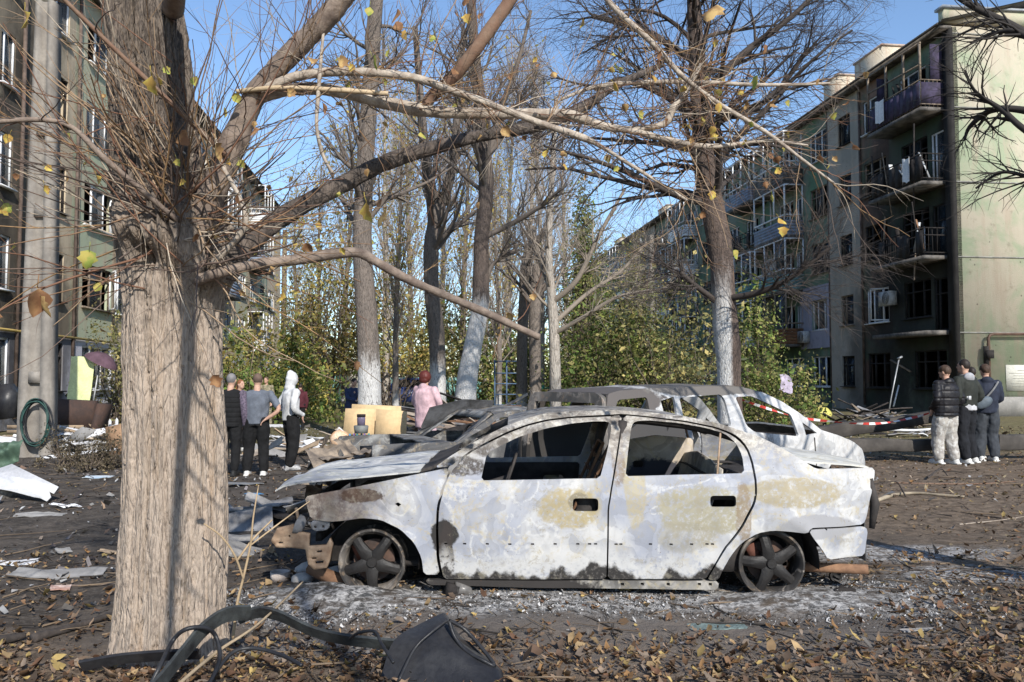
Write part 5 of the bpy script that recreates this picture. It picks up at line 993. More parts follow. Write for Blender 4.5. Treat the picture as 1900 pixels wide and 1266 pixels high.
# understructure: floor, firewall, bulkheads
b = MB(); b.box((.45, SW / 2, .20), (3.0, 1.36, .03)); b.box((-.42, SW / 2, .50), (.03, 1.36, .58)); b.box((1.62, SW / 2, .52), (.03, 1.30, .62)); b.box((2.1, SW / 2, .30), (.85, 1.0, .03)); b.box((.5, SW / 2, .25), (2.2, .24, .14))
b.build('floor_pan', char_m, car)
b = MB(); b.tube([(-.30, .12, .70), (-.28, .85, .74), (-.30, 1.58, .70)], .035, 8); b.box((-.36, .85, .72), (.16, 1.35, .10)); b.build('dashboard_beam', char_m, car)
b = MB(); b.tube([(-.28, .42, .70), (-.02, .42, .78)], .022, 8); th = np.linspace(0, 2 * math.pi, 25)
b.tube(np.stack([-.02 + .09 * np.cos(th) * .6, .42 + .175 * np.sin(th), .80 + .155 * np.cos(th)], -1), .011, 6, cap=False); b.bar((-.02, .42, .79), (.03, .42, .94), .012); b.build('steering_wheel', char_m, car)
def seat(x, y, w, n=5, h=.62, mat=None, rake=.30):
    b = MB(); s = w / 2
    b.tube([(x, y - s, .34), (x + rake * .5, y - s, .66), (x + rake, y - s * .8, .36 + h), (x + rake, y + s * .8, .36 + h), (x + rake * .5, y + s, .66), (x, y + s, .34)], .014, 6)
    b.tube([(x, y - s, .34), (x - .46, y - s, .38), (x - .46, y + s, .38), (x, y + s, .34)], .014, 6)
    for k in range(n):
        f = (k + .5) / n; zz = .40 + h * .85 * f; xx = x + rake * f * .9; t = np.linspace(-s, s, 15)
        b.tube(np.stack([xx + .01 * np.sin(t * 60), y + t, zz + .02 * np.sin(t * 45)], -1), .004, 4)
        t2 = x - .46 * f; b.tube(np.stack([t2 + .02 * np.sin(t * 45), y + t, .37 + 0 * t], -1), .004, 4)
    for k in (-.5, .5): b.bar((x - .4, y + k * w, .22), (x + .02, y + k * w, .22), .03, .05); b.bar((x - .2, y + k * w, .22), (x - .2, y + k * w, .37), .02)
    return b.build('seat_frame', mat or rusty_m, car)
seat(.45, .45, .44); seat(.45, 1.25, .44)
for y in (.45, 1.25):   # what is left of the padding
    b = MB(); g = np.linspace(-.5, .5, 12); A, B_ = np.meshgrid(g, g); b.grid(np.stack([.50 + .34 * (B_ + .5) + .03 * fbm(A * 9, B_ * 9, y), y + A * .42, .42 + (B_ + .5) * .62 - .12 * (fbm(A * 5, B_ * 5, y, 3)) * (B_ > .2)], -1)); b.build('charred_padding', char_m, car, smooth=True)
for s_ in (0, 1):
    b = MB(); L_ = np.array([FR1.tr(u, v) for u, v in U_LINE[3:]]); e_ = yin1(L_[:, 0], L_[:, 1]) + .07; b.tube(np.stack([L_[:, 0], e_ if not s_ else SW - e_, L_[:, 1] - .05], -1), .045, 8); b.build('roof_rail', char_m, car)
b = MB()
for x in (.25, .75, 1.2): b.box((x, SW / 2, FR1.tr(1131, 761)[1] - .06), (.07, 1.2, .03))
b.build('roof_bows', char_m, car)
b = MB()
panel(b, [(.16, .25), (1.54, .25), (1.54, .86), (1.05, .92), (.65, .90), (.16, .86)], [rrect(.35, .55, .5, .68, .04), rrect(1.1, 1.32, .45, .70, .04)], lambda y, z: np.stack([1.30 + (z - .25) * .32 + .02 * (fbm(y * 6, z * 6, 2, 3) - .5), y, z], -1), .06, .01, (1, 0, 0))
b.build('rear_seat_panel', burnt_mat('seat_panel_scale', (.55, .50, .42), (.22, .20, .19), TAN, (.30, .16, .09), (.05, .05, .055), seed=2.2, whiteness=.46), car)
b = MB()
panel(b, [(1.45, .16), (2.05, .16), (2.05, 1.54), (1.45, 1.54)], [rrect(1.62, 1.86, .30, .55, .1), rrect(1.62, 1.86, 1.15, 1.40, .1)], lambda x, y: np.stack([x, y, .80 + .03 * (fbm(x * 5, y * 5, 6, 3) - .5)], -1), .06, .01, (0, 0, -1))
b.build('rear_shelf', char_m, car)
b = MB(); panel(b, [(.92, .34), (1.56, .36), (1.58, .99), (1.25, 1.02), (.94, .97)], [rrect(1.05, 1.14, .74, .80, .02), rrect(1.38, 1.47, .60, .68, .02)], lambda x, z: np.stack([x, SW - .27 + .07 * (z - .4) + .04 * (fbm(x * 5, z * 5, 2, 3) - .5), z], -1), .05, .012, (0, 1, 0)); b.build('folded_seat_plate', burnt_mat('beige_scale_plate', (.42, .36, .29), (.26, .22, .18), TAN, (.12, .08, .06), (.02, .02, .025), seed=12.2, whiteness=.44, patches=((1.22, .62, .28, .20, (.035, .035, .045), 1),)), car)
for s in (0, 1):   # centre pillars' inner posts and the wheel tubs
    y = .10 if not s else SW - .10; sg = 1 if not s else -1
    b = MB(); b.tube([(.72, y, .22), (.74, y + sg * .01, .80), (.80, y + sg * .14, 1.20)], [.06, .05, .035], 6); b.build('inner_pillar', char_m, car)
    for cx in (-.98, 1.80):
        b = MB(); th = np.linspace(math.radians(-8), math.radians(188), 20); r = .335
        ring = np.stack([cx + r * np.cos(th), 0 * th, .23 + r * np.sin(th)], -1)
        A = ring + np.array([0, .05 if not s else SW - .05, 0]); Bv = ring + np.array([0, .34 if not s else SW - .34, 0]); b.grid(np.stack([A, Bv], 0))
        n = len(th); b.add(Bv, NG=[list(range(n))]); b.build('wheel_tub', char_m, car)
# alloy rims without tyres
def rim_mesh():
    b = MB(); R = .230
    b.lathe([(R - .03, -.16), (R, -.165), (R + .004, -.155), (R - .012, -.13), (R - .035, -.06), (R - .03, -.01), (R - .012, .012), (R + .004, .022), (R, .032), (R - .012, .034), (R - .022, .02), (R - .036, .0), (R - .045, -.08), (R - .04, -.15)], 56)
    return b
def spokes_mesh(rot):
    b = MB()
    for k in range(5):
        a = rot + k * 2 * math.pi / 5; ca, sa = math.cos(a), math.sin(a)
        prof = [(.030, .052, .020), (.085, .040, .030), (.150, .033, .024), (.205, .036, .008)]; V = []
        for (r, w, h) in prof:
            for (t, zz) in ((-w, h - .045), (-w, h - .014), (-w * .45, h), (w * .45, h), (w, h - .014), (w, h - .045)):
                V.append((r * ca - t * sa, r * sa + t * ca, zz))
        V = np.array(V).reshape(4, 6, 3); b.grid(V); b.add(V[-1], NG=[list(range(6))])
    b.lathe([(.0, .034), (.030, .034), (.036, .026), (.040, .010), (.075, .004), (.078, -.03)], 24)
    for k in range(5):
        a = rot + (k + .5) * 2 * math.pi / 5; M = Matrix.Translation((.057 * math.cos(a), .057 * math.sin(a), .004)); b.lathe([(.0, .012), (.009, .012), (.011, .008), (.011, -.01)], 8, M)
    return b
def disc_mesh():
    b = MB(); b.lathe([(.0, -.07), (.075, -.07), (.08, -.085), (.145, -.085), (.147, -.095), (.147, -.11), (0, -.11)], 32); return b
rim_m = burnt_mat('scorched_alloy', (.30, .265, .23), (.035, .033, .032), (.35, .25, .16), (.16, .09, .06), (.05, .05, .05), seed=3.3, whiteness=.60, tansc=.3)
spoke_m = simple('charred_alloy', (.026, .024, .023), .5, .4, 9, .3, (.014, .013, .013), bsc=60)
disc_m = simple('rusty_disc', (.11, .065, .048), .75, .4, 10, .3, (.045, .038, .035))
caliper_m = simple('brake_red_rust', (.16, .065, .045), .8, .3, 10)
def wheel(parent, x, y, z, side, rot, tilt=0.0):
    # the wheel faces -y on the near flank, +y on the far flank
    q = Matrix.Translation((x, y, z)) @ Matrix.Rotation(tilt, 4, 'X') @ Matrix.Rotation(math.pi / 2 * (1 if side == 0 else -1), 4, 'X')
    w = rim_mesh().xf(q).build('wheel_rim', rim_m, parent); autosmooth(w, 40)
    autosmooth(spokes_mesh(rot).xf(q).build('spokes', spoke_m, w), 30)
    autosmooth(disc_mesh().xf(q).build('brake_disc', disc_m, w), 30)
    c = MB(); c.box((-.10, .06, -.09), (.07, .12, .07), Matrix.Rotation(.5, 3, 'Z')); c.xf(q).build('brake_caliper', caliper_m, w); return w
wf = FR1.tr(690, 1044, .05); wr = FR1.tr(1431, 1046, .05)
wheel(car, wf[0], .085, wf[1] - .0, 0, math.radians(-90 + 1)); wheel(car, wr[0], .085, wr[1], 0, math.radians(103)); wheel(car, wf[0], SW - .085, .225, 1, .3); wheel(car, wr[0], SW - .085, .225, 1, .9)
for x in (wf[0], wr[0]):
    b = MB(); b.tube([(x, .18, .22), (x + .03, .85, .19), (x, SW - .18, .22)], [.03, .045, .03], 8); b.build('axle', rusty_m, car)
# nose: engine block, radiator support, bumper bracket, lamp bowl
b = MB(); b.box((-.95, .85, .45), (.55, .8, .40)); b.box((-1.0, .7, .62), (.3, .4, .16)); b.tube([(-1.2, .4, .6), (-.9, .6, .68), (-.7, 1.0, .64)], .03, 8); b.build('engine_block', char_m, car)
b = MB(); b.box((-1.38, .85, .38), (.04, 1.3, .06)); b.box((-1.38, .85, .66), (.04, 1.35, .05))
for y in (.25, .85, 1.45): b.box((-1.38, y, .52), (.035, .05, .26))
b.build('radiator_support', char_m, car)
def brk(u, v): return FR1.tr(u, v, .02)
BR = [(518, 978), (545, 972), (552, 985), (575, 990), (575, 1012), (605, 1012), (611, 1000), (617, 1010), (612, 1040), (607, 1053), (585, 1055), (574, 1044), (569, 1018), (545, 1014), (518, 1013), (508, 1000)]
b = MB(); panel(b, [brk(*p) for p in BR], [[brk(*p) for p in h] for h in ([(521, 1003), (529, 1003), (529, 1006), (521, 1006)], [(538, 991), (542, 991), (542, 995), (538, 995)], [(586, 1040), (601, 1040), (600, 1045), (587, 1045)], [(580, 1033), (589, 1033), (589, 1036), (580, 1036)], [(589, 1021), (598, 1021), (598, 1025), (589, 1025)])],
      lambda x, z: np.stack([x, .04 + .05 * np.maximum(0, -1.35 - x) * 3 + .015 * fbm(x * 8, z * 8), z], -1), .02, .05, sharp=True); b.build('bumper_bracket', tanm, car)
b = MB(); panel(b, [brk(*p) for p in ((576, 966), (611, 966), (610, 980), (604, 985), (580, 985))], [[brk(*p) for p in ((583, 975), (588, 975), (588, 980), (583, 980))], [brk(*p) for p in ((597, 975), (602, 975), (602, 980), (597, 980))]], lambda x, z: np.stack([x, .06 + 0 * x, z], -1), .02, .05); b.build('headlamp_bracket', grey_m, car)
b = MB(); c0 = brk(565, 978); b.lathe([(.0, .0), (.04, .005), (.065, .03), (.07, .06)], 16, Matrix.Translation((c0[0], .10, c0[1])) @ Matrix.Rotation(-1.2, 4, 'Y')); b.build('lamp_bowl', grey_m, car)
b = MB(); p0 = brk(553, 940); p1 = brk(556, 970); b.bar((p0[0], .05, p0[1]), (p1[0], .08, p1[1]), .012, .02); b.build('lamp_strut', tanm, car)
b = MB(); b.tube([(-1.45, .25, .16), (-1.3, .2, .10), (-1.15, .18, .06)], .05, 7); b.build('tow_arm', rusty_m, car)
b = MB(); q0 = G(1490, 1085); b.tube([(1.95, .35, .15), (2.2, .22, .16), (2.50, .12, .17)], .034, 10); b.tube([(1.95, .5, .12), (1.6, .6, .16), (.9, .7, .15), (.0, .75, .15)], .028, 8); b.build('exhaust_pipe', rusty_m, car)
b = MB(); b.box((2.35, SW / 2, .30), (.06, 1.2, .12)); b.build('rear_beam', char_m, car)
b = MB(); e = FR1.tr(1619, 930); b.tube([(e[0] + .0, .16, .80), (e[0] + .03, .16, .62), (e[0] + .0, .15, .45)], [.02, .035, .02], 8); b.build('tail_lamp_housing', char_m, car)
b = MB(); panel(b, [(.16, .22), (1.54, .22), (1.56, .80), (.14, .80)], [rrect(.2, .42, .48, .78, .05), rrect(1.28, 1.5, .48, .78, .05), rrect(.62, 1.08, .45, .6, .03)], lambda y, z: np.stack([2.50 - .04 * (z - .5) + 0 * y, y, z], -1), .06, .01, (-1, 0, 0)); b.build('rear_panel', grey_m, car)

# ---- hatchback behind, standing slantwise, nose to the right
R2 = math.radians(33); W2 = 1.62
def yin2(x, z):
    t = np.maximum(0, z - .85); p = np.maximum(0, np.abs(x - 2.05) - 1.4) / .65
    return .30 * t + .3 * t * t + .12 * p * p + .25 * np.maximum(0, .5 - z) ** 2
FR2 = Frame(.886, 7.72, R2, yin2)
car2 = thing('burnt_hatchback', 'burnt white hatchback with empty windows standing slantwise behind the saloon', 'car', (.886, 7.72, 0), R2)
b2m = burnt_mat('hatchback_bleached_paint', (.48, .475, .465), (.27, .28, .30), (.30, .235, .165), RUST, CHAR, patches=((.45, .70, .95, .50, (.045, .042, .04), 1), (.3, 1.30, .7, .16, (.09, .08, .075), 1), (1.6, 1.40, .9, .07, (.12, .11, .10), 1), (2.3, 1.15, .10, .4, (.13, .12, .12), .8)), whiteness=.40, tansc=.3, seed=5.5)  # first dark patch paints in the saloon's shade on the rear flank
top2 = [(1128, 731), (1149, 725), (1202, 721), (1273, 718), (1337, 717), (1380, 719), (1415, 728), (1451, 745), (1487, 769), (1524, 798)]
up = [FR2.tr(*p) for p in top2]; nose = [FR2.tr(*p) for p in ((1558, 809), (1586, 822), (1600, 834), (1607, 856))]
def arc(cx, cz, r, a0, a1, n=10): return [(cx + r * math.cos(math.radians(a)), cz + r * math.sin(math.radians(a))) for a in np.linspace(a0, a1, n)]
xn = nose[-1][0]
side2 = up + nose + [(xn, .45), (xn - .06, .25)] + arc(xn - .78, .25, .34, 0, 180) + [(xn - 1.3, .18), (1.10, .18)] + arc(.68, .25, .34, 0, 180) + [(.10, .28), (.02, .55), (.02, .9)]
def q2(*pts): return [FR2.tr(*p) for p in pts]
w_fd = q2((1364, 737), (1394, 735), (1430, 751), (1467, 769), (1483, 810), (1401, 802), (1385, 790)); w_fq = q2((1489, 784), (1517, 804), (1496, 808))
zb = w_fd[4][1]
w_rd = q2((1260, 738), (1336, 732), (1344, 740), (1357, 790)) + [(q2((1265, 790))[0][0], zb)]
w_rv = q2((1226, 744), (1250, 736), (1256, 768)) + [(q2((1228, 768))[0][0], zb + .12)]
w_rq = q2((1142, 757), (1147, 742), (1200, 737), (1206, 764)) + [(q2((1145, 764))[0][0], zb + .1)]
def f2(s):
    if not s: return lambda x, z: np.stack([x, yin2(x, z) + .02 * (fbm(x * 2.2, z * 2.2, 13, 3) - .45), z], -1)
    return lambda x, z: np.stack([x, W2 - yin2(x, z) + .02 * (fbm(x * 2.2, z * 2.2, 16, 3) - .45), z], -1)
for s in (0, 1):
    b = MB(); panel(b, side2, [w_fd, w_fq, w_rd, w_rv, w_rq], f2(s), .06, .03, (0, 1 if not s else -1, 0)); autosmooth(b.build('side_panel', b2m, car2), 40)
for s in (0, 1):   # door gap ridges, raised seams
    b = MB(); sg = 1 if not s else -1
    for u0, v0, u1, v1 in ((1511, 812, 1516, 842),):
        p0 = FR2.tr(u0, v0); p1 = FR2.tr(u1, v1); zz = np.linspace(p0[1], .25, 8); xx = np.linspace(p0[0], p1[0], 8)
        yy = yin2(xx, zz); yy = yy - .004 if not s else W2 - yy + .004; b.tube(np.stack([xx, yy, zz], -1), .006, 5)
    b.build('door_seam', char_m, car2)
def strip2(name, line, mat, crown, noise, nx=30, ny=16, seed=0, thick=.02):
    L = resample(line, .01, False); i = np.linspace(0, len(L) - 1, nx).round().astype(int); L = L[i]; e = yin2(L[:, 0], L[:, 1])[:, None]
    t = np.linspace(0, 1, ny)[None]; y = e + (W2 - 2 * e) * t; x = L[:, 0][:, None] + 0 * y
    z = L[:, 1][:, None] + crown * (1 - (2 * t - 1) ** 2) + noise * (fbm(x * 3, y * 3, seed, 4) - .47); V = np.stack([x, y, z], -1)
    b = MB(); b.grid(V); b.grid(V - np.array([0, 0, thick]), flip=True)
    for sl in (np.s_[:, 0], np.s_[:, -1], np.s_[0, :], np.s_[-1, :]): b.grid(np.stack([V[sl], V[sl] - np.array([0, 0, thick])], 0))
    return b.build(name, mat, car2, smooth=True)
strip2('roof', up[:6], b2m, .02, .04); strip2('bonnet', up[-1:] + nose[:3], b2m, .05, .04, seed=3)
b = MB(); zr = up[0][1]
panel(b, [(.10, .3), (W2 - .10, .3), (W2 - .06, .8), (W2 - .2, zr - .03), (W2 - .3, zr + .01), (.3, zr + .01), (.2, zr - .03), (.06, .8)], [[(.22, .62), (W2 - .22, .62), (W2 - .30, zr - .09), (.30, zr - .09)]],
      lambda y, z: np.stack([.03 + 0.16 * np.maximum(0, z - .85) + .02 * (fbm(y * 4, z * 4, 6) - .5), y, z], -1), .05, .05, (1, 0, 0)); autosmooth(b.build('tailgate_frame', burnt_mat('tailgate_scale', (.30, .26, .225), (.085, .08, .075), (.3, .2, .13), RUST, CHAR, seed=8.8, whiteness=.54, patches=((.2, .45, .8, .35, (.03, .028, .027), 1),)), car2), 40)
b = MB(); b.box((2.0, W2 / 2, .22), (3.6, 1.3, .03)); b.box((3.15, W2 / 2, .55), (.03, 1.3, .62)); b.box((3.6, W2 / 2, .5), (.5, .9, .4)); b.build('floor_pan', char_m, car2)
for (x, y) in ((2.2, .45), (2.2, 1.2), (1.1, .8)):
    b = MB(); w = .44 if x > 2 else 1.1
    b.tube([(x, y - w / 2, .35), (x - .2, y - w / 2, .95), (x - .22, y + w / 2, .95), (x, y + w / 2, .35)], .016, 6)
    for k in range(5): b.tube([(x - .04 * k, y - w / 2, .4 + .11 * k), (x - .04 * k, y + w / 2, .42 + .11 * k)], .005, 4)
    b.build('seat_frame', rusty_m, car2)
for cx in (.68, xn - .78):
    for s in (0, 1): wheel(car2, cx, .09 if not s else W2 - .09, .225, s, cx)

# ---- crushed dark car at the far left
R3 = math.radians(25); W3 = 1.58
car3 = thing('crushed_burnt_car', 'crushed charcoal grey burnt car with torn-open nose behind the saloon bonnet', 'car', (-1.95, 8.6, 0), R3)
b3m = burnt_mat('charred_body_scale', (.30, .30, .29), (.085, .085, .088), (.30, .24, .16), (.12, .07, .045), CHAR, whiteness=.60, tansc=.5, seed=6.1)
def yin3(x, z): return .28 * np.maximum(0, z - .78) + .1 * (np.maximum(0, .6 - x)) ** 2 + .2 * np.maximum(0, .45 - z) ** 2
def f33(s):
    if not s: return lambda x, z: np.stack([x, yin3(x, z) + .035 * (fbm(x * 3, z * 3, 23, 3) - .45), z], -1)
    return lambda x, z: np.stack([x, W3 - yin3(x, z) + .035 * (fbm(x * 3, z * 3, 26, 3) - .45), z], -1)
side3 = [(.5, .42), (.5, .80), (1.0, .81), (1.48, .80), (1.75, .97), (2.02, 1.12), (2.6, 1.16), (3.1, 1.13), (3.5, .95), (3.75, .82), (4.1, .79), (4.15, .3)] + arc(3.35, .22, .34, 0, 180) + [(2.9, .18), (1.35, .18)] + arc(.92, .22, .34, 10, 180)
for s in (0, 1):
    b = MB(); panel(b, side3, [[(1.70, .84), (2.02, 1.06), (2.42, 1.09), (2.40, .82)], [(2.52, .82), (2.54, 1.09), (3.02, 1.06), (3.30, .86)]], f33(s), .06, .03, (0, 1 if not s else -1, 0)); autosmooth(b.build('side_panel', b3m, car3), 40)
def strip3(name, line, mat, noise, nx=24, ny=16, seed=0, inset=0.0):
    L = resample(line, .01, False); i = np.linspace(0, len(L) - 1, nx).round().astype(int); L = L[i]; e = yin3(L[:, 0], L[:, 1])[:, None] + inset
    t = np.linspace(0, 1, ny)[None]; y = e + (W3 - 2 * e) * t; x = L[:, 0][:, None] + 0 * y; z = L[:, 1][:, None] + noise * (fbm(x * 3, y * 3, seed, 4) - .5) + 0 * t
    V = np.stack([x, y, z], -1); b = MB(); b.grid(V); b.grid(V - np.array([0, 0, .014]), flip=True)
    for sl in (np.s_[:, 0], np.s_[:, -1], np.s_[0, :], np.s_[-1, :]): b.grid(np.stack([V[sl], V[sl] - np.array([0, 0, .014])], 0))
    return b.build(name, mat, car3, smooth=True)
strip3('roof', [(2.0, 1.10), (2.6, 1.16), (3.12, 1.13)], b3m, .10); strip3('scuttle', [(1.15, .80), (1.5, .79)], b3m, .06, 10, seed=5); strip3('boot_lid', [(3.6, .88), (4.1, .79)], b3m, .04, 10, seed=7)
b = MB(); panel(b, [(.12, .15), (1.46, .15), (1.46, .80), (1.36, 1.12), (.24, 1.12), (.12, .80)], [[(.22, .78), (1.36, .78), (1.26, 1.05), (.34, 1.05)]], lambda y, z: np.stack([1.50 + (z - .78) * 1.5 * (z > .78) + 0 * y, y, z], -1), .06, .03, (1, 0, 0)); b.build('windscreen_frame', b3m, car3)
b = MB()
for i in range(16):   # torn nose: folded sheet scraps
    x, y, z = RNG.uniform(0, .62), RNG.uniform(.1, 1.4), RNG.uniform(.3, .72); s = RNG.uniform(.15, .36); g = np.linspace(-.5, .5, 7)
    A, B_ = np.meshgrid(g, g); R = Matrix.Rotation(RNG.uniform(0, 6.28), 3, 'Z') @ Matrix.Rotation(RNG.uniform(-1.2, 1.2), 3, 'Y')
    V = np.stack([A * s * 1.6, B_ * s, .5 * s * (fbm(A * 3 + i, B_ * 3, i, 3) - .5)], -1).reshape(-1, 3) @ np.array(R).T + (x, y, z); b.grid(V.reshape(7, 7, 3))
b.build('crumpled_nose', simple('tan_scorched_sheet', (.34, .27, .20), .8, .5, 5, .4, (.07, .06, .055)), car3, smooth=True)
b = MB(); b.box((2.3, W3 / 2, .2), (3.5, 1.2, .03)); b.box((.95, W3 / 2, .5), (.55, .8, .4)); b.box((1.45, W3 / 2, .45), (.03, 1.2, .6)); b.build('floor_pan', char_m, car3)
b = MB(); b.box((.25, W3 / 2, .36), (.10, 1.4, .12)); b.bar((.2, .3, .38), (1.2, .35, .4), .08); b.bar((.2, 1.3, .38), (1.2, 1.25, .4), .08); b.build('chassis_rails', grey_m, car3)
b = MB(); V = []
for (x, y, z) in ((1.55, 1.50, .86), (2.0, 1.52, .98), (2.5, 1.52, 1.02), (2.5, 1.30, 1.20), (2.05, 1.28, 1.22), (1.6, 1.3, 1.12)): V.append((x, y, z))
b.add(V, NG=[[0, 1, 2, 3, 4, 5]]); b.add(np.array(V) + (0, 0, .03), NG=[[5, 4, 3, 2, 1, 0]]); b.build('torn_roof_flap', grey_m, car3)
for (x, y) in ((2.55, .42), (2.55, 1.15)):
    b = MB(); b.tube([(x, y - .2, .3), (x + .2, y - .2, .85), (x + .22, y + .2, .85), (x, y + .2, .3)], .018, 6)
    for k in range(4): b.tube([(x + .05 * k, y - .2, .4 + .13 * k), (x + .05 * k, y + .2, .4 + .13 * k)], .006, 4)
    b.build('seat_frame', rusty_m, car3)
th = np.linspace(0, 2 * math.pi, 21); b = MB(); b.tube(np.stack([1.78 + .05 * np.cos(th), .45 + .17 * np.sin(th), .82 + .15 * np.cos(th)], -1), .014, 6, cap=False); b.tube([(1.5, .45, .7), (1.78, .45, .82)], .02, 6); b.build('steering_wheel', char_m, car3)
for cx in (.92, 3.35):
    for s in (0, 1): wheel(car3, cx, .1 if not s else W3 - .1, .215, s, cx)
# ------------------------------------------------------------------ people
def _sph(n=10, m=14):
    V = [(0, 0, 1)]; 
    for i in range(1, n):
        for j in range(m): a = math.pi * i / n; t = 2 * math.pi * j / m; V.append((math.sin(a) * math.cos(t), math.sin(a) * math.sin(t), math.cos(a)))
    V.append((0, 0, -1)); T = []; 
    for j in range(m): T.append((0, 1 + j, 1 + (j + 1) % m))
    for i in range(n - 2):
        for j in range(m):
            a, b, c, d = 1 + i * m + j, 1 + i * m + (j + 1) % m, 1 + (i + 1) * m + j, 1 + (i + 1) * m + (j + 1) % m; T += [(a, c, d), (a, d, b)]
    for j in range(m): T.append((len(V) - 1, 1 + (n - 2) * m + (j + 1) % m, 1 + (n - 2) * m + j))
    return np.array(V), np.array(T)
SV, ST = _sph()
def ell(mb, c, r, R=None):
    V = SV * np.array(r)
    if R is not None: V = V @ np.array(R).T
    mb.add(V + np.array(c), T=ST)
def limb_(mb, pts, rad, n=12):
    p = spline(pts, max(6, 5 * (len(pts) - 1) + 1)); q = np.array(rad, float); r = np.interp(np.linspace(0, 1, len(p)), np.linspace(0, 1, len(q)), q)
    mb.tube(p, r, n, cap=True); ell(mb, p[0], (r[0],) * 3); ell(mb, p[-1], (r[-1],) * 3)
def torso_(mb, pts, rad, n=16):
    p = spline(pts, 16); r = np.interp(np.linspace(0, 1, 16), np.linspace(0, 1, len(rad)), rad); mb.tube(p, r, n, cap=True)
QUEUE = []
def remesh_later(mb, name, mat, parent, voxel=.012, fold=.006, fs=9.0, quilt=None, seed=0, smooth_it=4):
    o = mb.build(name, mat, parent, fixn=True); md = o.modifiers.new('r', 'REMESH'); md.mode = 'VOXEL'; md.voxel_size = voxel; sm = o.modifiers.new('s', 'SMOOTH'); sm.iterations = smooth_it; sm.factor = .5
    QUEUE.append((o, fold, fs, quilt, seed)); return o
def flush_queue():
    bpy.context.view_layer.update(); dg = bpy.context.evaluated_depsgraph_get()
    new = [bpy.data.meshes.new_from_object(o.evaluated_get(dg), preserve_all_data_layers=False, depsgraph=dg) for o, *_ in QUEUE]
    for (o, fold, fs, quilt, seed), me in zip(QUEUE, new):
        o.modifiers.clear(); mats = list(o.data.materials); old = o.data; me.name = old.name; o.data = me; bpy.data.meshes.remove(old)
        if not len(me.materials):
            for x in mats: me.materials.append(x)
        n = len(me.vertices); co = np.zeros(n * 3, np.float32); me.vertices.foreach_get('co', co); co = co.reshape(-1, 3); no = np.zeros(n * 3, np.float32); me.vertex_normals.foreach_get('vector', no); no = no.reshape(-1, 3)
        d = fold * 2.4 * (fbm(co[:, 0] * fs, co[:, 1] * fs, co[:, 2] * fs * .7 + seed, 3) - .45)
        if quilt: k = np.abs(np.sin(co[:, 2] * math.pi / quilt)); d = d - .016 * (1 - np.minimum(1, k * 2.2))
        co = co + no * d[:, None]; me.vertices.foreach_set('co', co.ravel()); me.polygons.foreach_set('use_smooth', np.ones(len(me.polygons), bool)); me.update()
    QUEUE.clear()
SKIN = simple('skin', (.46, .29, .215), .6, .12, 5, .05, (.40, .23, .165))
def cloth(name, c, rough=.9, var=.25, sc=7, c2=None): return simple(name, c, rough, var, sc, .25, c2, bsc=60, bd=.004)
def camo(name, cs, sc=14):
    m = NT(name); co = m.co(); c = m.mix(m.rng(m.noise(co, sc, 2, .5), .49, .51), cs[0], cs[1]); c = m.mix(m.rng(m.noise(m.map(co, loc=(3, 1, 2)), sc * 1.4, 2, .5), .56, .58), c, cs[2]); return m.out(c, .9)
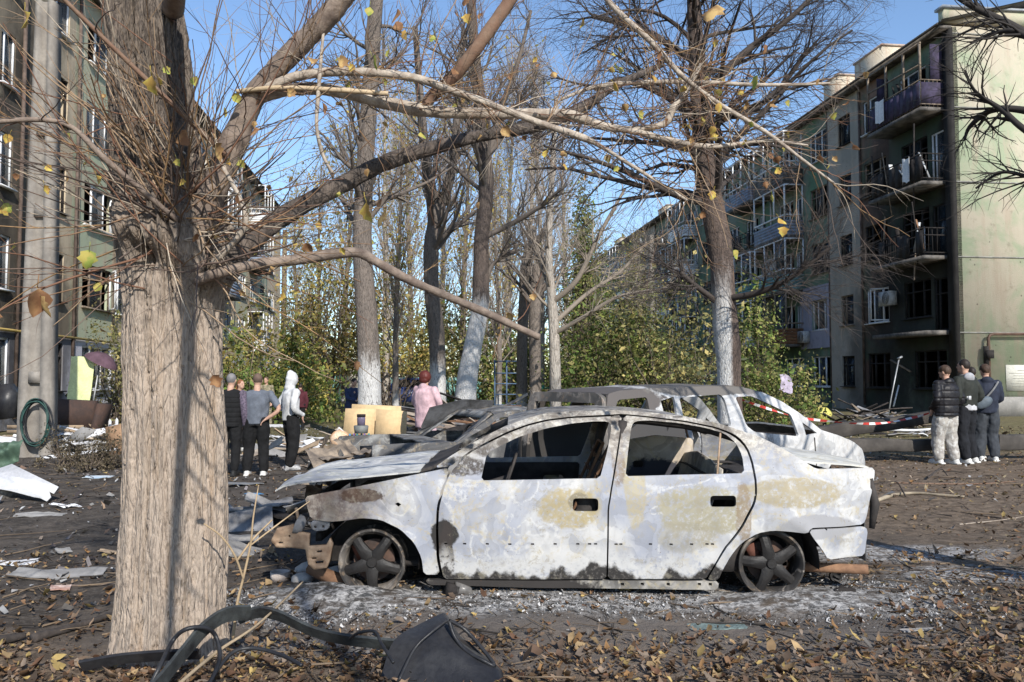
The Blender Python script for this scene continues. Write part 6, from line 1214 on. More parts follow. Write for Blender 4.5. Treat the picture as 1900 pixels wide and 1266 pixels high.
def person(label, u, vf, vh, face, top_m, trou_m, shoe_m, hair_m, arms='down', feet=((-.11, .02), (.11, -.03)), hood=None, build=1.0, puffy=0.0, sleeve=True, hair='short', quilt=None, hem=.86, lean=0.0, head_turn=0.0, head_down=0.0, loose=0.0, sleeve_m=None, Y=None, group=None, collar=None):
    q = G(u, vf) if Y is None else P(u, 705, Y); Y = q.y; gr = gzs(q.x, Y); H = P(u, vh, Y).z - gr; s = H / 1.76
    t = thing('person', label, 'person', (q.x, Y, gr), face, group); sd = int(abs(u) * 7) % 97
    S = lambda *p: tuple(Vector((p[0] * build, p[1], p[2])) * s)
    sh_y = lean * .35; hz = .93
    sway = (((sd * 37) % 11) - 5) / 5 * .035; tiltz = (((sd * 53) % 13) - 6) / 6 * .06
    def tl(x, y, z): return S(x + (z - hz) * sway, y + (z - hz) * lean, z + tiltz * x * min(1, max(0, (z - hz) / .3))) if z > hz else S(x, y, z)   # the upper body leans from the hips
    A = {'down': [[(.20, 0, 1.41), (.25, .03, 1.12), (.24, -.06, .86)]] * 2, 'pockets': [[(.20, 0, 1.41), (.29, .08, 1.14), (.19, -.13, 1.0)]] * 2,
         'akimbo': [[(.20, 0, 1.41), (.35, .16, 1.16), (.17, .15, .99)], [(.20, 0, 1.41), (.36, .12, 1.17), (.20, -.02, 1.0)]], 'back': [[(.20, 0, 1.41), (.27, .14, 1.12), (.06, .16, 1.0)]] * 2,
         'reach': [[(.20, 0, 1.41), (.24, -.16, 1.18), (.14, -.42, 1.12)], [(.20, 0, 1.41), (.24, -.18, 1.16), (.10, -.44, 1.06)]], 'front': [[(.20, 0, 1.41), (.27, -.05, 1.14), (.08, -.20, 1.06)]] * 2, 'hip': [[(.20, 0, 1.41), (.34, .10, 1.15), (.20, -.04, 1.0)], [(.20, 0, 1.41), (.25, .03, 1.12), (.24, -.06, .86)]]}[arms]
    bd = MB()
    limb_(bd, [tl(0, .0, .95), tl(0, .01, 1.15), tl(0, 0, 1.36), tl(0, .015, 1.48), tl(0, -.005, 1.56)], [x * s for x in (.12, .11, .12, .06, .055)])
    hc = Vector(tl(0, -.02 - .03 * head_down, 1.645 - .01 * head_down)); Rh = Matrix.Rotation(head_turn, 3, 'Z') @ Matrix.Rotation(head_down * .6, 3, 'X')
    def hp(x, y, z): return tuple(hc + Rh @ (Vector((x, y, z)) * s))
    ell(bd, hc, (.074 * s, .094 * s, .115 * s), Rh); ell(bd, hp(0, -.04, -.055), (.056 * s, .055 * s, .06 * s), Rh); ell(bd, hp(0, -.098, -.012), (.013 * s, .02 * s, .024 * s), Rh); ell(bd, hp(0, -.083, -.060), (.026 * s, .014 * s, .010 * s), Rh); ell(bd, hp(0, -.078, .03), (.05 * s, .02 * s, .014 * s), Rh)
    for e in (-1, 1): ell(bd, hp(.076 * e, .005, -.005), (.012 * s, .022 * s, .032 * s), Rh)
    for e, arm in ((-1, A[0]), (1, A[1])):
        a = [tl(p[0] * e, p[1], p[2]) for p in arm]; limb_(bd, a, [x * s for x in (.052, .042, .040, .036, .028)])
        w = Vector(a[2]); dirh = (w - Vector(a[1])).normalized() if arms not in ('pockets',) else Vector((0, 0, -1)); side = dirh.cross(Vector((0, 0, 1)) if abs(dirh.z) < .8 else Vector((0, 1, 0))).normalized(); thn = dirh.cross(side)
        B = np.array([side, dirh, thn]).T; ell(bd, w + dirh * .045 * s, (.040 * s, .052 * s, .018 * s), B)
        for k in range(4):
            o_ = side * (-.028 + .0187 * k) * s; b0 = w + dirh * .085 * s + o_; L = (.062, .074, .070, .054)[k] * s; b1 = b0 + dirh * L * .55 + thn * .012 * s; b2 = b0 + dirh * L * .9 + thn * .034 * s; limb_(bd, [b0, b1, b2], [.0095 * s, .0088 * s, .0078 * s], 8)
        b0 = w + dirh * .03 * s - side * .035 * s * e; limb_(bd, [b0, b0 + dirh * .03 * s - side * .022 * e * s + thn * .01 * s, b0 + dirh * .062 * s - side * .024 * e * s + thn * .02 * s], [.012 * s, .010 * s, .009 * s], 8)
    hips = [S(-.09, 0, .94), S(.09, 0, .94)]; an = [S(f[0], f[1] + .02, .09) for f in feet]; kn = [S((.10 * (-1 if i == 0 else 1) + feet[i][0]) / 2, feet[i][1] * .6 - .035, .50) for i in (0, 1)]
    for i in (0, 1): limb_(bd, [hips[i], kn[i], an[i]], [x * s for x in (.085, .07, .052, .05, .035)])
    remesh_later(bd, 'body', SKIN, t, .0105, .001, 9, None, sd, 3)
    tr = MB(); k = 1 + loose; torso_(tr, [S(0, .01, 1.03), S(0, .012, .96), S(0, .01, .86)], [.12 * s * build, .135 * s * build, .125 * s * build], 14); tr.v = [v_ * np.array([1.2, .95, 1], np.float32) for v_ in tr.v]
    for i in (0, 1): limb_(tr, [(hips[i][0], .012 * s, .95 * s), kn[i], (an[i][0], an[i][1] + .0, .125 * s)], [x * s * build for x in (.112, .098 * k, .078 * k, .074 * k, .064 * (1 + loose * .9))])
    remesh_later(tr, 'trousers', trou_m, t, .013, .020, 12, None, sd + 5)
    tp = MB(); pf = 1 + puffy; torso_(tp, [tl(0, .005, hem), tl(0, .01, 1.05), tl(0, .015, 1.25), tl(0, .01, 1.38), tl(0, .012, 1.46)], [x * s * pf * build for x in (.150, .150, .162, .150, .085)], 16)
    tp.v = [v_ * np.array([1.22, .90, 1], np.float32) for v_ in tp.v]
    for e in (-1, 1): ell(tp, tl(.10 * e, .005, 1.34), (.10 * s * pf * build, .105 * s * pf, .10 * s)); ell(tp, tl(.09 * e, .01, 1.1), (.095 * s * pf * build, .11 * s * pf, .16 * s))
    slv = tp if sleeve_m is None else MB()
    for e, arm in ((-1, A[0]), (1, A[1])):
        a = [tl(p[0] * e, p[1], p[2]) for p in arm]
        if sleeve: limb_(slv, a, [x * s * (1 + puffy * .75) for x in (.072, .064, .058, .055, .046)])
        else: limb_(slv, [a[0], tuple(Vector(a[0]).lerp(Vector(a[1]), .75))], [.072 * s, .066 * s])
    if hood == 'up': ell(tp, hp(0, .02, .005), (.098 * s, .115 * s, .138 * s), Rh); ell(tp, hp(0, .065, .085), (.06 * s, .07 * s, .075 * s), Rh); ell(tp, hp(0, .05, -.09), (.09 * s, .075 * s, .10 * s), Rh); ell(tp, tl(0, .03, 1.49), (.10 * s, .10 * s, .07 * s))
    if hood == 'down': ell(tp, tl(0, .075, 1.47), (.115 * s, .065 * s, .075 * s)); ell(tp, tl(0, .0, 1.475), (.095 * s, .085 * s, .045 * s))
    limb_(tp, [tl(-.19, .005, 1.395), tl(0, .01, 1.42), tl(.19, .005, 1.395)], [.066 * s * pf, .08 * s * pf, .066 * s * pf]); remesh_later(tp, 'jacket' if sleeve else 'shirt', top_m, t, .013, .015, 9, quilt, sd + 9)
    if sleeve_m is not None: remesh_later(slv, 'sleeves', sleeve_m, t, .013, .009, 10, None, sd)
    for i in (0, 1):
        sb = MB(); ell(sb, (an[i][0], an[i][1] + .01 * s, .055 * s), (.055 * s, .085 * s, .065 * s)); ell(sb, (an[i][0], an[i][1] - .08 * s, .046 * s), (.056 * s, .145 * s, .046 * s)); sb.box((an[i][0], an[i][1] - .045 * s, .016 * s), (.105 * s, .31 * s, .03 * s)); remesh_later(sb, 'shoe', shoe_m, t, .010, .001, 9, None, sd)
    if hood != 'up':
        hb = MB(); ell(hb, hp(0, .016, .028), (.083 * s, .094 * s, .104 * s), Rh)
        if hair == 'full': ell(hb, hp(0, .03, .02), (.118 * s, .12 * s, .125 * s), Rh); ell(hb, hp(0, .07, -.045), (.10 * s, .075 * s, .07 * s), Rh)
        if hair == 'tail': ell(hb, hp(0, .105, .0), (.03 * s, .035 * s, .035 * s), Rh); limb_(hb, [hp(0, .11, .0), hp(0, .13, -.08), hp(0, .12, -.15)], [.026 * s, .024 * s, .012 * s])
        if hair == 'mop': ell(hb, hp(0, .0, .05), (.092 * s, .10 * s, .085 * s), Rh); ell(hb, hp(0, -.05, .07), (.06 * s, .05 * s, .04 * s), Rh)
        remesh_later(hb, 'hair', hair_m, t, .010, .006 if hair != 'short' else .002, 34, None, sd, 2)
        eb = MB()
        for e in (-1, 1): ell(eb, hp(.030 * e, -.083, .012), (.013 * s, .010 * s, .007 * s), Rh)
        eb.build('eyes', simple('dark_eyes', (.04, .03, .025), .4), t, smooth=True)
    t['H'] = H; del t['H']; return t, s, tl
PI = math.pi
blackc = cloth('black_cloth', (.012, .012, .013)); darkc = cloth('charcoal_cloth', (.026, .026, .029)); white_shoe = cloth('white_trainer', (.62, .61, .58), .7, .08); black_shoe = cloth('black_shoe', (.02, .02, .02), .6)
camo_b = camo('field_camouflage', ((.21, .18, .12), (.13, .12, .075), (.28, .24, .17)))
brownh = cloth('brown_hair', (.075, .045, .03), .6); greyh = cloth('grey_hair', (.20, .19, .19), .6); redh = cloth('ginger_hair', (.24, .095, .04), .6); darkh = cloth('dark_hair', (.03, .022, .018), .55); auburn = cloth('auburn_hair', (.11, .025, .02), .5); stub = cloth('stubble_hair', (.13, .085, .065), .7)
person('grey-haired man in black quilted vest with patterned purple sleeves, back turned', 424, 885, 694, PI - .1, blackc, blackc, black_shoe, greyh, 'down', quilt=.075, hem=.84, puffy=.08, build=1.08, sleeve_m=camo('patterned_sleeve', ((.10, .08, .11), (.06, .05, .07), (.14, .11, .15)), 40))
person('red-haired woman with ponytail in camouflage jacket among the standing group', 444, 838, 705, .9, camo_b, darkc, white_shoe, redh, 'down', hair='tail', head_turn=.2)
person('man in blue-grey T-shirt and black trousers with arms akimbo, back turned', 474, 884, 694, PI + .15, cloth('blue_grey_shirt', (.13, .145, .175)), blackc, white_shoe, stub, 'akimbo', sleeve=False, build=1.12, hem=.90, feet=((-.12, .0), (.13, -.05)), loose=.12, head_turn=.25)
person('soldier in full camouflage walking towards the standing group', 493, 800, 700, -.15, camo_b, camo_b, cloth('tan_boot', (.22, .18, .13)), stub, 'down', feet=((-.08, -.12), (.09, .14)), loose=.15)
person('man in white hooded sweatshirt with hood up and hands in pockets', 539, 872, 692, PI * .72, cloth('white_sweatshirt', (.62, .62, .62)), blackc, cloth('black_white_trainer', (.06, .06, .065), c2=(.5, .5, .5)), darkh, 'pockets', hood='up', loose=.30, hem=.90, puffy=.04, feet=((-.10, .04), (.10, -.04)), head_down=.3)
person('person in dark maroon jacket half hidden behind the white sweatshirt', 556, 806, 712, PI + .4, cloth('maroon_jacket', (.09, .022, .03)), blackc, black_shoe, darkh, 'down', hood='down', puffy=.1)
person('boy in navy tracksuit with white shoulder stripe reaching towards the trunk', 652, 0, 702, .75, cloth('navy_tracksuit', (.035, .05, .105)), cloth('navy_tracksuit', (.035, .05, .105)), black_shoe, darkh, 'reach', Y=20.5, lean=-.12, head_down=.6, head_turn=.1)
person('person in tan jacket mostly hidden behind the straight limewashed trunk', 671, 0, 706, .2, cloth('tan_jacket', (.30, .20, .12)), darkc, black_shoe, brownh, 'front', Y=22.5)
person('woman with short auburn hair in a pale pink hooded coat, back turned', 791, 0, 690, PI * .80, cloth('pale_pink_coat', (.62, .42, .45)), cloth('pink_trousers', (.55, .40, .43)), white_shoe, auburn, 'front', Y=14.6, hood='down', hair='full', puffy=.16, hem=.70, build=1.1)
b1, s1, tl1 = person('boy in black puffer jacket and pale camouflage trousers standing with two friends', 1757, 862, 679, PI + .35, cloth('black_puffer', (.016, .015, .018), .5), camo('pale_camouflage', ((.34, .32, .29), (.27, .25, .23), (.42, .41, .39)), 12), white_shoe, brownh, 'pockets', hood='down', puffy=.26, quilt=.13, hem=.86, loose=.42, hair='mop', head_turn=.25, feet=((-.13, .03), (.10, -.10)))
b2, s2, tl2 = person('tall boy in olive jacket over grey hood between his friends', 1794, 860, 668, PI + .45, cloth('olive_jacket', (.026, .029, .024), .75), cloth('black_jeans', (.015, .016, .02)), white_shoe, darkh, 'pockets', hood=None, puffy=.14, hem=.98, loose=.30, feet=((-.14, .0), (.12, .06)), head_turn=.3)
b3, s3, tl3 = person('boy in navy hooded jacket and grey jeans with a sling bag across his back', 1832, 856, 677, PI - .12, cloth('navy_jacket', (.024, .030, .050), .8), cloth('grey_jeans', (.052, .058, .068)), white_shoe, brownh, 'front', hood='down', puffy=.12, hem=.88, loose=.36, hair='mop')
person('boy in lilac trousers and blue collar hidden behind the tall boy', 1808, 850, 682, PI, cloth('blue_sweater', (.06, .09, .30)), cloth('lilac_trousers', (.46, .44, .60)), white_shoe, darkh, 'down', loose=.2)
# what they wear over it
b = MB(); ell(b, tl2(0, .08, 1.46), (.12 * s2, .07 * s2, .085 * s2)); ell(b, tl2(0, 0, 1.47), (.10 * s2, .09 * s2, .05 * s2)); remesh_later(b, 'grey_hood', cloth('grey_sweat', (.36, .36, .38)), b2, .012, .006)
b = MB(); torso_(b, [tl2(0, .01, .90), tl2(0, .01, .95), tl2(0, .01, 1.02)], [.158 * s2, .160 * s2, .155 * s2]); b.v = [v_ * np.array([1.2, .95, 1], np.float32) for v_ in b.v]; remesh_later(b, 'sweatshirt_hem', cloth('light_grey_sweat', (.52, .52, .54)), b2, .013, .006)
b = MB(); p_ = [tl3(-.16, .13, 1.45), tl3(-.05, .20, 1.32), tl3(.07, .21, 1.18), tl3(.16, .18, 1.10)]; b.tube(spline(p_, 12), .018 * s3, 6); bg_ = b.build('bag_strap', cloth('grey_strap', (.20, .20, .20)), b3)
b = MB(); ell(b, tl3(.13, .22, 1.07), (.17 * s3, .06 * s3, .10 * s3), Matrix.Rotation(.5, 3, 'Y')); remesh_later(b, 'sling_bag', cloth('blue_grey_bag', (.10, .125, .15), .6), b3, .012, .003)
b = MB(); w_ = tl1(-.285, .12, 1.20); b.box((w_[0] - .075, w_[1], w_[2]), (.004, .05, .06)); b.box((w_[0] - .05, w_[1] + .09, w_[2]), (.06, .012, .07)); b.build('sleeve_badge', cloth('white_badge', (.6, .6, .6)), b1)
flush_queue()
# ------------------------------------------------------------------ debris and street furniture
def warp_sheet(w, h, t=.006, seed=0, amp=.06, n=10, bendx=0.0, ragged=.0):
    """a slightly buckled thin sheet lying in x-y, with real thickness"""
    g = np.linspace(-.5, .5, n); A, B = np.meshgrid(g, g); z = amp * (fbm(A * 3 + seed, B * 3, seed, 3) - .45) + bendx * (A ** 2)
    e = ragged * (fbm(A * 9 + seed, B * 9, 3, 2) - .5); V = np.stack([A * w + e * w * (np.abs(B) > .4), B * h + e * h * (np.abs(A) > .4), z], -1); b = MB(); b.grid(V); b.grid(V - np.array([0, 0, t]), flip=True)
    for sl in (np.s_[:, 0], np.s_[:, -1], np.s_[0, :], np.s_[-1, :]): b.grid(np.stack([V[sl], V[sl] - np.array([0, 0, t])], 0))
    return b
def lay(o, loc, rot=(0, 0, 0)): o.location = loc; o.rotation_euler = rot; return o
grey_slate = simple('asbestos_slate', (.30, .29, .28), .9, .3, 4, .3, (.17, .165, .16)); white_pl = simple('white_plastic_panel', (.66, .66, .67), .45, .1, 3, .05); blue_pl = simple('blue_plastic', (.10, .28, .52), .5, .2, 5); tin2 = simple('dull_tin', (.36, .37, .38), .5, .3, 4, .2, (.2, .2, .2), metal=.5)
black_pl = simple('sooty_black_plastic', (.016, .0165, .020), .38, .35, 5, .35, (.034, .034, .036), bsc=24)
red_tile = simple('broken_tile', (.38, .20, .15), .85, .3, 6, .2, (.5, .42, .38)); board_m = simple('bare_board', (.40, .30, .20), .85, .3, 6, .3, (.26, .19, .13))
def sheet(name, label, u, v, w, h, mat, rz=0, tilt=(0, 0), seed=0, amp=.05, cat='debris', ragged=.05, t=.006, lift=.012, group=None):
    q = G(u, v); q = G(u, v, gzs(q.x, q.y)); o = warp_sheet(w, h, t, seed, amp, 9, 0, ragged).build(name, mat); lay(o, (q.x, q.y, gzs(q.x, q.y) + lift + abs(math.sin(tilt[0])) * h / 2 + abs(math.sin(tilt[1])) * w / 2), (tilt[0], tilt[1], rz)); return tag(o, label, cat, group)
sheet('slate_sheet', 'flat grey slate sheet nearest to the thick trunk, left of it', 135, 1068, .46, .20, grey_slate, .15, (.1, .0), 1)
sheet('slate_sheet', 'broken grey slate sheet propped on a charred stick', 70, 1072, .40, .16, grey_slate, -.1, (.16, .05), 2)
sheet('slate_sheet', 'dark curled slate piece on black soil below the white panel', 75, 957, .52, .14, grey_slate, .1, (.1, .0), 3, .10)
sheet('paper_sheet', 'crumpled whitish paper on soil left of the trunk', 25, 1046, .36, .16, white_pl, .2, (.05, 0), 4, .06)
sheet('tile_shard', 'reddish broken tile lying among leaves by the trunk', 112, 1096, .13, .10, red_tile, .4, (.12, .1), 5, .03)
sheet('plaster_strip', 'white curved plaster strip on soil beside the white panel', 122, 942, .34, .09, white_pl, .05, (.05, .1), 6, .09)
sheet('plastic_scrap', 'blue and white plastic scrap by the dry hedge', 183, 886, .42, .16, simple('pale_blue_scrap', (.35, .47, .58), .6, .3, 3, .1, (.6, .6, .6)), .1, (.05, 0), 7)
sheet('metal_strip', 'grey metal strip at the feet of the man in the T-shirt', 455, 902, .55, .11, tin2, .7, (.05, .1), 8)
sheet('plastic_scrap', 'bright blue plastic piece on soil behind the trunk', 471, 920, .20, .14, blue_pl, .9, (.1, .05), 9)
sheet('plastic_scrap', 'small blue plastic piece beside the grey metal strip', 441, 900, .16, .10, blue_pl, .2, (.05, .05), 10)
sheet('metal_sheet', 'long white metal panel on the ground left of the hooded man', 515, 790, 1.5, .35, white_pl, -.1, (.12, 0), 11, .08)
sheet('metal_sheet', 'white twisted panel lying right of the hooded man', 570, 815, .9, .25, white_pl, .2, (.15, .1), 12, .12)
sheet('metal_sheet', 'bent white sheet on the ground behind the hooded man', 500, 812, .8, .3, white_pl, .5, (.1, .1), 13, .12)
sheet('glass_patch', 'patch of crushed greenish glass among leaves below the saloon', 1330, 1165, .36, .12, simple('crushed_glass', (.20, .27, .26), .4, .4, 40, .8, (.08, .1, .1), bsc=80), .1, (0, 0), 14, .02, 'glass', .2)
sheet('bark_slab', 'grey flat bark slab on leaves at the right', 1705, 1172, .22, .045, grey_slate, .15, (.05, 0), 15, .02)
sheet('slate_sheet', 'grey slate scrap between trunk and white panel', 118, 1028, .12, .09, grey_slate, .8, (.3, .1), 16, .05)
sheet('wood_chip', 'pale split wood chip next to the thick trunk', 205, 1028, .20, .06, board_m, .1, (.1, .1), 17)
# white cabinet panel propped on its edge
c = [P(-60, 893, 10.5), P(-10, 872, 10.62), P(22, 861, 10.66), P(108, 903, 10.3), P(99, 916, 10.2), P(91, 912, 10.22), P(94, 922, 10.15), P(86, 930, 10.1), P(74, 924, 10.12), P(62, 922, 10.14), P(20, 911, 10.25), P(-60, 897, 10.4)]
o = thing('cabinet_panel', 'large white cabinet panel with broken notched corner propped in the rubble', 'panel', (c[7].x, c[7].y, 0)); V = [np.array(x) for x in c]; n = len(V); b = MB(); b.add(V + [v_ + np.array([0, .02, -.012]) for v_ in V], NG=[list(range(n)), list(range(2 * n - 1, n - 1, -1))], Q=[(i, (i + 1) % n, n + (i + 1) % n, n + i) for i in range(n)]); b.build('board', white_pl, o, world=True)
b = MB(); b.add([np.array(P(u, v, Y)) + np.array([0, -.006, .004]) for u, v, Y in ((30, 872, 10.58), (52, 884, 10.5), (46, 893, 10.42), (58, 903, 10.32), (40, 912, 10.26), (-10, 902, 10.36), (-8, 880, 10.55))], NG=[[0, 1, 2, 3, 4, 5, 6]]); b.build('bare_chipboard', simple('grey_backing', (.46, .46, .48), .7, .15, 4), o, world=True)
b = MB(); b.box((-.9, .42, .10), (.5, .2, .22)); b.build('support_rubble', simple('plaster_rubble', (.3, .28, .25), .95, .4, 8, .6, (.1, .09, .08)), o)
# charred logs and sticks on the ground
def stick(name, label, pts, r, mat, cat='branch', zs=None, n=24, sides=8, group=None, knob=.15):
    c = []
    for i, (u, v) in enumerate(pts):
        z = (zs[i] if zs else 0); g = G(u, v, z); c.append((g.x, g.y, (gzs(g.x, g.y) if not zs else z) + r * .8))
    p = spline(c, n); rr = np.linspace(1, .5, n) * r * (1 + knob * (fbm(np.arange(n) * .6, np.zeros(n), len(label), 2) - .45) * 2); b = MB(); b.tube(p, rr, sides); o = b.build(name, mat, smooth=True); return tag(o, label, cat, group)
stick('charred_log', 'charred black pole lying behind the leaves left of the trunk', [(60, 1195), (150, 1165), (225, 1140)], .03, bark_black)
stick('charred_log', 'short charred log end at the far left among leaves', [(-20, 1205), (20, 1196), (45, 1190)], .035, bark_black)
stick('fallen_branch', 'brown forked branch on soil left of the trunk', [(105, 1085), (150, 1087), (225, 1083)], .010, bark_limb)
stick('fallen_branch', 'pale barked branch lying on soil behind the saloon', [(1628, 930), (1660, 920), (1700, 918), (1745, 922), (1790, 925)], .028, simple('pale_dead_bark', (.36, .30, .22), .9, .3, 6, .3), knob=.3)
stick('fallen_branch', 'dark upright snag rising from the pale branch', [(1680, 922), (1668, 900), (1662, 895)], .012, bark_black, zs=[0, .12, .18])
stick('fallen_branch', 'thin reddish branch on soil behind the boys\' feet', [(1660, 897), (1740, 898), (1820, 899), (1885, 895)], .012, bark_red)
stick('fallen_branch', 'black crooked branch near the boys', [(1722, 888), (1745, 872), (1758, 884)], .016, bark_black, zs=[.02, .10, .02])
stick('fallen_branch', 'thin pale twig at the right below the boys', [(1780, 972), (1850, 966), (1905, 958)], .006, bark_pale)
stick('fallen_branch', 'brown twig on leaves at the right edge', [(1640, 1208), (1750, 1200), (1905, 1190)], .006, bark_limb)
stick('long_stick', 'long tan stick leaning from the foreground over the black trim', [(300, 1300), (400, 1215), (480, 1160), (562, 1082)], .010, simple('tan_stick_bark', (.38, .29, .19), .85, .25, 9, .3), 'stick', zs=[.05, .16, .22, .28], knob=.08)
def sapling(label, chains, mat, cat='sapling'):
    c0 = P(*chains[0][0][:3]); o = thing('sapling', label, cat, (c0.x, c0.y, 0))
    for ch in chains: p, r = pixpath(ch, 30); b = MB(); b.tube(p, r, 7); b.build('stem', mat, o, smooth=True, world=True)
    return o
sapling('thin bare sapling sprouting beside the trunk before the saloon', [[(432, 1185, 4.45, 2.8), (440, 1120, 4.45, 2.6), (452, 1070, 4.45, 2.4), (465, 1010, 4.45, 2), (470, 960, 4.45, 1.6), (480, 900, 4.5, 1)], [(452, 1075, 4.45, 2), (435, 1030, 4.4, 2), (410, 995, 4.35, 1.8), (378, 972, 4.3, 1.4)], [(465, 1012, 4.45, 1.7), (500, 985, 4.5, 1.5), (540, 955, 4.6, 1.2), (575, 930, 4.7, .8)], [(440, 1040, 4.42, 2), (470, 1000, 4.5, 2), (505, 965, 4.6, 1.4)]], simple('sapling_bark', (.42, .31, .19), .8, .25, 12, .2))
# black bumper shell in front
o = thing('bumper_fragment', 'torn black plastic wing fragment lying in front at the bottom', 'car part', tuple(G(815, 1262)), 0); Yb = o.location.y
def bp(u, v, d=0.0): p = P(u, v, Yb + d); return np.array(p) - np.array(o.location)
rows = [[(706, 1262, -.05), (722, 1205, .05), (742, 1178, .12), (775, 1160, .18), (820, 1139, .22), (833, 1148, .26)], [(722, 1290, -.12), (742, 1225, -.02), (766, 1190, .05), (795, 1170, .10), (828, 1150, .15), (842, 1160, .24)], [(760, 1300, -.2), (790, 1240, -.08), (812, 1205, -.02), (826, 1188, .03), (838, 1168, .10), (850, 1172, .22)], [(850, 1320, -.25), (860, 1258, -.12), (872, 1225, -.06), (868, 1208, .0), (852, 1190, .06), (858, 1182, .2)], [(940, 1325, -.25), (925, 1262, -.12), (922, 1238, -.05), (900, 1222, .02), (868, 1200, .08), (868, 1190, .2)], [(960, 1330, -.1), (940, 1268, -.02), (928, 1240, .04), (905, 1222, .1), (876, 1198, .16), (872, 1190, .24)]]
C = np.array([[bp(*c) for c in r] for r in rows]); Cs = np.stack([spline(r, 21) for r in C]); Cs = np.stack([spline(Cs[:, j], 21) for j in range(21)], 1); Cs = Cs + .012 * (fbm(Cs[..., 0] * 14, Cs[..., 1] * 14, Cs[..., 2] * 14, 3) - .45)[..., None]
b = MB(); b.grid(Cs); b.grid(Cs + np.array([0, .012, -.006]), flip=True)
for sl in (np.s_[:, 0], np.s_[:, -1], np.s_[0, :], np.s_[-1, :]): b.grid(np.stack([Cs[sl], Cs[sl] + np.array([0, .012, -.006])], 0))
b.build('shell', black_pl, o, smooth=True)
b = MB(); rim = np.array([bp(*c) for c in ((835, 1150, .1), (862, 1165, .12), (890, 1195, .08), (918, 1232, .0), (895, 1222, .0), (866, 1205, .04), (845, 1180, .08), (835, 1152, .1))]) + np.array([0, -.05, .01]); b.tube(spline(rim, 40), .010, 6, cap=False); b.build('lamp_rim', black_pl, o, smooth=True)
b = MB(); b.add(np.array([bp(*c) for c in ((850, 1178, .16), (872, 1186, .16), (900, 1215, .1), (880, 1214, .1))]) + np.array([0, -.045, 0]), Q=[(0, 1, 2, 3)]); b.build('inner_liner', charw_m, o)
b = MB(); b.tube(spline(np.array([bp(*c) for c in ((742, 1262, -.12), (770, 1205, .0), (800, 1175, .05), (830, 1152, .12))]) + np.array([0, -.03, .01]), 24), .008, 6); b.build('crease_rib', black_pl, o, smooth=True)
# long black bumper trim and cables beside the trunk
def strap(name, label, pts, wpx, mat, cat, th_=.02, n=50, parent=None):
    c = np.array([np.array(P(u, v, Y)) for u, v, Y in pts]); p = spline(c, n); d = nrm(np.gradient(p, axis=0)); up2 = nrm(np.cross(np.cross(d, (0, 0, 1.0)), d) * .75 + np.array([0, -.5, 0])); w = wpx * p[:, 1:2] / F / 2; nn = nrm(np.cross(d, up2)); b = MB()
    prof = [(-1, 0), (-.55, -.5), (-.5, .1), (.3, .25), (.35, -.45), (1, -.2), (1, .6), (-1, .6)]
    V = np.stack([p + up2 * w * a + nn * th_ * c_ for a, c_ in prof], 1); b.grid(V, closed=True); b.add(V[0], NG=[list(range(8))]); b.add(V[-1], NG=[list(range(8))]); ob = b.build(name, mat, parent); autosmooth(ob, 35)
    if parent is None: tag(ob, label, cat)
    return ob
trim_m = simple('flaking_black_trim', (.06, .066, .066), .5, .5, 9, .5, (.014, .014, .016), bsc=30)
strap('bumper_trim', 'long black plastic bumper trim bent round in front of the ash', [(440, 1148, 4.42), (480, 1135, 4.5), (520, 1142, 4.5), (580, 1170, 4.45), (640, 1185, 4.4), (700, 1192, 4.35), (745, 1196, 4.3)], 26, trim_m, 'car part')
strap('bumper_trim', 'dark flaking trim piece leaning against the thick trunk foot', [(262, 1300, 3.75), (300, 1260, 3.85), (345, 1205, 4.0), (380, 1165, 4.1), (420, 1140, 4.2), (465, 1136, 4.3)], 34, trim_m, 'car part')
strap('bumper_trim', 'flat black trim lying across the leaves at the trunk foot', [(150, 1235, 4.15), (220, 1222, 4.2), (300, 1215, 4.2), (370, 1212, 4.2)], 24, black_pl, 'car part')
def cable(label, pts, r, mat, cat='cable', n=60):
    c = np.array([np.array(P(u, v, Y)) for u, v, Y in pts]); b = MB(); b.tube(spline(c, n), r, 7); return tag(b.build('cable', mat, smooth=True), label, cat)
cable('thick black cable arching from the trunk foot into the leaves', [(270, 1290, 3.8), (295, 1240, 3.85), (320, 1190, 4.0), (345, 1168, 4.0), (380, 1165, 4.05), (400, 1180, 4.1), (408, 1215, 4.05), (398, 1250, 3.95), (375, 1290, 3.85)], .011, black_pl)
cable('black hose lying in leaves between trunk and torn wing', [(395, 1255, 3.95), (430, 1212, 4.1), (470, 1203, 4.15), (520, 1215, 4.1), (560, 1235, 4.0)], .010, black_pl)
cable('thin black wire standing up before the torn wing', [(650, 1185, 4.2), (665, 1175, 4.15), (695, 1172, 4.1), (708, 1195, 4.05), (730, 1230, 3.95)], .008, black_pl)
# lamp fragment, speaker cap, tin
o = thing('headlamp_fragment', 'small broken headlamp with clear corner lying beside the sill', 'car part', tuple(G(848, 1112)), .3); b = MB(); b.prism([(0, 0), (.13, .0), (.10, .07), (.0, .11)], 0, .09, 1); b.build('lens', simple('smoky_lens', (.18, .17, .16), .25, .4, 9, .3), o); b = MB(); b.box((-.03, .05, .05), (.08, .10, .09), Matrix.Rotation(.3, 3, 'Y')); b.build('housing', charw_m, o)
q = G(1549, 1082); o = thing('filter_canister', 'round dark grey cap lying in ash behind the rear wheel', 'car part', (q.x, q.y, 0)); b = MB(); b.lathe([(0, 0), (.042, 0), (.046, .006), (.046, .03), (.040, .034), (.036, .028), (0, .028)], 20, Matrix.Translation((0, 0, .05)) @ Matrix.Rotation(math.radians(80), 4, 'X')); b.build('cap', spoke_m, o, smooth=False); b = MB(); b.box((0, -.038, .05), (.05, .012, .008), Matrix.Rotation(.5, 3, 'Y')); b.build('grip_bar', spoke_m, o)
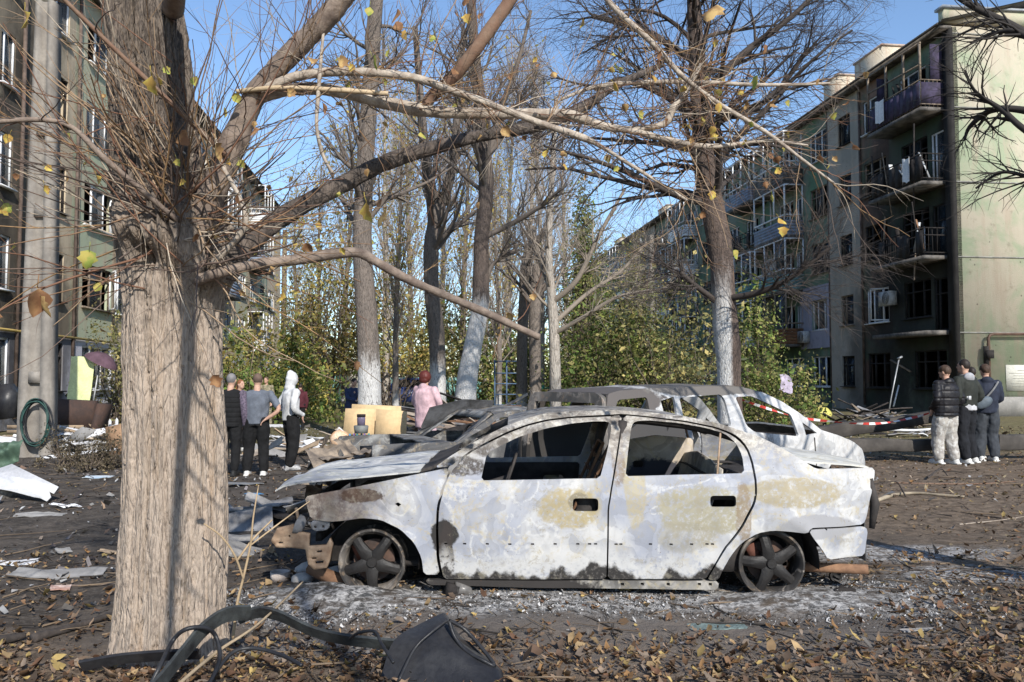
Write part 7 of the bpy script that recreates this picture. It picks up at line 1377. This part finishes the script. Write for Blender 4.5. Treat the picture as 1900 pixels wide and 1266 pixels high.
q = G(1565, 1105); o = warp_sheet(.14, .09, .02, 5, .12, 8, 0, .3).build('molten_lump', charw_m); lay(o, (q.x, q.y, .05)); tag(o, 'lumpy charred clod on the ash behind the saloon', 'debris')
q = G(1480, 1058); o = stick('tyre_wire', 'curled burnt tyre strip on the ash right of the saloon', [(1668, 1066), (1690, 1060), (1712, 1062)], .012, bark_black, 'car part')
q = G(520, 1075); o = thing('plaster_bowl', 'whitish broken plaster bowl in the ash before the bumper bracket', 'debris', (q.x, q.y, gzs(q.x, q.y))); b = MB(); b.lathe([(.0, .02), (.05, .02), (.065, .06), (.075, .065), (.072, .0), (.0, 0)], 14); b.build('bowl', simple('chalky_plaster', (.55, .47, .42), .9, .2, 7), o)
q = G(600, 1062, .05)
for i, (u, v, s_) in enumerate(((575, 1062, .12), (625, 1068, .10), (560, 1080, .09), (648, 1078, .06))):
    b = MB(); V = SV * np.array([s_, s_ * .8, s_ * .5]); V = V * (1 + .5 * (fbm(V[:, 0] * 20 + i, V[:, 1] * 20, V[:, 2] * 20, 3) - .45)[:, None]); b.add(V, T=ST); o = b.build('ash_clump', simple('pale_ash_lump', (.58, .53, .48), .95, .25, 9, .5), smooth=True); g = G(u, v); lay(o, (g.x, g.y, .02)); tag(o, 'pale crumbly ash lump by the bare front wheel', 'debris', 'ash lumps under the bumper bracket')
# ---- plywood and household things stacked behind the crushed car
ply = simple('plywood', (.60, .44, .25), .75, .15, 2, .1, (.52, .36, .19))
def upright(label, name, pts, Y, mat, th_=.02, dY=0.0, cat='board'):
    c = [P(u, v, Y + dY * i) for i, (u, v) in enumerate(pts)]; m_ = sum(c, Vector()) / len(c); V = [np.array(x - m_) for x in c]; b = MB(); n = len(V); b.add(V + [v_ + np.array([0, th_, 0]) for v_ in V], NG=[list(range(n)), list(range(2 * n - 1, n - 1, -1))], Q=[(i, (i + 1) % n, n + (i + 1) % n, n + i) for i in range(n)]); o = b.build(name, mat); o.location = m_; return tag(o, label, cat)
upright('front plywood board left half standing behind the crushed car', 'plywood_board', [(641, 758), (696, 759), (693, 830), (634, 830)], 15.4, ply)
upright('front plywood board right half standing beside the woman in pink', 'plywood_board', [(698, 759), (755, 764), (753, 830), (695, 830)], 15.4, ply)
upright('rear plywood board peeping over the front ones', 'plywood_board', [(653, 750), (744, 754), (748, 830), (648, 830)], 15.75, ply)
Yh = 12.6; base = P(660, 832, Yh); o = thing('pallet_stack', 'low charred pallet carrying the household things behind the torn nose', 'pallet', (base.x, Yh + .1, 0))
for k in range(5): b = MB(); b.box((0, -.45 + .22 * k, base.z - .03), (1.3, .14, .03)); b.build('plank', board_m if k % 2 else charw_m, o)
for k in (-.55, 0, .55):
    b = MB(); b.box((k, 0, (base.z - .05) / 2), (.1, 1.0, base.z - .05)); b.build('bearer', charw_m, o)
q = P(631, 832, Yh); o = thing('orange_bag', 'rounded orange and white bag on the pallet', 'bag', (q.x, Yh, base.z - .015)); b = MB(); V = SV * np.array([.16, .14, .15]); V = V * (1 + .35 * (fbm(V[:, 0] * 9, V[:, 1] * 9, V[:, 2] * 9, 3) - .45)[:, None]); b.add(V + (0, 0, .145), T=ST); b.build('bag', simple('orange_white_bag', (.55, .25, .08), .7, .2, 6, .3, (.62, .5, .38)), o, smooth=True); b = MB(); b.tube([(-.05, 0, .27), (-.02, 0, .33), (.05, 0, .27)], .012, 6); b.build('knot', white_pl, o)
q = P(667, 832, Yh); o = thing('bottle_crate', 'open crate filled with blue and purple bottles on the pallet', 'crate', (q.x, Yh, base.z - .015))
for (x, y, sx_, sy_) in ((0, -.13, .38, .012), (0, .13, .38, .012), (-.19, 0, .012, .26), (.19, 0, .012, .26)):
    for z in (.04, .12, .20): b = MB(); b.box((x, y, z), (sx_, sy_, .03)); b.build('slat', charw_m, o)
for k in range(6): b = MB(); b.lathe([(0, 0), (.035, 0), (.037, .15), (.015, .19), (.015, .23), (0, .23)], 12, Matrix.Translation((-.14 + .056 * k, -.05 + .06 * (k % 2), .01))); b.build('bottle', simple('bottle_%d' % (k % 3), ((.08, .25, .42), (.25, .14, .40), (.06, .30, .30))[k % 3], .25), o, smooth=True)
q = P(672, 803, Yh); o = thing('jar', 'dark jar with black lid on top of a grey tub', 'jar', (q.x - .02, Yh + .02, q.z - .01)); b = MB(); b.lathe([(0, 0), (.10, 0), (.115, .11), (.10, .12), (0, .12)], 18); b.build('tub', simple('grey_tub', (.20, .21, .20), .6), o, smooth=False); b = MB(); b.lathe([(0, .12), (.06, .12), (.065, .23), (.06, .25), (0, .25)], 16); b.build('glass', simple('jar_glass', (.20, .17, .25), .3), o); b = MB(); b.lathe([(0, .25), (.068, .25), (.068, .29), (0, .29)], 16); b.build('lid', charw_m, o)
# ---- heaps of planks and twisted sheet behind
def heap(label, group, u0, u1, Y, ztop, n, seed, cols, cat='plank', L=(.7, 1.9), w=(.06, .22), spread=1.0):
    rg2 = np.random.default_rng(seed)
    for i in range(n):
        f = rg2.random(); x = P(u0 + (u1 - u0) * f, 705, Y).x; y = Y + rg2.normal(0, .45 * spread); prof = ztop * (1 - abs(2 * f - 1) ** 1.7); z = gzs(x, y) + .05 + max(.03, prof) * rg2.random() ** .7; ln = rg2.uniform(*L)
        sh_ = warp_sheet(ln, rg2.uniform(*w), .02, i + seed, .10, 6, rg2.normal(0, .15), .06); o = sh_.build('charred_plank', cols[int(rg2.integers(0, len(cols)))], smooth=False); lay(o, (x, y, z), (rg2.normal(0, .45), rg2.normal(0, .30), rg2.uniform(-.7, .7))); tag(o, label, cat, group)
HC = [charw_m, grey_m, simple('sun_bleached_board', (.40, .34, .27), .9, .3, 5, .3, (.2, .16, .13)), tan3 if False else simple('scorched_tin', (.30, .24, .20), .8, .4, 4, .3, (.12, .10, .09)), rusty_m]
heap('twisted board in the wreckage heap behind the woman in pink', 'boards in the wreckage heap by the yard trees', 690, 1010, 17.0, 1.05, 85, 5, HC)
heap('charred stick in the heap below the burnt balconies', 'sticks in the heap below the balconies', 1560, 1690, 24, .55, 40, 6, [charw_m, grey_m, bark_black, wood_m], L=(.5, 1.8), w=(.04, .12))
heap('flattened scrap on the soil behind the standing group', 'scraps behind the standing group', 480, 640, 17.5, .22, 26, 8, [white_pl, HC[2], grey_slate, tin2, board_m], L=(.3, 1.0), w=(.05, .25), spread=2.2)
heap('broken board in the rubble along the ochre house', 'boards in the rubble by the left house', -20, 240, 17.5, .5, 40, 9, [board_m, charw_m, HC[2], grey_slate, white_pl], L=(.4, 1.3), w=(.06, .25), spread=1.3)
heap('pale scrap lying on the turf before the house', 'scraps on the turf', 1400, 1760, 22, .10, 26, 10, [white_pl, grey_slate, HC[2], charw_m], L=(.2, .8), w=(.05, .2), spread=2.0)
heap('dark torn sheet on the ground between trunk and bumper bracket', 'torn sheets beside the saloon nose', 425, 520, 8.2, .18, 12, 12, [charw_m, grey_m, grey_slate], L=(.3, .8), w=(.1, .3), spread=1.6)
# ---- concrete pole, coil, furniture by the left house
conc = simple('pole_concrete', (.27, .245, .215), .92, .4, 2, .5, (.15, .135, .12), bsc=30)
Yp = 16.0; pb = P(68, 840, Yp); o = thing('concrete_pole', 'tall ribbed concrete utility pole in front of the ochre house', 'pole', (pb.x, Yp, 0)); b = MB()
pw = [(-.05, .31), (1.2, .30), (1.9, .28), (9.0, .17)]
V = []
for z, w in pw: V.append([(-w, -.16, z), (-w * .45, -.16, z), (-w * .40, -.06, z), (w * .35, -.06, z), (w * .4, -.16, z), (w, -.16, z), (w, .16, z), (-w, .16, z)])
b.grid(np.array(V) + np.array([0, 0, 0]), closed=True); b.build('shaft', conc, o)
for z in (1.55, 3.2, 4.8, 6.4): b = MB(); w = np.interp(z, [0, 1.9, 9], [.30, .28, .17]); b.box((0, -.10, z), (w * .85, .10, .22)); b.build('web', conc, o)
coil = thing('cable_coil', 'coil of black cable hanging on the concrete pole', 'cable', tuple(P(65, 785, Yp - .28)))
for k in range(9):
    th = np.linspace(0, 2 * math.pi, 49); r1, r2 = .26 + .03 * math.sin(k * 2.1), .42 + .03 * math.cos(k * 1.7); b = MB(); b.tube(np.stack([r1 * np.sin(th) + .02 * math.sin(k * 5), .03 * (k % 3) + .02 * np.sin(3 * th + k), r2 * np.cos(th) + .015 * math.cos(k * 3)], -1), .014, 6, cap=False); b.build('loop', black_pl if k % 3 else simple('green_cable', (.03, .075, .065), .5), coil, smooth=True)
sofa_m = simple('brown_sofa_cloth', (.075, .045, .035), .9, .35, 4, .3, (.04, .03, .028))
Ys = 18.5; q = P(120, 800, Ys); o = thing('sofa_frame', 'overturned dark brown sofa with slatted base by the left house', 'sofa', (q.x, Ys, 0)); b = MB(); b.box((0, .0, .75), (1.35, .25, .62), Matrix.Rotation(.05, 3, 'Y')); b.build('back', sofa_m, o)
for k in range(4): b = MB(); b.box((-.35, -.15, .12 + .11 * k), (1.7, .03, .08)); b.build('slat', board_m, o)
b = MB(); b.box((.78, 0, .5), (.12, .5, .95), Matrix.Rotation(.25, 3, 'Y')); b.build('arm', sofa_m, o)
b = warp_sheet(.55, .6, .01, 4, .9, 22); o = b.build('green_tarp', simple('sea_green_tarp', (.085, .135, .095), .6, .3, 4, .3, (.045, .075, .055)), smooth=True); q = P(10, 840, 13.5); lay(o, (q.x - .1, 13.5, q.z - .05), (math.radians(62), .2, .3)); tag(o, 'crumpled sea-green tarpaulin at the foot of the concrete pole', 'tarpaulin')
b = warp_sheet(.55, 1.15, .008, 7, .15, 14, 0, .12); o = b.build('lime_cloth', simple('lime_cloth', (.66, .70, .36), .9, .12, 4, .1), smooth=True); q = P(150, 705, 20.3); lay(o, tuple(q), (math.radians(88), .08, .15)); tag(o, 'lime yellow cloth hanging before the left house', 'cloth')
q = P(187, 670, 20.5); o = thing('parasol', 'half-collapsed dull purple parasol on a silver pole by the left house', 'parasol', (q.x, 20.5, 0)); b = MB(); b.lathe([(.0, .22), (.2, .17), (.38, .04), (.42, -.04)], 10, Matrix.Translation((.02, 0, q.z)) @ Matrix.Rotation(.5, 4, 'Y')); b.build('canopy', simple('dull_purple_fabric', (.12, .07, .09), .9, .3, 3), o); b = MB(); b.tube([(-.28, .0, .1), (-.02, 0, q.z)], .022, 8); b.build('pole', tin2, o)
q = P(205, 812, 19.5); o = thing('picket_fence', 'low white picket fence stub behind the dry hedge', 'fence', (q.x, 19.5, .05))
for k in range(7): b = MB(); b.prism([(-.035, 0), (.035, 0), (.035, .52 + .1 * math.sin(k * 4)), (0, .58 + .1 * math.sin(k * 4)), (-.035, .52 + .1 * math.sin(k * 4))], -.012, .012, 1, Matrix.Translation((-.5 + .16 * k, 0, 0))); b.build('picket', white_pl, o)
b = MB(); b.box((0, .03, .3), (1.2, .025, .06)); b.build('rail', white_pl, o)
upright('brown cardboard sheet leaning in the rubble by the trunk', 'cardboard_sheet', [(195, 793), (232, 785), (236, 850), (200, 858)], 16.5, simple('wet_cardboard', (.32, .20, .12), .9, .3, 4), .02)
upright('grey tabletop tipped up before the sofa', 'tabletop', [(120, 815), (152, 792), (178, 798), (150, 820)], 16.0, grey_slate, .03)
upright('black bin bag slumped beside the concrete pole', 'bin_bag', [(-10, 716), (12, 712), (26, 730), (24, 775), (-10, 780)], 19.0, black_pl, .3, cat='bag')
# ---- fallen concrete poles, tape, bits before the right house
def beam(label, A, B, w, h, mat, name='concrete_beam'):
    b = MB(); A = Vector(A); B = Vector(B); n = 10; pts = [A.lerp(B, i / n) for i in range(n + 1)]; d = (B - A).normalized(); sd = d.cross(Vector((0, 0, 1))).normalized(); up3 = sd.cross(d); V = []
    for i, p in enumerate(pts):
        k = 1 - .25 * i / n; j = .012 * math.sin(i * 5.1); V.append([p + sd * x * w * k + up3 * (z * h * k + j) for x, z in ((-.5, -.42), (-.42, -.5), (.42, -.5), (.5, -.42), (.5, .42), (.42, .5), (-.42, .5), (-.5, .42))])
    V = np.array(V); b.grid(V, closed=True); b.add(V[0], NG=[list(range(8))]); b.add(V[-1], NG=[list(range(8))]); return tag(b.build(name, mat), label, 'beam')
conc2 = simple('sooty_beam_concrete', (.085, .076, .068), .93, .4, 3, .5, (.04, .036, .033), bsc=30)
beam('fallen concrete pole lying aslant with barrier tape along it', P(1470, 812, 15.6), P(1745, 772, 16.2), .30, .28, conc2)
beam('lower fallen concrete beam flat on the soil under the slanted one', P(1560, 826, 15.0), P(1745, 826, 15.2), .28, .26, conc2)
beam('dark fallen beam on the soil to the right of the boys', P(1846, 820, 15.6), P(2000, 822, 15.6), .30, .30, conc2)
beam('thin white plank on the ground behind the slanted pole', P(1590, 799, 18.5), P(1745, 797, 18.5), .06, .05, pvc_m, 'white_plank')
o = thing('barrier_tape', 'red and white barrier tape strung from the scorched tree over the fallen pole', 'tape', tuple(P(1365, 735, 13.3)))
tp_ = spline([np.array(P(*c)) for c in ((1363, 735, 13.25), (1385, 745, 13.5), (1430, 760, 13.8), (1478, 774, 14.2), (1530, 781, 14.6), (1590, 786, 15.0), (1640, 785, 15.3), (1690, 776, 15.6), (1735, 764, 15.8), (1760, 758, 15.9))], 120)
redt = simple('tape_red', (.55, .06, .05), .5, .1, 4, .05); whit = simple('tape_white', (.72, .72, .72), .5, .1, 4, .05)
d = nrm(np.gradient(tp_, axis=0)); tw_ = np.sin(np.arange(120) * .13) * 1.1; side_ = nrm(np.cross(d, (0, 0, 1))); upv = np.cross(side_, d); wv = upv * np.cos(tw_)[:, None] + side_ * np.sin(tw_)[:, None]
for k in range(0, 119, 3):
    i = slice(k, min(k + 4, 120)); b = MB(); A_ = tp_[i] + wv[i] * .022; B_ = tp_[i] - wv[i] * .022; b.grid(np.stack([A_, B_], 0)); b.build('tape_stripe', redt if (k // 3) % 2 else whit, o, world=True)
b = warp_sheet(.42, .50, .008, 3, .30, 14, 0, .3); o = b.build('lilac_rag', simple('lilac_rag', (.48, .42, .52), .9, .3, 6), smooth=True); lay(o, tuple(P(1460, 712, 23.2)), (1.3, .3, .3)); tag(o, 'lilac rag caught in the bush before the house', 'cloth')
b = MB(); V = SV * np.array([.20, .16, .20]); V *= (1 + .6 * (fbm(V[:, 0] * 9, V[:, 1] * 9, V[:, 2] * 9, 3) - .45)[:, None]); b.add(V, T=ST); o = b.build('yellow_bag', simple('yellow_plastic_bag', (.55, .50, .13), .5, .15, 5), smooth=True); q = G(1526, 780, .17); lay(o, (q.x, q.y, .36), (0, 0, 0)); o.scale = (1.5, 1.5, 1.3); tag(o, 'crumpled yellow plastic bag on the turf', 'bag')
q = P(1557, 786, 21); o = thing('black_bucket', 'tipped black bucket beside the heap of sticks', 'bucket', (q.x, 21, .28)); b = MB(); b.lathe([(0, -.18), (.13, -.18), (.17, .18), (.16, .18), (.12, -.16), (0, -.16)], 18, Matrix.Rotation(1.35, 4, 'Y')); b.build('bucket', black_pl, o); b = MB(); th = np.linspace(0, math.pi, 13); b.tube(np.stack([.18 + .02 * np.sin(th), .17 * np.cos(th), -.17 * np.sin(th)], -1), .006, 5); b.build('handle', tin2, o)
q = P(1645, 745, 26); o = thing('bent_lamp_post', 'bent metal post leaning before the burnt ground-floor window', 'post', (q.x, 26, .15)); b = MB(); b.tube([(0, 0, 0), (.15, 0, .8), (.42, 0, 2.0)], .022, 8); b.build('shaft', tin2, o); b = MB(); b.box((.45, 0, 2.05), (.14, .1, .05), Matrix.Rotation(-.5, 3, 'Y')); b.build('plate', tin2, o)
# ---- far end of the yard
tealw = simple('teal_garage_paint', (.16, .42, .38), .8, .25, 1.2, .2, (.30, .50, .44)); whitew = simple('whitewashed_block_wall', (.50, .47, .40), .9, .25, 2, .3)
q = P(620, 705, 47); o = thing('garage', 'teal painted garage wall with a whitewashed end beyond the yard', 'garage', (q.x, 47, .15))
for k in range(8): b = MB(); b.box((-2.6 + .62 * k, 0, 1.15), (.60, .2, 2.3)); b.build('wall_panel', tealw if k < 6 else whitew, o)
b = MB(); b.box((-.3, 1.2, 2.36), (5.6, 3.0, .14)); b.build('roof', slate_m, o)
q = P(800, 705, 50); o = thing('garden_fence', 'teal board fence beyond the blue car', 'fence', (q.x, 50, .15))
for k in range(14): b = MB(); b.box((-3 + .45 * k, 0, .75), (.40, .04, 1.5)); b.build('board', tealw, o)
q = P(749, 735, 40); o = thing('parked_car', 'dark blue parked car beyond the straight limewashed trunk', 'car', (q.x, 40, .17), .15); bl = simple('dark_blue_paint', (.03, .05, .16), .35, .2, 3, .02, spec=.5)
b = MB(); prof = [(-2.0, .25), (-2.05, .7), (-1.6, .85), (-.8, .95), (-.35, 1.38), (1.0, 1.42), (1.65, .98), (2.0, .9), (2.05, .3)]; b.prism(prof, -.82, .82, 1); b.build('body', bl, o)
for y in (-.83, .83):
    for (x0, x1, x2, x3) in ((-.62, -.25, .28, .28), (.36, .36, .95, 1.35)): b = MB(); b.add([(x0, y, .98), (x1, y, 1.33), (x2, y, 1.34), (x3, y, .99)], Q=[(0, 1, 2, 3)]); b.build('side_window', charw_m, o)
    for x in (-1.3, 1.3): b = MB(); b.lathe([(0, -.09), (.2, -.09), (.31, -.08), (.31, .08), (.2, .09), (0, .09)], 20, Matrix.Translation((x, y * .93, .31)) @ Matrix.Rotation(math.pi / 2, 4, 'X')); b.build('wheel', black_pl, o)
q = P(940, 705, 31); o = thing('climbing_frame', 'blue and grey metal climbing frame on the playground', 'playground', (q.x, 31, .15)); pm_ = simple('blue_pipe_paint', (.10, .16, .26), .6, .3, 4)
for x in (-.45, 0, .45): b = MB(); b.tube([(x, 0, 0), (x, 0, 2.1)], .03, 8); b.build('post', pm_, o)
for z in (.4, .8, 1.2, 1.6, 2.05): b = MB(); b.tube([(-.45, 0, z), (.45, 0, z)], .022, 6); b.build('rung', pm_, o)
q = P(1045, 705, 30); o = thing('horizontal_bars', 'green horizontal exercise bars on the playground', 'playground', (q.x, 30, .15)); pm_ = simple('green_pipe_paint', (.04, .24, .16), .6, .3, 4)
for x in (-.75, .58): b = MB(); b.tube([(x, 0, 0), (x, 0, 1.15)], .05, 8); b.build('post', pm_, o)
b = MB(); b.tube([(-1.0, 0, 1.05), (1.3, 0, 1.05)], .025, 6); b.build('bar', pm_, o)
for (lab, u, vt, Y, w) in (('distant wooden utility pole beside the pale house end', 525, 430, 48, .16), ('distant slim concrete pole in front of the long house', 1211, 440, 45, .15)):
    q = P(u, 705, Y); zt = P(u, vt, Y).z; o = thing('utility_pole', lab, 'pole', (q.x, Y, .1)); b = MB(); b.tube([(0, 0, 0), (0, 0, zt)], [w * 1.15, w * .8], 10); b.build('shaft', conc if 'concrete' in lab else wood_m, o, smooth=True); b = MB(); b.box((0, 0, zt - .5), (1.5, .1, .1)); b.build('crossarm', wood_m, o)
    for x in (-.6, 0, .6): b = MB(); b.tube([(x, 0, zt - .45), (x, 0, zt - .2)], .04, 6); b.build('insulator', pvc_m, o)
